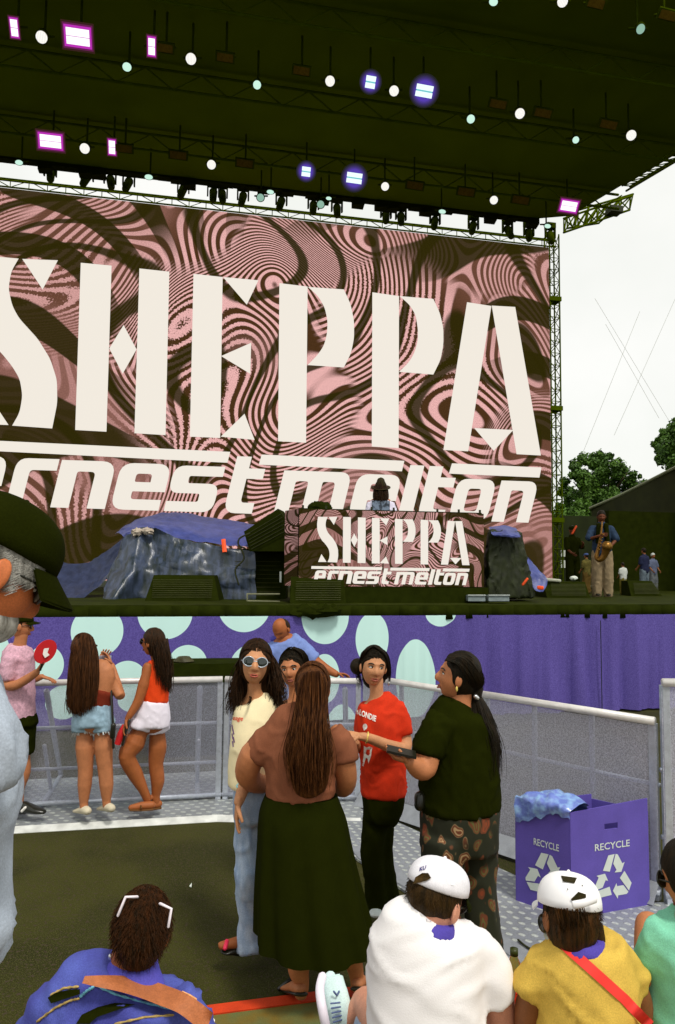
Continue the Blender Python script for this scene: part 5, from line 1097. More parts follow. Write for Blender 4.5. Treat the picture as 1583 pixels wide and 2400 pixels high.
f.finish(SK_w); H.face(f.t, (-.75, .2), (158, 82, 64), brow=.0036)
mb = MB(); f.torso(mb, [(884, 1634, .03, 22, .06), (888, 1644, .03, 40, .075), (889, 1660, .03, 47, .095), (890, 1690, .02, 50, .115), (892, 1740, .02, 50, .12), (898, 1800, .02, 50, .12), (900, 1862, .02, 51, .125)])
f.limb(mb, [(922, 1655, .03, 24), (938, 1690, .02, 23), (947, 1722, .01, 21)]); f.limb(mb, [(862, 1662, .04, 21), (852, 1690, .06, 20), (848, 1715, .07, 19)])
TEE = f.garment('t_shirt', mb, cloth('red', 204, 52, 24, .12), .012, .009, (10, 10, 6), label='red t-shirt printed BLONDIE in white')
tr = bvh([TEE])
def print_text(txt, f, tr, x0, y0, x1, y1, hpx, m, off=.02, shear=0, depth=None, lift=.004, name='lettering', lean=0):
    v2, f2 = text_mesh(txt, shear, off); out = []; bad = set()
    for i, (x, y) in enumerate(v2):
        px, py = x0+(x1-x0)*x+lean*y, y0+(y1-y0)*x-hpx*y; r_ = ray(px, py).normalized(); h_ = tr.ray_cast(CAMP, r_)
        if h_[0] is None: bad.add(i)
        out.append(h_[0]-r_*lift if h_[0] else P(px, py, f.D))
    mb = MB(); mb.add(out, [q for q in f2 if not any(i in bad for i in q)]); return obj(name, mb, m, f.t, False)
M_pw = mat('print_white', C(240, 236, 230), .7)
print_text('LONDIE', f, tr, 842, 1676, 881, 1692, 14, M_pw, .035, lean=2); print_text('B', f, tr, 834, 1673, 841, 1676, 14, M_pw, .035)
ell_ = lambda cx, cy, rx, ry, n=12: [(cx+rx*math.cos(6.283*i/n), cy+ry*math.sin(6.283*i/n)) for i in range(n)]
mb = decal([ell_(856, 1703, 5.5, 7), [(851, 1700), (855, 1700), (856, 1712), (853, 1712)]], tr, .004).merge(decal([[(853, 1748), (860, 1752), (866, 1750), (873, 1752), (870, 1772), (864, 1790), (862, 1778), (858, 1776), (852, 1796), (849, 1794), (853, 1770)]], tr, .004)); obj('print', mb, M_pw, f.t, False)
mb = MB(); c_ = f.p(861, 1729, -.25); mb.tube([c_+Vector((.006*math.cos(a_), math.sin(a_)*.027, math.cos(a_)*.030)) for a_ in [i*.5236 for i in range(13)]], .0045, 6); obj('bracelet', mb, mat('gold_band', C(230, 206, 110), .35, metal=.3), f.t)
mb = MB(); f.torso(mb, [(901, 1855, .02, 48, .115), (897, 1890, .02, 45, .12), (890, 1920, .02, 38, .11)]); f.limb(mb, [(882, 1905, .02, 29), (876, 1960, 0, 26), (872, 2010, 0, 23), (880, 2070, 0, 22), (884, 2135, 0, 25)]); f.limb(mb, [(900, 1905, .06, 26), (896, 1960, .06, 25), (896, 2010, .06, 24), (910, 2070, .05, 19), (922, 2134, .04, 19)])
f.garment('trousers', mb, K_black, .013, .006)
mb = MB(); H.cap_hair(mb, .017, .014, (.086, .1, .110), low=.12); mb.ell(f.p(838, 1562, .06), (.045, .05, .05)); f.torso(mb, [(880, 1560, .08, 33, .05), (880, 1592, .09, 30, .04), (884, 1606, .09, 20, .03)])
strands(mb, f, [[(874, 1514, -.04), (856, 1530, -.05), (849, 1558, .0), (846, 1580, .04)], [(874, 1512, -.02), (850, 1530, .0), (845, 1562, .04), (842, 1575, .07)]], 60, .004, .004); strands(mb, f, [[(876, 1514, -.04), (898, 1530, -.05), (908, 1560, .0), (910, 1596, .04)], [(878, 1512, -.02), (906, 1530, .0), (914, 1565, .04), (912, 1605, .06)]], 60, .004, .004); strands(mb, f, [[(845, 1565, .05), (836, 1555, .02), (830, 1565, .05), (828, 1580, .05)], [(845, 1575, .05), (838, 1580, .02), (848, 1605, .05), (844, 1625, .05)]], 20, .0035, .006, .01); comb(mb, H, 300); obj('hair', mb, HB, f.t)
for a_, b_ in (((885, 2146), (880, 2152)), ((922, 2142), (930, 2148))):
    mb = MB(); shoe(mb, f.p(a_[0], a_[1], .08), f.p(b_[0], b_[1], -.16), .04, .035); obj('shoe', mb, mat('white_shoe', C(222, 232, 230), .6), f.t)
mb = MB(); mb.ell(f.p(912, 1602, -.0), (.006, .006, .012)); obj('earring', mb, mat('silver', C(210, 210, 210), .2, metal=.8), f.t)
# ---------------------------------------------------------------- woman in black t-shirt, floral trousers, ponytail, in profile
f = Fig('woman in a black t-shirt and dark floral trousers in profile with a long black ponytail', 3.9, 1080, 2260)
H = Head(f.p(1072, 1585), .24, 82, 12, 0); H.add(f.extra, 1.05)
f.torso(f.body, [(1082, 1620, 0, 27, .06), (1078, 1655, 0, 30, .065), (1080, 1690, 0, 66, .1), (1078, 1790, 0, 74, .12), (1080, 1890, 0, 76, .13)])
f.limb(f.body, [(1044, 1694, -.11, 24), (1012, 1755, -.16, 24), (996, 1798, -.18, 27), (980, 1800, -.22, 22), (962, 1785, -.26, 15)]); f.limb(f.body, [(1060, 1690, .14, 28), (1030, 1760, .16, 24), (1000, 1790, .1, 20), (965, 1775, -.02, 14)])
hand(f.extra, f.p(962, 1785, -.26), (-.95, .02, .25), (.1, .3, 1), .17, .9, -1); hand(f.extra, f.p(965, 1775, -.02), (-.9, -.2, .2), (0, .1, 1), .17, .7, 1)
f.finish(SK_t); H.face(f.t, (0, .3), (150, 80, 60), brow=.0036)
mb = MB(); f.torso(mb, [(1078, 1644, 0, 32, .07), (1072, 1660, 0, 52, .11), (1072, 1690, 0, 72, .14), (1075, 1740, 0, 86, .15), (1077, 1810, 0, 89, .16), (1080, 1898, 0, 92, .17)])
f.limb(mb, [(1040, 1684, -.1, 34), (1014, 1730, -.14, 36), (1000, 1770, -.16, 34)]); f.limb(mb, [(1050, 1684, .12, 34), (1030, 1745, .15, 32), (1018, 1775, .15, 31)])
f.garment('t_shirt', mb, K_black, .014, .009, (8, 8, 5))
def floral():
    m = bpy.data.materials.new('floral_cloth'); m.use_nodes = True; t = m.node_tree; b = t.nodes['Principled BSDF']; q = NB(t); c = t.nodes.new('ShaderNodeTexCoord').outputs['Object']
    mp = t.nodes.new('ShaderNodeMapping'); mp.inputs['Scale'].default_value = (1, 1, .62); t.links.new(c, mp.inputs[0]); w_ = q.vm('ADD', mp.outputs[0], q.vm('SCALE', q.noise(mp.outputs[0], 14, 1, 0, 1), sc=.08))
    v = t.nodes.new('ShaderNodeTexVoronoi'); v.inputs['Scale'].default_value = 16; t.links.new(w_, v.inputs['Vector']); d = v.outputs[0]
    blob = q.rng(d, .44, .34, 0, 1); mask = q.rng(q.noise(c, 5.5, 1), .38, .46); pet = q.m('SINE', q.m('MULTIPLY', d, 34.0)); 
    s_ = t.nodes.new('ShaderNodeSeparateColor'); t.links.new(v.outputs[1], s_.inputs[0]); col = q.mix(q.rng(s_.outputs[0], .3, .5), C(132, 58, 26), C(166, 136, 96)); col = q.mix(q.rng(s_.outputs[1], .62, .7), col, C(96, 90, 44)); col = q.mix(q.rng(pet, -.2, .3), tuple(x*.45 for x in C(150, 80, 40)[:3])+(1,), col)
    out = q.mix(q.m('MULTIPLY', blob, mask), C(26, 29, 4), col); t.links.new(out, b.inputs['Base Color']); b.inputs['Roughness'].default_value = .85; return m
mb = MB(); f.torso(mb, [(1080, 1885, 0, 88, .16), (1078, 1940, 0, 88, .16), (1077, 1990, 0, 86, .15)]); f.limb(mb, [(1040, 1960, -.06, 50), (1036, 2080, -.06, 46), (1038, 2180, -.06, 44), (1040, 2262, -.06, 46)]); f.limb(mb, [(1112, 1960, .06, 52), (1116, 2080, .06, 46), (1124, 2180, .06, 46), (1130, 2240, .06, 48)])
f.garment('trousers', mb, floral(), .015, .008, (7, 7, 3))
mb = MB(); H.cap_hair(mb, .020, .012, (.090, .102, .115), low=.1, part=False); mb.tube([f.p(1112, 1618, 0), f.p(1116, 1638, -.0)], [.05, .03], 12); f.torso(mb, [(1116, 1636, 0, 14, .03), (1128, 1680, .0, 26, .05), (1146, 1740, -.02, 24, .05), (1152, 1810, -.03, 18, .03), (1154, 1850, -.03, 8, .015)])
strands(mb, f, [[(1108, 1636, .0), (1110, 1680, -.07), (1130, 1740, -.09), (1140, 1840, -.09)], [(1118, 1634, -.03), (1130, 1680, -.07), (1150, 1740, -.09), (1156, 1840, -.08)], [(1122, 1634, 0), (1148, 1680, 0), (1168, 1745, -.02), (1168, 1830, -.02)]], 110, .0045, .01, .008, 7)
strands(mb, f, [[(1046, 1548, -.09), (1075, 1560, -.11), (1100, 1600, -.10), (1114, 1630, -.02)], [(1050, 1538, -.06), (1085, 1545, -.10), (1120, 1590, -.09), (1118, 1630, -.02)], [(1056, 1532, -.02), (1100, 1536, -.05), (1134, 1590, -.03), (1120, 1630, 0)]], 90, .004, .003)
comb(mb, H, 300); obj('hair', mb, HB, f.t)
mb = MB(); mb.tube([f.p(1115, 1632, -.045), f.p(1119, 1636, -.045)], .012, 8); obj('hair_tie', mb, MATS['silver'], f.t)
mb = MB(); mb.ell(f.p(1071, 1615, -.10), (.006, .006, .014)); obj('earring', mb, MATS['gold_band'], f.t)
mb = MB(); mb.tube([f.p(985, 1868, -.05), f.p(984, 1888, -.06)], [.03, .028], 10); obj('waist_bag', mb, M_dark, f.t)
for a_ in (-.06, .06):
    mb = MB(); shoe(mb, f.p(1075+a_*600, 2285, a_), f.p(1010+a_*600, 2290, a_), .045, .035); obj('shoe', mb, M_dark, f.t)
mb = MB(); A_ = f.p(941, 1762, -.29); mb.box(A_, (.145, .012, .072), 0, Matrix.Rotation(R(12), 3, 'Y') @ Matrix.Rotation(R(-80), 3, 'X')); single('phone', mb, M_dark, 'black phone held out by the woman in floral trousers', 'phone')
# ---------------------------------------------------------------- man in pink polo at the rail
f = Fig('man in a black cap, pink checked polo and black shorts leaning at the rail', 6.15, 55, 1905)
H = Head(f.p(50, 1466, 0), .222, -70, -4); H.add(f.extra); sc_f = f.s
f.torso(f.body, [(52, 1485, 0, 14, .05), (46, 1515, 0, 16, .055), (42, 1535, 0, 30, .09), (40, 1620, 0, 32, .11), (46, 1690, 0, 32, .11)])
f.limb(f.body, [(26, 1545, -.12, 14), (16, 1600, -.14, 12), (36, 1606, -.16, 11), (66, 1590, -.18, 10), (86, 1576, -.2, 8)]); f.limb(f.body, [(60, 1540, .14, 13), (62, 1590, .16, 11), (80, 1592, .16, 9), (98, 1586, .16, 7)])
f.limb(f.body, [(52, 1740, 0, 19), (54, 1775, 0, 16), (56, 1810, 0, 15), (46, 1850, 0, 11), (46, 1893, 0, 9)]); f.limb(f.body, [(36, 1740, .1, 18), (30, 1775, .1, 15), (28, 1815, .1, 14), (24, 1850, .1, 11), (22, 1890, .1, 9)])
hand(f.extra, f.p(88, 1574, -.2), (.5, .1, .85), (-.6, 0, .3), .16, .9, -1); hand(f.extra, f.p(98, 1586, .16), (.95, .1, -.25), (0, 0, -1), .15, .5, 1)
f.finish(SK_t); H.face(f.t)
mb = MB(); f.torso(mb, [(46, 1512, 0, 18, .065), (44, 1524, 0, 30, .10), (41, 1560, 0, 36, .125), (42, 1620, 0, 37, .13), (45, 1686, 0, 36, .13)]); f.limb(mb, [(28, 1540, -.11, 18), (19, 1575, -.13, 18), (16, 1592, -.13, 17)]); f.limb(mb, [(58, 1536, .12, 17), (62, 1570, .14, 16)])
f.garment('polo_shirt', mb, cloth('pink_check', 204, 160, 176, .22, scale=60), .014, .010, (9, 9, 6))
mb = MB(); f.torso(mb, [(54, 1676, 0, 28, .12), (56, 1700, 0, 30, .13)]); f.limb(mb, [(57, 1700, 0, 24), (58, 1735, 0, 22), (57, 1764, 0, 21)]); f.limb(mb, [(40, 1700, .1, 22), (37, 1735, .1, 21), (34, 1762, .1, 20)]); f.garment('shorts', mb, K_black, .014, .006)
ballcap(H, f.t, K_black, None, 1, .012)
mb = MB(); H.cap_hair(mb, .02, .002, (.079, .092, .09)); obj('hair', mb, HDB, f.t)
sunglasses(H, f.t, M_dark, M_dark)
for a_, b_, z_ in ((38, 103, 0), (20, 60, .1)):
    mb = MB(); shoe(mb, f.p(a_, 1906, z_), f.p(b_, 1908, z_-.05), .05, .05); o = obj('shoe', mb, M_dark, f.t)
mb = MB(); mb.tube([f.p(52, 1901, -.055), f.p(60, 1893, -.06)], .012, 6); obj('shoe_mark', mb, M_pw, f.t)
t = thing('hand_fan', 'red round hand fan with a white mark held up by the man in pink polo', 'fan', f.p(108, 1527, -.25)); c_ = f.p(107, 1527, -.25); n_ = Vector((.80, -.6, .05)).normalized(); u_ = n_.orthogonal().normalized()
mb = MB(); mb.tube([c_-n_*.004, c_+n_*.004], [(.095, .095)]*2, 24, flat=True); mb.v = [c_+(v-c_)+Vector((.25*(v.z-c_.z), 0, 0)) for v in mb.v]; obj('blade', mb, mat('fan_red', C(212, 40, 44), .5, .05), t, 'auto')
mb = MB(); mb.prism([c_-n_*.012+Vector((.01*math.cos(a_)+.25*q_, 0, q_)) for a_, q_ in ((0, .03), (2, .0), (3, -.045), (4, -.02), (5, .0))] if False else [c_+n_*.006+Vector((x, x*1.33, z)) for x, z in ((-.012, .02), (.002, .045), (.016, .03), (.008, -.01), (.02, -.03), (-.004, -.05), (-.016, -.02))], n_*.002); obj('white_mark', mb, M_pw, t, False)
mb = MB(); mb.tube([c_+Vector((-.02, 0, -.085)), f.p(95, 1570, -.24)], .009, 8); obj('handle', mb, M_dark, t)
# ---------------------------------------------------------------- long-haired woman with camera in denim shorts
f = Fig('woman with hip-length brown hair in frayed denim shorts raising a small camera', 6.1, 215, 1912)
H = Head(f.p(198, 1520), .222, -32); H.add(f.extra)
f.torso(f.body, [(202, 1540, 0, 14, .045), (210, 1562, 0, 16, .05), (226, 1578, 0, 42, .08), (226, 1620, 0, 37, .095), (220, 1650, 0, 36, .1), (218, 1690, 0, 42, .11)])
f.limb(f.body, [(258, 1582, .02, 14), (272, 1612, .03, 12), (282, 1630, .02, 12), (274, 1600, .12, 10), (262, 1560, .2, 8)]); f.limb(f.body, [(196, 1582, .02, 13), (190, 1620, .1, 11), (212, 1590, .22, 9), (236, 1550, .28, 8)])
hand(f.extra, f.p(262, 1560, .2), (-.4, .1, .9), (-.6, -.3, -.4), .17, .8, 1); hand(f.extra, f.p(236, 1550, .28), (.5, 0, .8), (0, -1, -.3), .16, .8, 1)
f.limb(f.body, [(198, 1700, 0, 24), (199, 1750, 0, 21), (201, 1800, 0, 17), (199, 1840, 0, 16), (197, 1880, 0, 10), (198, 1898, 0, 9)]); f.limb(f.body, [(240, 1700, 0, 24), (243, 1750, 0, 21), (247, 1800, 0, 17), (250, 1840, 0, 16), (250, 1875, 0, 10), (251, 1890, 0, 9)])
f.finish(SK_t)
mb = MB(); f.torso(mb, [(232, 1612, 0, 34, .105), (226, 1630, 0, 36, .108), (220, 1650, 0, 38, .11)], 28); f.garment('top', mb, cloth('maroon', 118, 44, 26, .1), .012, .003)
mb = MB(); f.torso(mb, [(218, 1648, 0, 39, .115), (218, 1675, 0, 44, .13), (219, 1699, 0, 46, .13)]); f.limb(mb, [(197, 1690, 0, 26), (197, 1712, 0, 26)]); f.limb(mb, [(241, 1690, 0, 26), (242, 1712, 0, 26)])
dn = cloth('light_denim', 150, 178, 196, .22, scale=20); f.garment('denim_shorts', mb, dn, .012, .007, (14, 14, 9))
mb = MB(); rr_ = random.Random(4)
for cx_ in (197, 241):
    for _ in range(70):
        a_ = rr_.uniform(0, 6.28); p_ = f.p(cx_+25*math.cos(a_), 1718+3*math.sin(a_), .09*math.sin(a_)); mb.tube([p_, p_+Vector((rr_.uniform(-.01, .01), rr_.uniform(-.01, .01), -rr_.uniform(.01, .03)))], .002, 3)
obj('frayed_hem', mb, cloth('fray_white', 220, 226, 226, .05), f.t)
mb = MB(); mb.tube(catmull([f.p(232, 1578, -.09), f.p(236, 1610, -.12), f.p(238, 1640, -.115)], 4), .003, 4); 
mb = MB(); H.cap_hair(mb, .014, .012, (.090, .108, .112), low=.3); f.torso(mb, [(197, 1525, -.02, 30, .07), (194, 1580, -.06, 32, .06), (192, 1640, -.08, 31, .05), (190, 1672, -.08, 20, .03)])
strands(mb, f, [[(180, 1490, -.05), (168, 1540, -.06), (162, 1600, -.1), (160, 1650, -.1), (166, 1676, -.1)], [(195, 1484, -.08), (188, 1540, -.12), (182, 1600, -.14), (182, 1660, -.14), (190, 1684, -.12)], [(208, 1488, -.07), (212, 1540, -.12), (210, 1600, -.14), (208, 1650, -.14), (206, 1674, -.12)], [(216, 1494, -.03), (226, 1530, -.06), (227, 1580, -.1), (220, 1640, -.12), (214, 1668, -.1)]], 230, .0055, .012, .012, 11)
comb(mb, H, 200, .0014, (.3, -.9, -.3), (.09, .108, .112)); obj('hair', mb, HBR, f.t); mb = MB(); mb.tube([H.pt(.05, .09, .02), H.pt(.0, .1, .025), H.pt(-.05, .09, .02)], .008, 6); obj('sunglasses', mb, M_dark, f.t)
for a_, b_, y_ in ((206, 180, 1912), (262, 236, 1906)):
    mb = MB(); p0_, p1_ = f.p(a_-4, y_-6, .02), f.p(b_+2, y_-4, .1)
    sh_ = MB(); shoe(sh_, f.p(a_, y_-2, -.06), f.p(b_, y_-8, .12), .046, .036); obj('sandal', sh_, cloth('off_white', 206, 196, 170, .08), f.t)
t = thing('camera', 'small silver camera held up by the woman in denim shorts', 'camera', f.p(247, 1546, .26)); mb = MB(); mb.box(f.p(247, 1545, .26), (.10, .04, .06), .2); obj('camera_body', mb, mat('camera_silver', C(190, 200, 220), .3, .05, metal=.4), t, False); mb = MB(); mb.tube([f.p(247, 1545, .26), f.p(240, 1545, .31)], .022, 12); obj('lens_barrel', mb, M_dark, t)
mb = MB(); mb.tube(catmull([f.p(258, 1560, .1), f.p(262, 1640, -.05), f.p(265, 1700, -.08), f.p(266, 1752, -.08)], 5), .011, 6); mb.tube([f.p(266, 1700, -.09), f.p(264, 1726, -.09)], .022, 8); single('camera_strap', mb, M_dark, 'long black strap dangling from the raised camera', 'strap')
# ---------------------------------------------------------------- woman in orange top, white shorts
f = Fig('woman in sunglasses, orange-red tank top and white shorts with one foot crossed', 6.25, 345, 1892)
H = Head(f.p(357, 1505), .222, 72, 2); H.add(f.extra, .95)
f.torso(f.body, [(366, 1528, 0, 15, .045), (370, 1550, 0, 16, .05), (368, 1566, 0, 34, .08), (364, 1620, 0, 30, .095), (360, 1645, 0, 30, .1), (355, 1690, 0, 38, .11)])
f.limb(f.body, [(348, 1562, -.08, 15), (337, 1605, -.1, 13), (325, 1642, -.12, 11), (310, 1668, -.14, 9), (300, 1684, -.15, 7)]); f.limb(f.body, [(386, 1564, .08, 13), (385, 1610, .12, 11), (375, 1640, .18, 9), (360, 1650, .22, 8)])
hand(f.extra, f.p(300, 1684, -.15), (-.3, -.1, -.95), (.6, 0, -.3), .16, .8, 1); hand(f.extra, f.p(360, 1650, .22), (-.8, 0, -.3), (0, 0, -1), .16, .8, 1)
f.limb(f.body, [(332, 1705, -.04, 27), (316, 1740, -.05, 24), (298, 1772, -.08, 19), (318, 1815, -.04, 17), (336, 1850, -.02, 11), (346, 1874, 0, 9)]); f.limb(f.body, [(368, 1700, .05, 25), (370, 1750, .05, 21), (366, 1790, .05, 17), (370, 1830, .05, 16), (366, 1862, .05, 10), (366, 1884, .05, 9)])
f.finish(SK_o)
H.face(f.t)
mb = MB(); f.torso(mb, [(368, 1562, 0, 22, .075), (368, 1580, 0, 28, .095), (364, 1620, 0, 30, .108), (362, 1644, 0, 31, .112)]); f.limb(mb, [(356, 1550, -.03, 7), (358, 1570, -.06, 10)]); f.limb(mb, [(382, 1550, .03, 7), (384, 1570, .05, 10)])
f.garment('tank_top', mb, cloth('orange_red', 228, 70, 24, .08), .011, .005)
mb = MB(); f.torso(mb, [(362, 1640, 0, 31, .115), (357, 1668, 0, 40, .13), (353, 1699, 0, 43, .135)]); f.limb(mb, [(334, 1690, -.03, 27), (328, 1708, -.04, 28)]); f.limb(mb, [(368, 1690, .04, 28), (370, 1712, .05, 27)]); f.garment('shorts', mb, cloth('white_shorts', 236, 228, 240, .03, grain=.03), .012, .005, (12, 12, 8))
mb = MB(); H.cap_hair(mb, .018, .012, (.086, .106, .112), low=.3); f.torso(mb, [(372, 1500, 0, 22, .06), (380, 1550, .0, 22, .06), (388, 1600, -.0, 14, .045), (390, 1622, 0, 6, .02)])
strands(mb, f, [[(350, 1486, -.06), (362, 1520, -.09), (366, 1560, -.1), (376, 1610, -.1)], [(362, 1480, -.06), (380, 1520, -.09), (386, 1570, -.1), (390, 1628, -.08)], [(370, 1482, 0), (394, 1525, -.02), (400, 1575, -.02), (396, 1632, -.02)]], 150, .005, .01, .012, 12); obj('hair', mb, HDB, f.t)
sunglasses(H, f.t, M_dark, M_dark)
for a_, b_, y_, z_ in ((356, 308, 1896, -.04), (372, 352, 1893, .06)):
    mb = MB(); mb.tube([f.p(a_, y_-9, z_), f.p((a_+b_)/2, y_-7, z_-.02), f.p(b_, y_-3, z_-.04)], [.032, .034, .024], 10); obj('foot', mb, SK_o, f.t); mb = MB(); mb.tube([f.p(a_+4, y_-1, z_), f.p((a_+b_)/2, y_+1, z_-.02), f.p(b_-2, y_+2, z_-.05)], [(.04, .010), (.044, .010), (.03, .010)], 10, ref=(0, 1, 0)); mb.tube([f.p((a_+b_)/2, y_-2, z_-.07), f.p((a_+b_)/2-4, y_-14, z_-.02), f.p((a_+b_)/2, y_-2, z_+.03)], .008, 6); obj('sandal', mb, mat('brown_leather', C(96, 60, 20), .6), f.t)
mb = MB(); f.limb(mb, [(292, 1700, -.16, 5), (284, 1720, -.16, 8), (276, 1744, -.16, 7)]); mb.v = [v for v in mb.v]; single('red_fan', mb, MATS['fan_red'], 'folded red fan hanging in the hand of the orange-top woman', 'fan')
mb = MB(); mb.tube(catmull([f.p(304, 1688, -.17), f.p(296, 1712, -.18), f.p(288, 1745, -.18)], 4), .012, 6); single('wrist_strap', mb, M_dark, 'black strap dangling beside the folded red fan', 'strap')
# ---------------------------------------------------------------- man in blue shirt leaning over in the pit
f = Fig('balding man in a blue shirt bent over the rail in the pit', 7.3, 690, 1850)
H = Head(f.p(659, 1475, 0), .23, 150, -38, 0); H.k *= 1; H.add(f.extra, 1.05)
f.torso(f.body, [(662, 1490, .02, 15, .06), (668, 1515, .05, 40, .1), (664, 1600, .1, 38, .12), (666, 1700, .15, 38, .12)])
f.limb(f.body, [(710, 1525, 0, 17), (735, 1548, -.02, 15), (762, 1566, -.06, 11), (788, 1580, -.1, 8)]); f.limb(f.body, [(618, 1530, 0, 17), (606, 1580, -.02, 14), (622, 1610, -.1, 10), (640, 1600, -.15, 8)])
hand(f.extra, f.p(788, 1580, -.1), (1, 0, 0), (0, -.3, -1), .17, .9, -1); hand(f.extra, f.p(640, 1600, -.15), (1, 0, 0), (0, -.3, -1), .17, .9, 1)
f.limb(f.body, [(650, 1740, .15, 20), (652, 1860, .15, 12)]); f.limb(f.body, [(684, 1740, .15, 20), (686, 1860, .15, 12)]); f.finish(SK_o)
mb = MB(); f.torso(mb, [(664, 1498, .02, 30, .085), (668, 1512, .04, 48, .12), (668, 1550, .06, 48, .14), (664, 1620, .1, 44, .14), (666, 1690, .14, 43, .14)]); f.limb(mb, [(698, 1514, 0, 22), (722, 1536, -.01, 20), (738, 1550, -.02, 18)]); f.limb(mb, [(632, 1518, 0, 23), (612, 1550, 0, 21), (606, 1578, -.02, 20)])
f.garment('shirt', mb, cloth('sky_blue', 118, 138, 196, .08), .015, .010, (8, 8, 6))
mb = MB(); mb.tube([f.p(640, 1497, .08), f.p(662, 1490, .0), f.p(684, 1500, .03)], .03, 8); obj('collar', mb, cloth('blue_collar', 88, 84, 168), f.t)
mb = MB(); f.torso(mb, [(666, 1680, .14, 42, .14), (666, 1720, .14, 42, .14)]); f.limb(mb, [(650, 1720, .15, 24), (652, 1850, .15, 18)]); f.limb(mb, [(684, 1720, .15, 24), (686, 1850, .15, 18)]); f.garment('trousers', mb, K_black, .02, .006)
mb = MB(); H.cap_hair(mb, .034, -.004, (.081, .078, .088)); obj('hair', mb, HDB, f.t)
for a_ in (650, 688):
    mb = MB(); shoe(mb, f.p(a_, 1815, .3), f.p(a_, 1822, .02), .05, .04); obj('shoe', mb, M_dark, f.t)
# ---------------------------------------------------------------- seated man in white polo
f = Fig('seated man in a white polo and white mesh-back cap seen from behind', 2.35, 1020, 2400, base=Vector((.33, 2.35, .38)))
H = Head(f.p(1022, 2108, .02), .230, -42, -22, 4); H.add(f.extra, 1.02)
f.torso(f.body, [(1022, 2120, 0, 40, .06), (1014, 2160, 0, 42, .06), (1002, 2190, 0, 90, .08), (998, 2300, .02, 108, .11), (1004, 2500, .03, 120, .13), (1015, 2620, .04, 140, .15)])
f.limb(f.body, [(1125, 2235, 0, 36), (1158, 2300, .03, 36), (1176, 2390, .08, 35), (1160, 2440, .2, 30), (1110, 2450, .36, 22)]); f.limb(f.body, [(915, 2220, 0, 30), (897, 2300, .03, 28), (900, 2400, .1, 34), (950, 2440, .25, 26), (1000, 2440, .38, 20)])
hand(f.extra, f.p(1110, 2450, .36), (-.5, .8, 0), (-.6, 0, -.6), .18, .5, 1); hand(f.extra, f.p(1000, 2440, .38), (.5, .8, 0), (.6, 0, -.6), .18, .5, -1)
f.limb(f.body, [(930, 2560, .1, 62), (900, 2420, .35, 52), (862, 2352, .55, 42), (845, 2362, .56, 34), (818, 2392, .57, 24), (798, 2400, .58, 20)]); f.limb(f.body, [(1080, 2560, .1, 62), (1090, 2470, .4, 52), (1090, 2420, .62, 40), (1080, 2480, .68, 30), (1070, 2560, .7, 24)])
f.finish(skin('pink', 226, 160, 132))
mb = MB(); f.torso(mb, [(1015, 2146, .0, 52, .07), (1004, 2162, 0, 96, .09), (999, 2188, 0, 118, .11), (998, 2240, 0, 130, .125), (996, 2320, 0, 126, .14), (998, 2420, 0, 130, .15), (1004, 2520, .02, 136, .16), (1010, 2610, .03, 138, .15)])
f.limb(mb, [(1040, 2172, .0, 26), (1100, 2212, .01, 38), (1142, 2252, .02, 42), (1158, 2300, .02, 44), (1166, 2334, .03, 43)]); f.limb(mb, [(990, 2160, .0, 24), (925, 2176, .01, 30), (900, 2220, .02, 34), (895, 2300, .03, 34), (896, 2350, .04, 34)])
WP = f.garment('polo_shirt', mb, cloth('bright_white', 246, 240, 240, .015, grain=.01), .014, .009, (4, 4, 7), it=10)
tr = bvh([WP]); mb = MB(); f.torso(mb, [(1018, 2146, -.005, 48, .072), (1015, 2156, -.005, 54, .080), (1010, 2168, -.005, 66, .09)]); mb = remesh(mb, .010, 2); obj('collar', mb, cloth('violet_collar', 84, 72, 166), f.t)
print_text('U A', f, tr, 1000, 2160, 1030, 2164, 7, cloth('faint_grey', 190, 186, 196), .0, name='neck_print')
f_ = f; mb = MB(); H.cap_hair(mb, .016, .012, (.083, .099, .092), low=0); comb(mb, H, 0, fuzz=1100, R3=(.083, .098, .1), down=.012, zmax=.3, zmin=-.5); obj('hair', mb, hairm('short_brown', (48, 34, 8), (86, 60, 24)), f.t)
M_cap = mat('white_cap_mesh', C(232, 230, 236), .8, .05, 40, grain=.06)
cap, cmb = ballcap(H, f.t, M_cap, K_black, 1, .03, .078, r=(.094, .112)); ctr = bvh([cmb])
def capbit(nm, polys, m, lift=.006, par=None):
    mb = decal(polys, ctr, lift); mb.v = [v for v in mb.v]; o_ = obj(nm, mb, m, None, False)
    for v in o_.data.vertices: v.co -= BASE[f.t.name]
    o_.parent = par or cap; return o_
capbit('opening', [[(968, 2072), (974, 2056), (990, 2046), (1004, 2046), (1011, 2058), (1000, 2064), (985, 2068)]], hairm('opening_brown', (60, 44, 8), (92, 64, 16)))
capbit('snap_strap', [[(971, 2078), (1000, 2064), (1003, 2072), (974, 2084)]], mat('violet_plastic', C(78, 74, 160), .5))
capbit('panel_band', [[(1046, 2022), (1054, 2024), (1064, 2050), (1066, 2076), (1058, 2074), (1054, 2046)]], mat('cap_white', C(246, 246, 246), .8), .002)
v2, f2 = text_mesh('KU', .2, .03); mb = MB(); oo = []
for x, y in v2:
    px, py = 983+17*x, 2042-6*x-9*y; r_ = ray(px, py).normalized(); h_ = ctr.ray_cast(CAMP, r_); oo.append(h_[0]-r_*.004 if h_[0] else P(px, py, 2.25))
mb.add([v-BASE[f.t.name] for v in oo], f2); o_ = obj('lettering', mb, mat('letter_blue', C(60, 50, 120), .6), None, False); o_.parent = cap
sunglasses(H, f.t, M_dark, M_dark)
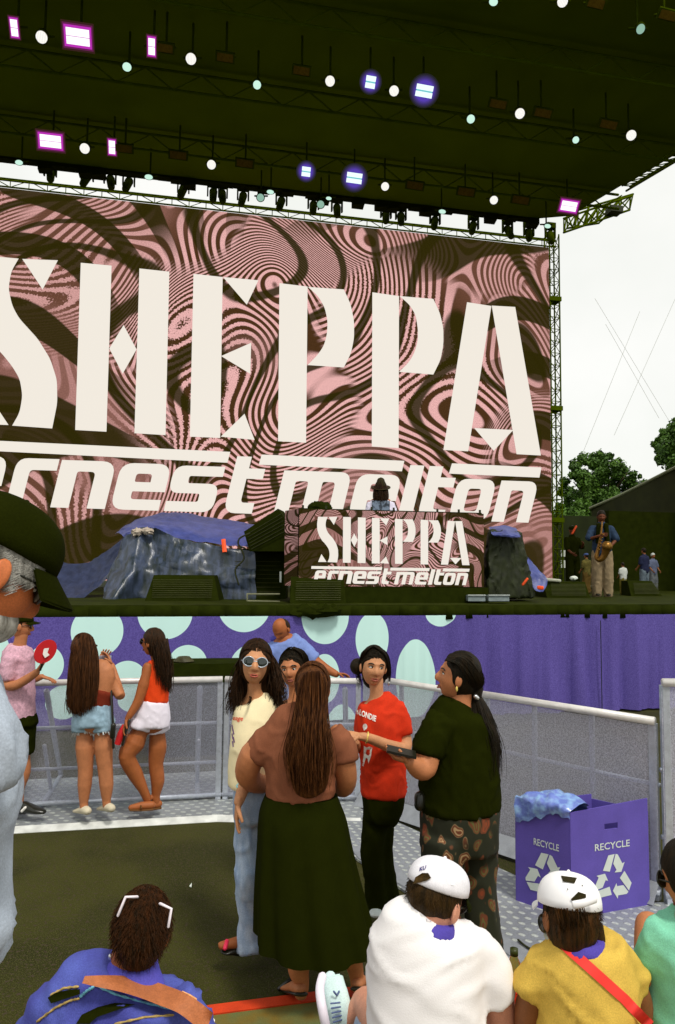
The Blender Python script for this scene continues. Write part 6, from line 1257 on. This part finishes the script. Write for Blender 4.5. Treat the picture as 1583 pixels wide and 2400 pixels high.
mb = MB(); f.limb(mb, [(930, 2560, .1, 72), (905, 2450, .35, 62), (868, 2408, .52, 50)]); f.limb(mb, [(1080, 2560, .1, 72), (1090, 2480, .4, 60)]); f.garment('shorts', mb, MATS['washed_denim'], .016, .01)
mb = MB(); a_, b_ = P(800, 2400, 2.93), P(778, 2286, 2.98); sd_ = Vector((-.55, -.8, .1)).normalized()
mb.tube(catmull([P(806, 2412, 2.93), P(796, 2372, 2.92), P(785, 2330, 2.95), P(777, 2300, 2.99), P(774, 2288, 3.0)], 4), [(.050, .036)]*5+[(.052, .036)]*4+[(.05, .034)]*4+[(.040, .028)]*3+[(.022, .018)], 18, ref=(1, 0, 0)); sho = obj('shoe', mb, cloth('white_mint_shoe', 206, 230, 228, .05), f.t)
mb = MB(); mb.tube(catmull([P(768, 2420, 2.88), P(757, 2370, 2.88), P(750, 2320, 2.93), P(756, 2290, 2.98)], 4), .018, 8); o_ = obj('sole', mb, mat('sole_white', C(236, 228, 240), .6), None)
for v in o_.data.vertices: v.co -= BASE[f.t.name]
o_.parent = sho
mb = MB()
for i in range(5): mb.tube([P(776+i*1.5, 2352+i*11, 2.876), P(797+i, 2350+i*10, 2.88)], .003, 5)
mb.tube([P(783, 2324, 2.90), P(790, 2333, 2.90), P(795, 2324, 2.92)], .004, 5); o_ = obj('lace', mb, mat('lace_grey', C(90, 106, 150), .6), None)
for v in o_.data.vertices: v.co -= BASE[f.t.name]
o_.parent = sho
# ---------------------------------------------------------------- seated woman in yellow
f = Fig('seated woman in a yellow t-shirt with red strap and white cut-out cap', 2.3, 1370, 2400, base=Vector((.78, 2.3, .38)))
H = Head(f.p(1332, 2150, .02), .220, 14, -14, 8); H.add(f.extra, 1.0)
f.torso(f.body, [(1350, 2160, 0, 36, .055), (1362, 2200, 0, 40, .06), (1370, 2240, 0, 84, .08), (1377, 2330, .02, 94, .11), (1380, 2500, .03, 104, .13), (1378, 2620, .04, 126, .15)])
f.limb(f.body, [(1278, 2270, 0, 30), (1246, 2330, .03, 29), (1240, 2400, .08, 34), (1262, 2450, .2, 28), (1310, 2460, .34, 20)]); f.limb(f.body, [(1468, 2262, 0, 30), (1494, 2330, .03, 29), (1510, 2410, .08, 30), (1490, 2460, .2, 28), (1440, 2470, .34, 20)])
hand(f.extra, f.p(1310, 2460, .34), (.5, .8, 0), (0, 0, -1), .17, .5, 1); hand(f.extra, f.p(1440, 2470, .34), (-.5, .8, 0), (0, 0, -1), .17, .5, -1)
f.limb(f.body, [(1320, 2580, .1, 60), (1330, 2480, .45, 46), (1340, 2560, .6, 32), (1340, 2700, .6, 26)]); f.limb(f.body, [(1430, 2580, .1, 60), (1430, 2480, .45, 46), (1430, 2560, .6, 32), (1430, 2700, .6, 26)])
f.finish(SK_d)
mb = MB(); f.torso(mb, [(1364, 2200, 0, 48, .07), (1364, 2212, 0, 80, .09), (1370, 2236, 0, 100, .11), (1376, 2290, 0, 106, .125), (1380, 2360, 0, 107, .135), (1382, 2440, 0, 110, .14), (1380, 2600, .02, 120, .16)])
f.limb(mb, [(1320, 2222, 0, 22), (1285, 2246, .01, 32), (1256, 2288, .02, 36), (1238, 2326, .03, 37)]); f.limb(mb, [(1410, 2216, 0, 22), (1448, 2240, .01, 34), (1476, 2282, .02, 36), (1488, 2318, .03, 34)])
YT = f.garment('t_shirt', mb, cloth('mustard', 214, 178, 80, .10, grain=.10), .014, .009, (5, 5, 8), it=5)
tr = bvh([YT]); mb = MB(); cs_ = [(1316, 2208), (1345, 2235), (1385, 2270), (1425, 2306), (1465, 2342), (1505, 2385), (1530, 2410)]; C3 = []
for (x0_, y0_), (x1_, y1_) in zip(cs_[:-1], cs_[1:]):
    for t_ in (0, .25, .5, .75): C3.append((x0_+(x1_-x0_)*t_, y0_+(y1_-y0_)*t_))
vv_ = []
for x_, y_ in C3:
    for o1, o2 in ((-9, 9), (9, -9)):
        for lift in (.006,):
            r_ = ray(x_+o1*.95, y_+o2*.95).normalized(); h_ = tr.ray_cast(CAMP, r_); vv_.append((h_[0]-r_*lift) if h_[0] else P(x_+o1, y_+o2, 2.17))
mb.add(vv_, [(2*i, 2*i+1, 2*i+3, 2*i+2) for i in range(len(C3)-1)]); obj('bag_strap', mb, mat('coral_strap', C(240, 60, 52), .6, .05, 20), f.t, True)
mb = MB(); f.torso(mb, [(1364, 2190, -.01, 44, .076), (1364, 2204, -.01, 50, .082), (1364, 2218, -.01, 64, .092)]); mb = remesh(mb, .010, 2); obj('collar', mb, MATS['cloth_violet_collar'], f.t)
mb = MB(); H.cap_hair(mb, .014, -.002, (.083, .104, .11), low=.10); mb.tube([H.pt(.06, -.05, -.02), H.pt(.085, -.03, -.07), H.pt(.08, -.02, -.11)], [.03, .026, .01], 10); strands(mb, f, [[(1300, 2130, -.08), (1310, 2170, -.08), (1322, 2198, -.06)], [(1350, 2132, -.1), (1352, 2165, -.1), (1352, 2190, -.07)], [(1386, 2120, -.05), (1398, 2150, -.05), (1400, 2178, -.04)]], 14, .004, .006, .004, 21); comb(mb, H, 0, fuzz=1100, R3=(.082, .100, .106), down=.02, zmax=.3, zmin=-.75); obj('hair', mb, hairm('deep_brown', (40, 30, 4), (92, 54, 16)), f.t)
cap, cmb = ballcap(H, f.t, mat('cap_pure_white', C(246, 242, 246), .8, .03), None, 1, .02, .088, r=(.096, .114)); ctr = bvh([cmb]); dkc = hairm('cut_dark', (44, 42, 4), (60, 48, 8))
capbit('cut_out', [[(1315, 2052), (1353, 2057), (1347, 2070), (1320, 2066)], ], dkc, .006); capbit('cut_out', [[(1338, 2108), (1356, 2090), (1374, 2096), (1374, 2104), (1342, 2112)]], dkc, .006)
capbit('eyelet', [[(1329, 2082), (1333, 2083), (1331, 2087)], ], dkc, .006); capbit('eyelet', [[(1363, 2073), (1367, 2074), (1366, 2078)]], dkc, .006); capbit('seam', [[(1343, 2112), (1345, 2112), (1348, 2128), (1346, 2128)]], dkc, .006)
mb = MB(); pl_ = [(1344, 2113), (1366, 2109), (1386, 2104), (1397, 2099)]; 
for a_, b_ in zip(pl_[:-1], pl_[1:]): pass
mb.tube([P(1346, 2121, 2.165), P(1370, 2117, 2.16), P(1396, 2108, 2.20)], [(.006, .012)]*3, 8, ref=(0, 1, 0)); o_ = obj('closure_strap', mb, MATS['cap_pure_white'], None)
for v in o_.data.vertices: v.co -= BASE[f.t.name]
o_.parent = cap
mb = MB(); mb.ell(f.p(1274, 2164, .05), (.016, .03, .026)); obj('sunglasses', mb, M_dark, f.t)
mb = MB(); mb.ell(f.p(1290, 2194, .04), (.018, .03, .014)); obj('face_mask', mb, MATS['off_white'] if 'off_white' in MATS else M_pw, f.t)
mb = MB(); f.limb(mb, [(1320, 2600, .1, 68), (1330, 2490, .42, 54)]); f.limb(mb, [(1430, 2600, .1, 68), (1430, 2490, .42, 54)]); f.garment('shorts', mb, K_black, .016, .008)
# ---------------------------------------------------------------- seated person in teal at the right edge
f = Fig('seated person in a mint t-shirt partly cut off by the right edge', 2.35, 1620, 2400, base=Vector((1.16, 2.35, .38)))
H = Head(f.p(1624, 2060, .03), .23, 35, -16); H.add(f.extra)
f.torso(f.body, [(1625, 2100, 0, 40, .055), (1628, 2150, 0, 42, .06), (1640, 2170, 0, 100, .085), (1650, 2300, 0, 110, .11), (1650, 2620, .04, 120, .14)]); f.limb(f.body, [(1550, 2200, .0, 34), (1528, 2270, .02, 30), (1530, 2340, .05, 28), (1560, 2420, .2, 24)]); f.limb(f.body, [(1740, 2200, .0, 34), (1760, 2280, .02, 30), (1750, 2380, .1, 26)])
f.limb(f.body, [(1560, 2560, .12, 60), (1530, 2300, .42, 46), (1522, 2168, .60, 38), (1530, 2240, .66, 30), (1540, 2420, .70, 26)]); f.limb(f.body, [(1700, 2560, .12, 60), (1700, 2400, .5, 42), (1700, 2600, .6, 26)])
f.finish(SK_t); H.face(f.t)
mb = MB(); f.torso(mb, [(1630, 2136, 0, 60, .075), (1636, 2150, 0, 92, .1), (1645, 2190, 0, 118, .12), (1650, 2300, 0, 122, .14), (1650, 2600, .02, 130, .15)]); f.limb(mb, [(1565, 2175, .01, 42), (1540, 2225, .02, 44), (1530, 2262, .03, 40)]); f.limb(mb, [(1725, 2180, .01, 42), (1752, 2240, .02, 42)])
f.garment('t_shirt', mb, cloth('mint', 130, 206, 174, .08), .016, .012, (6, 6, 7)); mb = MB(); H.cap_hair(mb, .012, .008, (.088, .106, .112)); obj('hair', mb, HB, f.t); sunglasses(H, f.t, M_dark, M_dark)
mb = MB(); f.limb(mb, [(1560, 2600, .12, 68), (1535, 2420, .3, 56)]); f.limb(mb, [(1700, 2600, .12, 68), (1700, 2460, .4, 52)]); f.garment('shorts', mb, K_black, .016, .008)
# ---------------------------------------------------------------- seated person in denim jacket, bottom left
f = Fig('seated person in a blue denim jacket with white sunglasses pushed up on dark hair', 2.2, 330, 2400, base=Vector((-.6, 2.2, .38)))
H = Head(f.p(334, 2180, .0), .212, 4, -8, 4); H.add(f.extra, .98)
f.torso(f.body, [(318, 2210, 0, 50, .06), (312, 2270, 0, 52, .065), (306, 2310, 0, 80, .06), (300, 2400, 0, 120, .10), (300, 2680, .04, 140, .15)]); f.limb(f.body, [(150, 2350, 0, 40), (110, 2440, .02, 36), (130, 2520, .1, 30), (200, 2540, .3, 22)]); f.limb(f.body, [(450, 2370, 0, 36), (490, 2460, .02, 34), (470, 2540, .1, 28), (400, 2560, .3, 22)])
f.limb(f.body, [(240, 2660, .1, 66), (240, 2560, .5, 50), (240, 2700, .6, 30)]); f.limb(f.body, [(360, 2660, .1, 66), (360, 2560, .5, 50), (360, 2700, .6, 30)]); f.finish(SK_o)
mb = MB(); f.torso(mb, [(300, 2286, .0, 90, .085), (290, 2310, 0, 150, .115), (285, 2350, 0, 170, .135), (280, 2420, 0, 176, .15), (285, 2540, 0, 170, .16), (290, 2660, .03, 160, .16)])
f.limb(mb, [(190, 2310, .0, 44), (140, 2370, .0, 60), (105, 2440, .02, 62), (110, 2500, .06, 56)]); f.limb(mb, [(410, 2330, .0, 42), (450, 2400, .0, 46), (480, 2460, .02, 46)])
DJ = f.garment('denim_jacket', mb, mat('blue_denim', C(62, 62, 146), .85, .3, 5, .15, 200, col2=C(86, 98, 180), grain=.14), .015, .018, (5, 5, 8), it=5, label='blue denim jacket with frayed tan seams')
tr = bvh([DJ]); mb = MB()
def seam_line(pts_, m_, r_=.0034, lift=.004, name='seam_stitching', flat_=None):
    q_ = []
    for (x0_, y0_), (x1_, y1_) in zip(pts_[:-1], pts_[1:]):
        for t_ in range(6): q_.append((x0_+(x1_-x0_)*t_/6, y0_+(y1_-y0_)*t_/6))
    w3_ = []
    for x_, y_ in q_:
        rr2 = ray(x_, y_).normalized(); h_ = tr.ray_cast(CAMP, rr2)
        if h_[0]: w3_.append(h_[0]-rr2*lift)
    mb_ = MB()
    if len(w3_) > 2:
        mb_.tube(w3_, [r_*(1+.35*math.sin(i*2.6)) for i in range(len(w3_))], 6); obj(name, mb_, m_, f.t)
M_fr = mat('tan_fray', C(176, 150, 90), .9, .4, 60); M_fr2 = mat('pale_fray', C(120, 190, 214), .9, .3, 60)
seam_line([(88, 2394), (130, 2362), (165, 2345), (188, 2340)], M_fr); seam_line([(120, 2332), (150, 2316), (190, 2312)], M_fr); seam_line([(270, 2400), (340, 2384), (420, 2378)], M_fr, .003); seam_line([(215, 2305), (270, 2330), (340, 2350), (430, 2372)], M_fr2, .003); seam_line([(190, 2335), (205, 2322), (222, 2312)], M_fr2, .004)
mb = decal([[(112, 2338), (132, 2326), (160, 2320), (188, 2318), (188, 2330), (150, 2342), (120, 2352)]], tr, .016); obj('shoulder_fold_shadow', mb, K_black, f.t, True)  # black patch paints the shadow between the shoulder folds
mb = decal([[(178, 2400), (192, 2378), (230, 2360), (270, 2350), (318, 2354), (280, 2366), (228, 2384), (210, 2400)]], tr, .016); obj('back_fold_shadow', mb, K_black, f.t, True)  # fold shadow on the lower jacket, painted as a black patch
cs_ = [(196, 2296), (240, 2300), (290, 2306), (340, 2318), (385, 2334), (425, 2350), (460, 2374), (490, 2400)]; C3 = []; hw_ = [12, 20, 26, 30, 32, 32, 34, 36]
q3_ = catmull([Vector((a, b, h_)) for (a, b), h_ in zip(cs_, hw_)], 4); vv_ = []
for v_ in q3_:
    for sg in (-1, -.33, .33, 1):
        x_, y_ = v_.x-sg*v_.z*.28, v_.y+sg*v_.z*.72; rr2 = ray(x_, y_).normalized(); h_ = tr.ray_cast(CAMP, rr2); vv_.append((h_[0]-rr2*.010) if h_[0] else P(x_, y_, 2.08))
for _ in range(6): vv_ = [CAMP+(v-CAMP)*((sum((vv_[k]-CAMP).length for k in (max(i-4, i % 4), i, min(i+4, len(vv_)-4+i % 4)))/3)/(v-CAMP).length) for i, v in enumerate(vv_)]
vv_ = [CAMP+(v-CAMP)*.978 for v in vv_]
mb = MB(); mb.add(vv_, [(4*i+j, 4*i+j+1, 4*i+j+5, 4*i+j+4) for i in range(len(q3_)-1) for j in range(3)]); obj('leather_strap', mb, mat('tan_leather', C(176, 104, 62), .6, .12, 60, .3, 200, grain=.1), f.t)
mb = MB(); vv_ = []
for x_, y_ in ((428, 2322), (446, 2330), (462, 2340), (424, 2364), (442, 2378), (458, 2392)):
    rr2 = ray(x_, y_).normalized(); h_ = tr.ray_cast(CAMP, rr2); vv_.append((h_[0]-rr2*.045) if h_[0] else P(x_, y_, 2.03))
mb.add(vv_, [(0, 1, 4, 3), (1, 2, 5, 4)]); obj('strap_patch', mb, mat('woven_patch', C(232, 170, 110), .8, .25, 90), f.t, True)
mb = MB(); f.torso(mb, [(318, 2250, -.01, 50, .068), (314, 2275, -.01, 60, .075), (308, 2300, -.01, 84, .09)]); mb = remesh(mb, .012, 3); obj('collar', mb, cloth('blue_cotton', 92, 88, 190), f.t)
mb = MB(); H.cap_hair(mb, .010, .008, (.086, .103, .113), low=.1, amp=.008); f.torso(mb, [(332, 2190, -.02, 46, .07), (328, 2225, -.02, 42, .066), (325, 2250, -.02, 38, .06)]); comb(mb, H, 0, fuzz=2600, R3=(.086, .103, .113), down=.022); obj('hair', mb, hairm('warm_dark', (44, 26, 2), (92, 48, 10)), f.t)
mb = MB(); mb.tube([P(277, 2146, 2.12), P(295, 2102, 2.12), P(322, 2102, 2.14), P(326, 2106, 2.24), P(350, 2110, 2.26), P(372, 2118, 2.24), P(376, 2118, 2.14), P(402, 2130, 2.12), P(395, 2172, 2.12)], .0040, 6); obj('sunglasses', mb, mat('white_frame', C(236, 226, 234), .3, .03), f.t)
mb = MB(); mb.ell(f.p(259, 2243, -.02), (.006, .006, .009)); obj('earring', mb, MATS['silver'], f.t)
mb = MB(); f.limb(mb, [(240, 2680, .1, 74), (240, 2580, .45, 58)]); f.limb(mb, [(360, 2680, .1, 74), (360, 2580, .45, 58)]); f.garment('trousers', mb, K_black, .016, .008)
mb = MB(); mb.prism([P(487, 2400, 2.35), P(484, 2386, 2.38), P(492, 2388, 2.38), (P(502, 2400, 2.35))], Vector((0, .02, 0))); single('white_paper', mb, M_pw, 'white paper corner standing beside the denim jacket person', 'paper', smooth=False)
# ---------------------------------------------------------------- old man at the left edge
f = Fig('elderly grey-haired man in a black cap and pale shirt at the left edge, looking down', 1.38, -60, 2400, base=Vector((-.68, 1.38, .36)))
H = Head(f.p(-22, 1338, .0), .250, -48, -28, 0); H.add(f.extra, 1.05)
f.torso(f.body, [(-66, 1420, 0, 46, .052), (-120, 1520, 0, 66, .06), (-140, 1620, 0, 90, .09), (-130, 1800, 0, 120, .12), (-130, 2050, 0, 120, .13), (-170, 2300, 0, 100, .12)])
f.limb(f.body, [(-120, 1640, -.17, 60), (-120, 1850, -.2, 52), (-130, 2080, -.2, 46), (-130, 2330, -.15, 34)]); f.limb(f.body, [(-100, 1640, .17, 60), (-100, 1850, .2, 52), (-90, 2080, .2, 46), (-70, 2330, .15, 34)])
for dy_ in (-.1, .1): f.limb(f.body, [(-190, 2350, dy_, 80), (-180, 2900, dy_, 60), (-175, 3350, dy_, 48), (-175, 3560, dy_, 42)])
f.finish(skin('weathered', 216, 122, 70)); H.face(f.t, lipc=(150, 70, 50), browc=HG)
mb = MB(); f.torso(mb, [(-110, 1540, 0, 90, .10), (-118, 1620, 0, 112, .125), (-112, 1740, 0, 130, .14), (-118, 1860, 0, 150, .15), (-128, 2000, 0, 140, .15), (-128, 2110, 0, 136, .16), (-130, 2200, .0, 140, .15), (-160, 2240, 0, 130, .15)], 28); f.limb(mb, [(-95, 1620, -.14, 76), (-66, 1740, -.16, 92), (-50, 1795, -.16, 90), (-60, 1822, -.16, 84)]); f.limb(mb, [(-100, 1630, .14, 80), (-100, 1740, .17, 90)])
f.garment('shirt', mb, cloth('pale_blue_grey', 172, 182, 196, .06), .016, .014, (7, 7, 7), it=5, infl=.002)
mb = MB(); f.torso(mb, [(-160, 2180, 0, 110, .13), (-170, 2380, 0, 110, .13)]); 
for dy_ in (-.1, .1): f.limb(mb, [(-190, 2400, dy_, 90), (-180, 2900, dy_, 76), (-175, 3500, dy_, 66)])
f.garment('trousers', mb, cloth('grey_trousers', 110, 110, 100), .02, .01)
cap, cmb = ballcap(H, f.t, K_black, None, 1, .040, .088, r=(.092, .112))
mb = MB(); rr_ = random.Random(8)
for e_ in (-1, 1):
    for _ in range(2600):
        a_ = rr_.uniform(-1.6, 1.25); z_ = rr_.uniform(.004, .048) if rr_.random() < .8 else rr_.uniform(-.02, .01); y_ = -.005+.088*math.sin(a_*.8)*.9; 
        if y_ > .035 and z_ < .0: continue
        x_ = .079*math.sqrt(max(.05, 1-(y_/.115)**2))*e_; p0_ = H.pt(x_, y_, z_); d_ = H.M @ Vector((.2*e_*rr_.uniform(.5, 1), -.6+rr_.uniform(-.15, .15), -.7)); mb.tube([p0_, p0_+d_*.010+H.M @ Vector((e_*.003, 0, 0)), p0_+d_*.022], [.0008, .0006, .0003], 3)
mb.ell(H.pt(0, .022, -.074), None, H.M, 30, 20, lambda n: Vector((n.x*.058*(1+.05*noise.noise(n*9)), n.y*.068*(1+.05*noise.noise(n*8)), n.z*.046)))
mb.ell(H.pt(0, -.026, .036), None, H.M, 30, 16, lambda n: Vector((n.x*.0790, n.y*.082, n.z*.036))); obj('hair', mb, HG, f.t)
mb = MB(); ring = [H.pt(.066+.0*a_, .080+.018*math.cos(a_), .0+.016*math.sin(a_)) for a_ in [6.283*i/16 for i in range(17)]]; 
sunglasses(H, f.t, M_dark, mat('clear_lens', C(150, 150, 130), .05, .1, 20, spec=1), .05, .02, nm='glasses')
for dy_ in (-.1, .1):
    mb = MB(); b_ = Vector((P(-175, 2400, 1.38).x, 1.38+dy_, .40)); shoe(mb, b_-Vector((.08, 0, 0)), b_+Vector((.18, 0, 0)), .05, .04); obj('shoe', mb, M_dark, f.t)
# bottle
t = thing('drink_bottle', 'clear plastic bottle of red drink with dark cap between the two seated caps', 'bottle', P(1206, 2340, 2.9)); D_ = 2.9; s_ = D_/F
b0_ = P(1206, 2310, D_); mb = MB(); pr = [(-.12, .033), (0, .033), (.045, .034), (.075, .026), (.105, .014), (.118, .013)]; mb.tube([b0_+Vector((0, 0, z)) for z, _ in pr], [r_ for _, r_ in pr], 20, ref=(1, 0, 0), flat=True)
gm = bpy.data.materials.new('clear_plastic'); gm.use_nodes = True; gb = gm.node_tree.nodes['Principled BSDF']; gb.inputs['Base Color'].default_value = (.9, .95, .95, 1); gb.inputs['Roughness'].default_value = .05; gb.inputs['Transmission Weight'].default_value = 1; gb.inputs['IOR'].default_value = 1.15; obj('bottle_body', mb, gm, t)
mb = MB(); mb.tube([b0_+Vector((0, 0, -.11)), b0_+Vector((0, 0, .018))], .0305, 18, flat=True); obj('drink', mb, mat('red_drink', C(226, 60, 30), .2, .05), t); mb = MB(); mb.tube([b0_+Vector((0, 0, .112)), b0_+Vector((0, 0, .136))], .0155, 14, flat=True); obj('bottle_cap', mb, mat('cap_dark', C(52, 58, 16), .4), t)
# ---------------------------------------------------------------- people on the stage
def stage_person(label, px, head_py, feet_py, D, yaw, top, bottom, skin_, hair_, hat=None, arm=None, group=None, coat=None):
    f = Fig(label, D, px, feet_py, group); Hh = P(px, head_py, D).z-ZS; k = Hh/1.75; b = Vector((P(px, feet_py, D).x, D, ZS)); f.t.location = b; BASE[f.t.name] = b.copy(); Mz = Matrix.Rotation(R(yaw), 3, 'Z')
    q = lambda x, y, z: b+(Mz @ Vector((x, y, z)))*k
    H = Head(q(0, .02, 1.62), .235*k, yaw, -8); H.add(f.extra)
    f.body.tube([q(0, 0, 1.55), q(0, 0, 1.44), q(0, 0, 1.36), q(0, 0, 1.1), q(0, 0, .95)], [(.055*k, .055*k), (.07*k, .06*k), (.17*k, .10*k), (.14*k, .1*k), (.16*k, .11*k)], 18, ref=Mz @ Vector((1, 0, 0)))
    for e_ in (-1, 1):
        a_ = arm[(e_+1)//2] if arm else ((.22, .02, 1.12), (.2, .18, .95)); f.body.tube([q(.17*e_, 0, 1.36), q(a_[0][0]*e_, a_[0][1], a_[0][2]), q(a_[1][0]*e_, a_[1][1], a_[1][2])], [.05*k, .042*k, .032*k], 10)
        w0, w1 = q(a_[0][0]*e_, a_[0][1], a_[0][2]), q(a_[1][0]*e_, a_[1][1], a_[1][2]); hand(f.extra, w1, w1-w0, (Mz @ Vector((-e_, .3, 0))), .17*k, .7, e_)
        f.body.tube([q(.09*e_, 0, .95), q(.10*e_, .02, .5), q(.10*e_, 0, .08)], [.085*k, .06*k, .04*k], 12)
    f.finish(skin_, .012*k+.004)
    mb = MB(); mb.tube([q(0, 0, 1.46), q(0, 0, 1.40), q(0, 0, 1.34), q(0, 0, 1.1), q(0, 0, .86)], [(.08*k, .07*k), (.16*k, .10*k), (.20*k, .13*k), (.18*k, .13*k), (.19*k, .14*k)], 20, ref=Mz @ Vector((1, 0, 0)))
    for e_ in (-1, 1):
        a_ = arm[(e_+1)//2] if arm else ((.22, .02, 1.12), (.2, .18, .95)); mb.tube([q(.17*e_, 0, 1.37), q(a_[0][0]*e_, a_[0][1], a_[0][2]+.03)], [.075*k, .07*k], 10)
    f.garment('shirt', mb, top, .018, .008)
    mb = MB(); mb.tube([q(0, 0, .98), q(0, 0, .84)], [(.17*k, .12*k), (.18*k, .13*k)], 18, ref=Mz @ Vector((1, 0, 0)))
    for e_ in (-1, 1): mb.tube([q(.09*e_, 0, .88), q(.11*e_, .02, .5), q(.11*e_, 0, .05)], [.11*k, .10*k, .09*k], 12)
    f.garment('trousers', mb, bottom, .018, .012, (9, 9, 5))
    mb = MB(); H.cap_hair(mb); obj('hair', mb, hair_, f.t)
    if hat: ballcap(H, f.t, hat, None, 1, .01)
    for e_ in (-1, 1):
        mb = MB(); shoe(mb, q(.1*e_, -.08, .035), q(.1*e_, .16, .03), .045*k, .035*k); obj('shoe', mb, M_dark, f.t)
    return f, q, k, H
M_wt = cloth('stage_white', 190, 194, 188, .06)
sax_arm = (((.26, .06, 1.14), (.10, .26, .98)), ((.26, .10, 1.16), (.06, .30, 1.22)))
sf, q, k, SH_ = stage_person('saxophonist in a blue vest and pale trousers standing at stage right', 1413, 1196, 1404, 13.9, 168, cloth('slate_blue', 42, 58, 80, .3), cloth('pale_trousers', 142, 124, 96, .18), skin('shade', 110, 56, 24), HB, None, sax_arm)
mb = MB(); mb.tube([q(.07, .12, 1.44), q(.09, .16, 1.1)], .05*k, 8); mb.tube([q(-.07, .12, 1.44), q(-.09, .16, 1.1)], .05*k, 8); obj('vest_panel', mb, K_black, sf.t)
t = thing('saxophone', 'brass saxophone hanging before the man in pale trousers', 'saxophone', q(.05, .3, .9)); pr = [(.0, .12, 1.50, .010), (.02, .22, 1.50, .012), (.03, .26, 1.40, .016), (.07, .30, 1.15, .024), (.12, .32, .92, .036), (.15, .34, .80, .045), (.10, .40, .74, .052), (.02, .42, .82, .062), (-.02, .44, .95, .085), (-.03, .46, 1.0, .11)]
mb = MB(); mb.tube(catmull([q(a, b_, c) for a, b_, c, r_ in pr], 4), [x_*k for x_ in [pr[i][3]*(1-j/4)+pr[i+1][3]*j/4 for i in range(len(pr)-1) for j in range(4)]+[.11]], 14); brass = mat('brass', C(130, 92, 36), .4, .3, 30, metal=.6); obj('horn', mb, brass, t)
mb = MB(); mb.ell(q(-.03, .47, 1.02), (.075*k, .03*k, .06*k)); obj('bell_opening', mb, mat('horn_inside', C(70, 50, 10), .5), t); 
for i in range(6): mb = MB(); mb.tube([q(.05+.016*i, .335, 1.25-.06*i), q(.02+.016*i, .36, 1.24-.06*i)], .016*k, 8); obj('key', mb, brass, t)
stage_person('child in a white t-shirt standing behind the monitor at stage right', 1462, 1318, 1403, 15.0, 20, M_wt, cloth('khaki', 110, 100, 40, .1), SK_d, HB)
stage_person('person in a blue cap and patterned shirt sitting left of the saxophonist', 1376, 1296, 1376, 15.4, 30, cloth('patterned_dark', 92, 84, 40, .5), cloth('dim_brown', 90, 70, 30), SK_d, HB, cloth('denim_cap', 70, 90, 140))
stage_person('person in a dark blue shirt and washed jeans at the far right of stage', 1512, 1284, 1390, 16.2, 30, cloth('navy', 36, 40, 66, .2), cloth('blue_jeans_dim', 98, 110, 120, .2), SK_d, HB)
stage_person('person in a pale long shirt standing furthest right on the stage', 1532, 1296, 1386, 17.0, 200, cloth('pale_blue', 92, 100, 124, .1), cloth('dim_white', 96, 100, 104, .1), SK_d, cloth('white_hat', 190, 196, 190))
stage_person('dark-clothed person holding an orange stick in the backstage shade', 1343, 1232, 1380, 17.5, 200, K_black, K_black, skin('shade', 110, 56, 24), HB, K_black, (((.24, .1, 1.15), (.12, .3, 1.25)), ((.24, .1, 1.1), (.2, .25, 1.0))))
mb = MB(); mb.tube([P(1342, 1250, 17), P(1351, 1234, 17)], .025, 6); single('orange_stick', mb, MATS['orange_tape'], 'small orange stick raised in the backstage shade', 'stick')
# DJ behind booth
f = Fig('performer in a dark hat, long hair and white shirt behind the booth', 11.5, 893, 1400); b = f.t.location.copy(); b.z = ZS; f.t.location = b; BASE[f.t.name] = b.copy()
H = Head(f.p(893, 1150), .235, 176, -20); H.add(f.extra)
f.torso(f.body, [(893, 1165, 0, 8, .05), (893, 1180, 0, 26, .1), (893, 1260, 0, 24, .1), (893, 1300, 0, 26, .11)]); f.limb(f.body, [(893, 1290, 0, 22), (893, 1400, 0, 18)])
for e_ in (-1, 1): f.limb(f.body, [(893+24*e_, 1185, 0, 8), (893+30*e_, 1215, -.05, 6), (893+18*e_, 1230, -.25, 5)]); hand(f.extra, f.p(893+18*e_, 1230, -.25), (-.4*e_, -1, 0), (0, 0, -1), .17, .4, e_)
f.finish(SK_t); H.face(f.t)
mb = MB(); f.torso(mb, [(893, 1170, 0, 12, .07), (893, 1178, 0, 26, .11), (893, 1210, 0, 33, .13), (893, 1270, 0, 32, .13)])
for e_ in (-1, 1): f.limb(mb, [(893+22*e_, 1180, 0, 10), (893+31*e_, 1212, -.04, 10)])
f.garment('shirt', mb, cloth('lilac_white', 226, 220, 240, .03, grain=.03), .018, .012, (7, 7, 5)); mb = MB(); mb.box(f.p(893, 1196, -.16), (.28, .02, .30)); obj('printed_bib', mb, mat('grey_print', C(100, 112, 130), .8, .6, 14, sharp=(.45, .55)), f.t, False)
mb = MB(); H.cap_hair(mb); 
for e_ in (-1, 1): f.torso(mb, [(893+9*e_, 1140, -.02, 7, .05), (893+11*e_, 1165, -.06, 8, .05), (893+8*e_, 1180, -.1, 4, .03)])
strands(mb, f, [[(882, 1135, -.06), (878, 1160, -.12), (884, 1185, -.16)], [(893, 1133, -.12), (893, 1160, -.16), (893, 1178, -.17)], [(904, 1135, -.06), (908, 1160, -.12), (902, 1190, -.16)]], 60, .008, .012, .01); obj('hair', mb, HDB, f.t)
mb = MB(); mb.tube([H.pt(0, -.005, .045), H.pt(0, -.005, .056)], [(.155, .165)]*2, 24, flat=True); mb.tube([H.pt(0, -.01, .05), H.pt(0, -.01, .10), H.pt(0, -.01, .145)], [(.095, .11), (.09, .105), (.065, .08)], 20); obj('hat', mb, hairm('felt', (44, 40, 8), (70, 58, 24)), f.t)
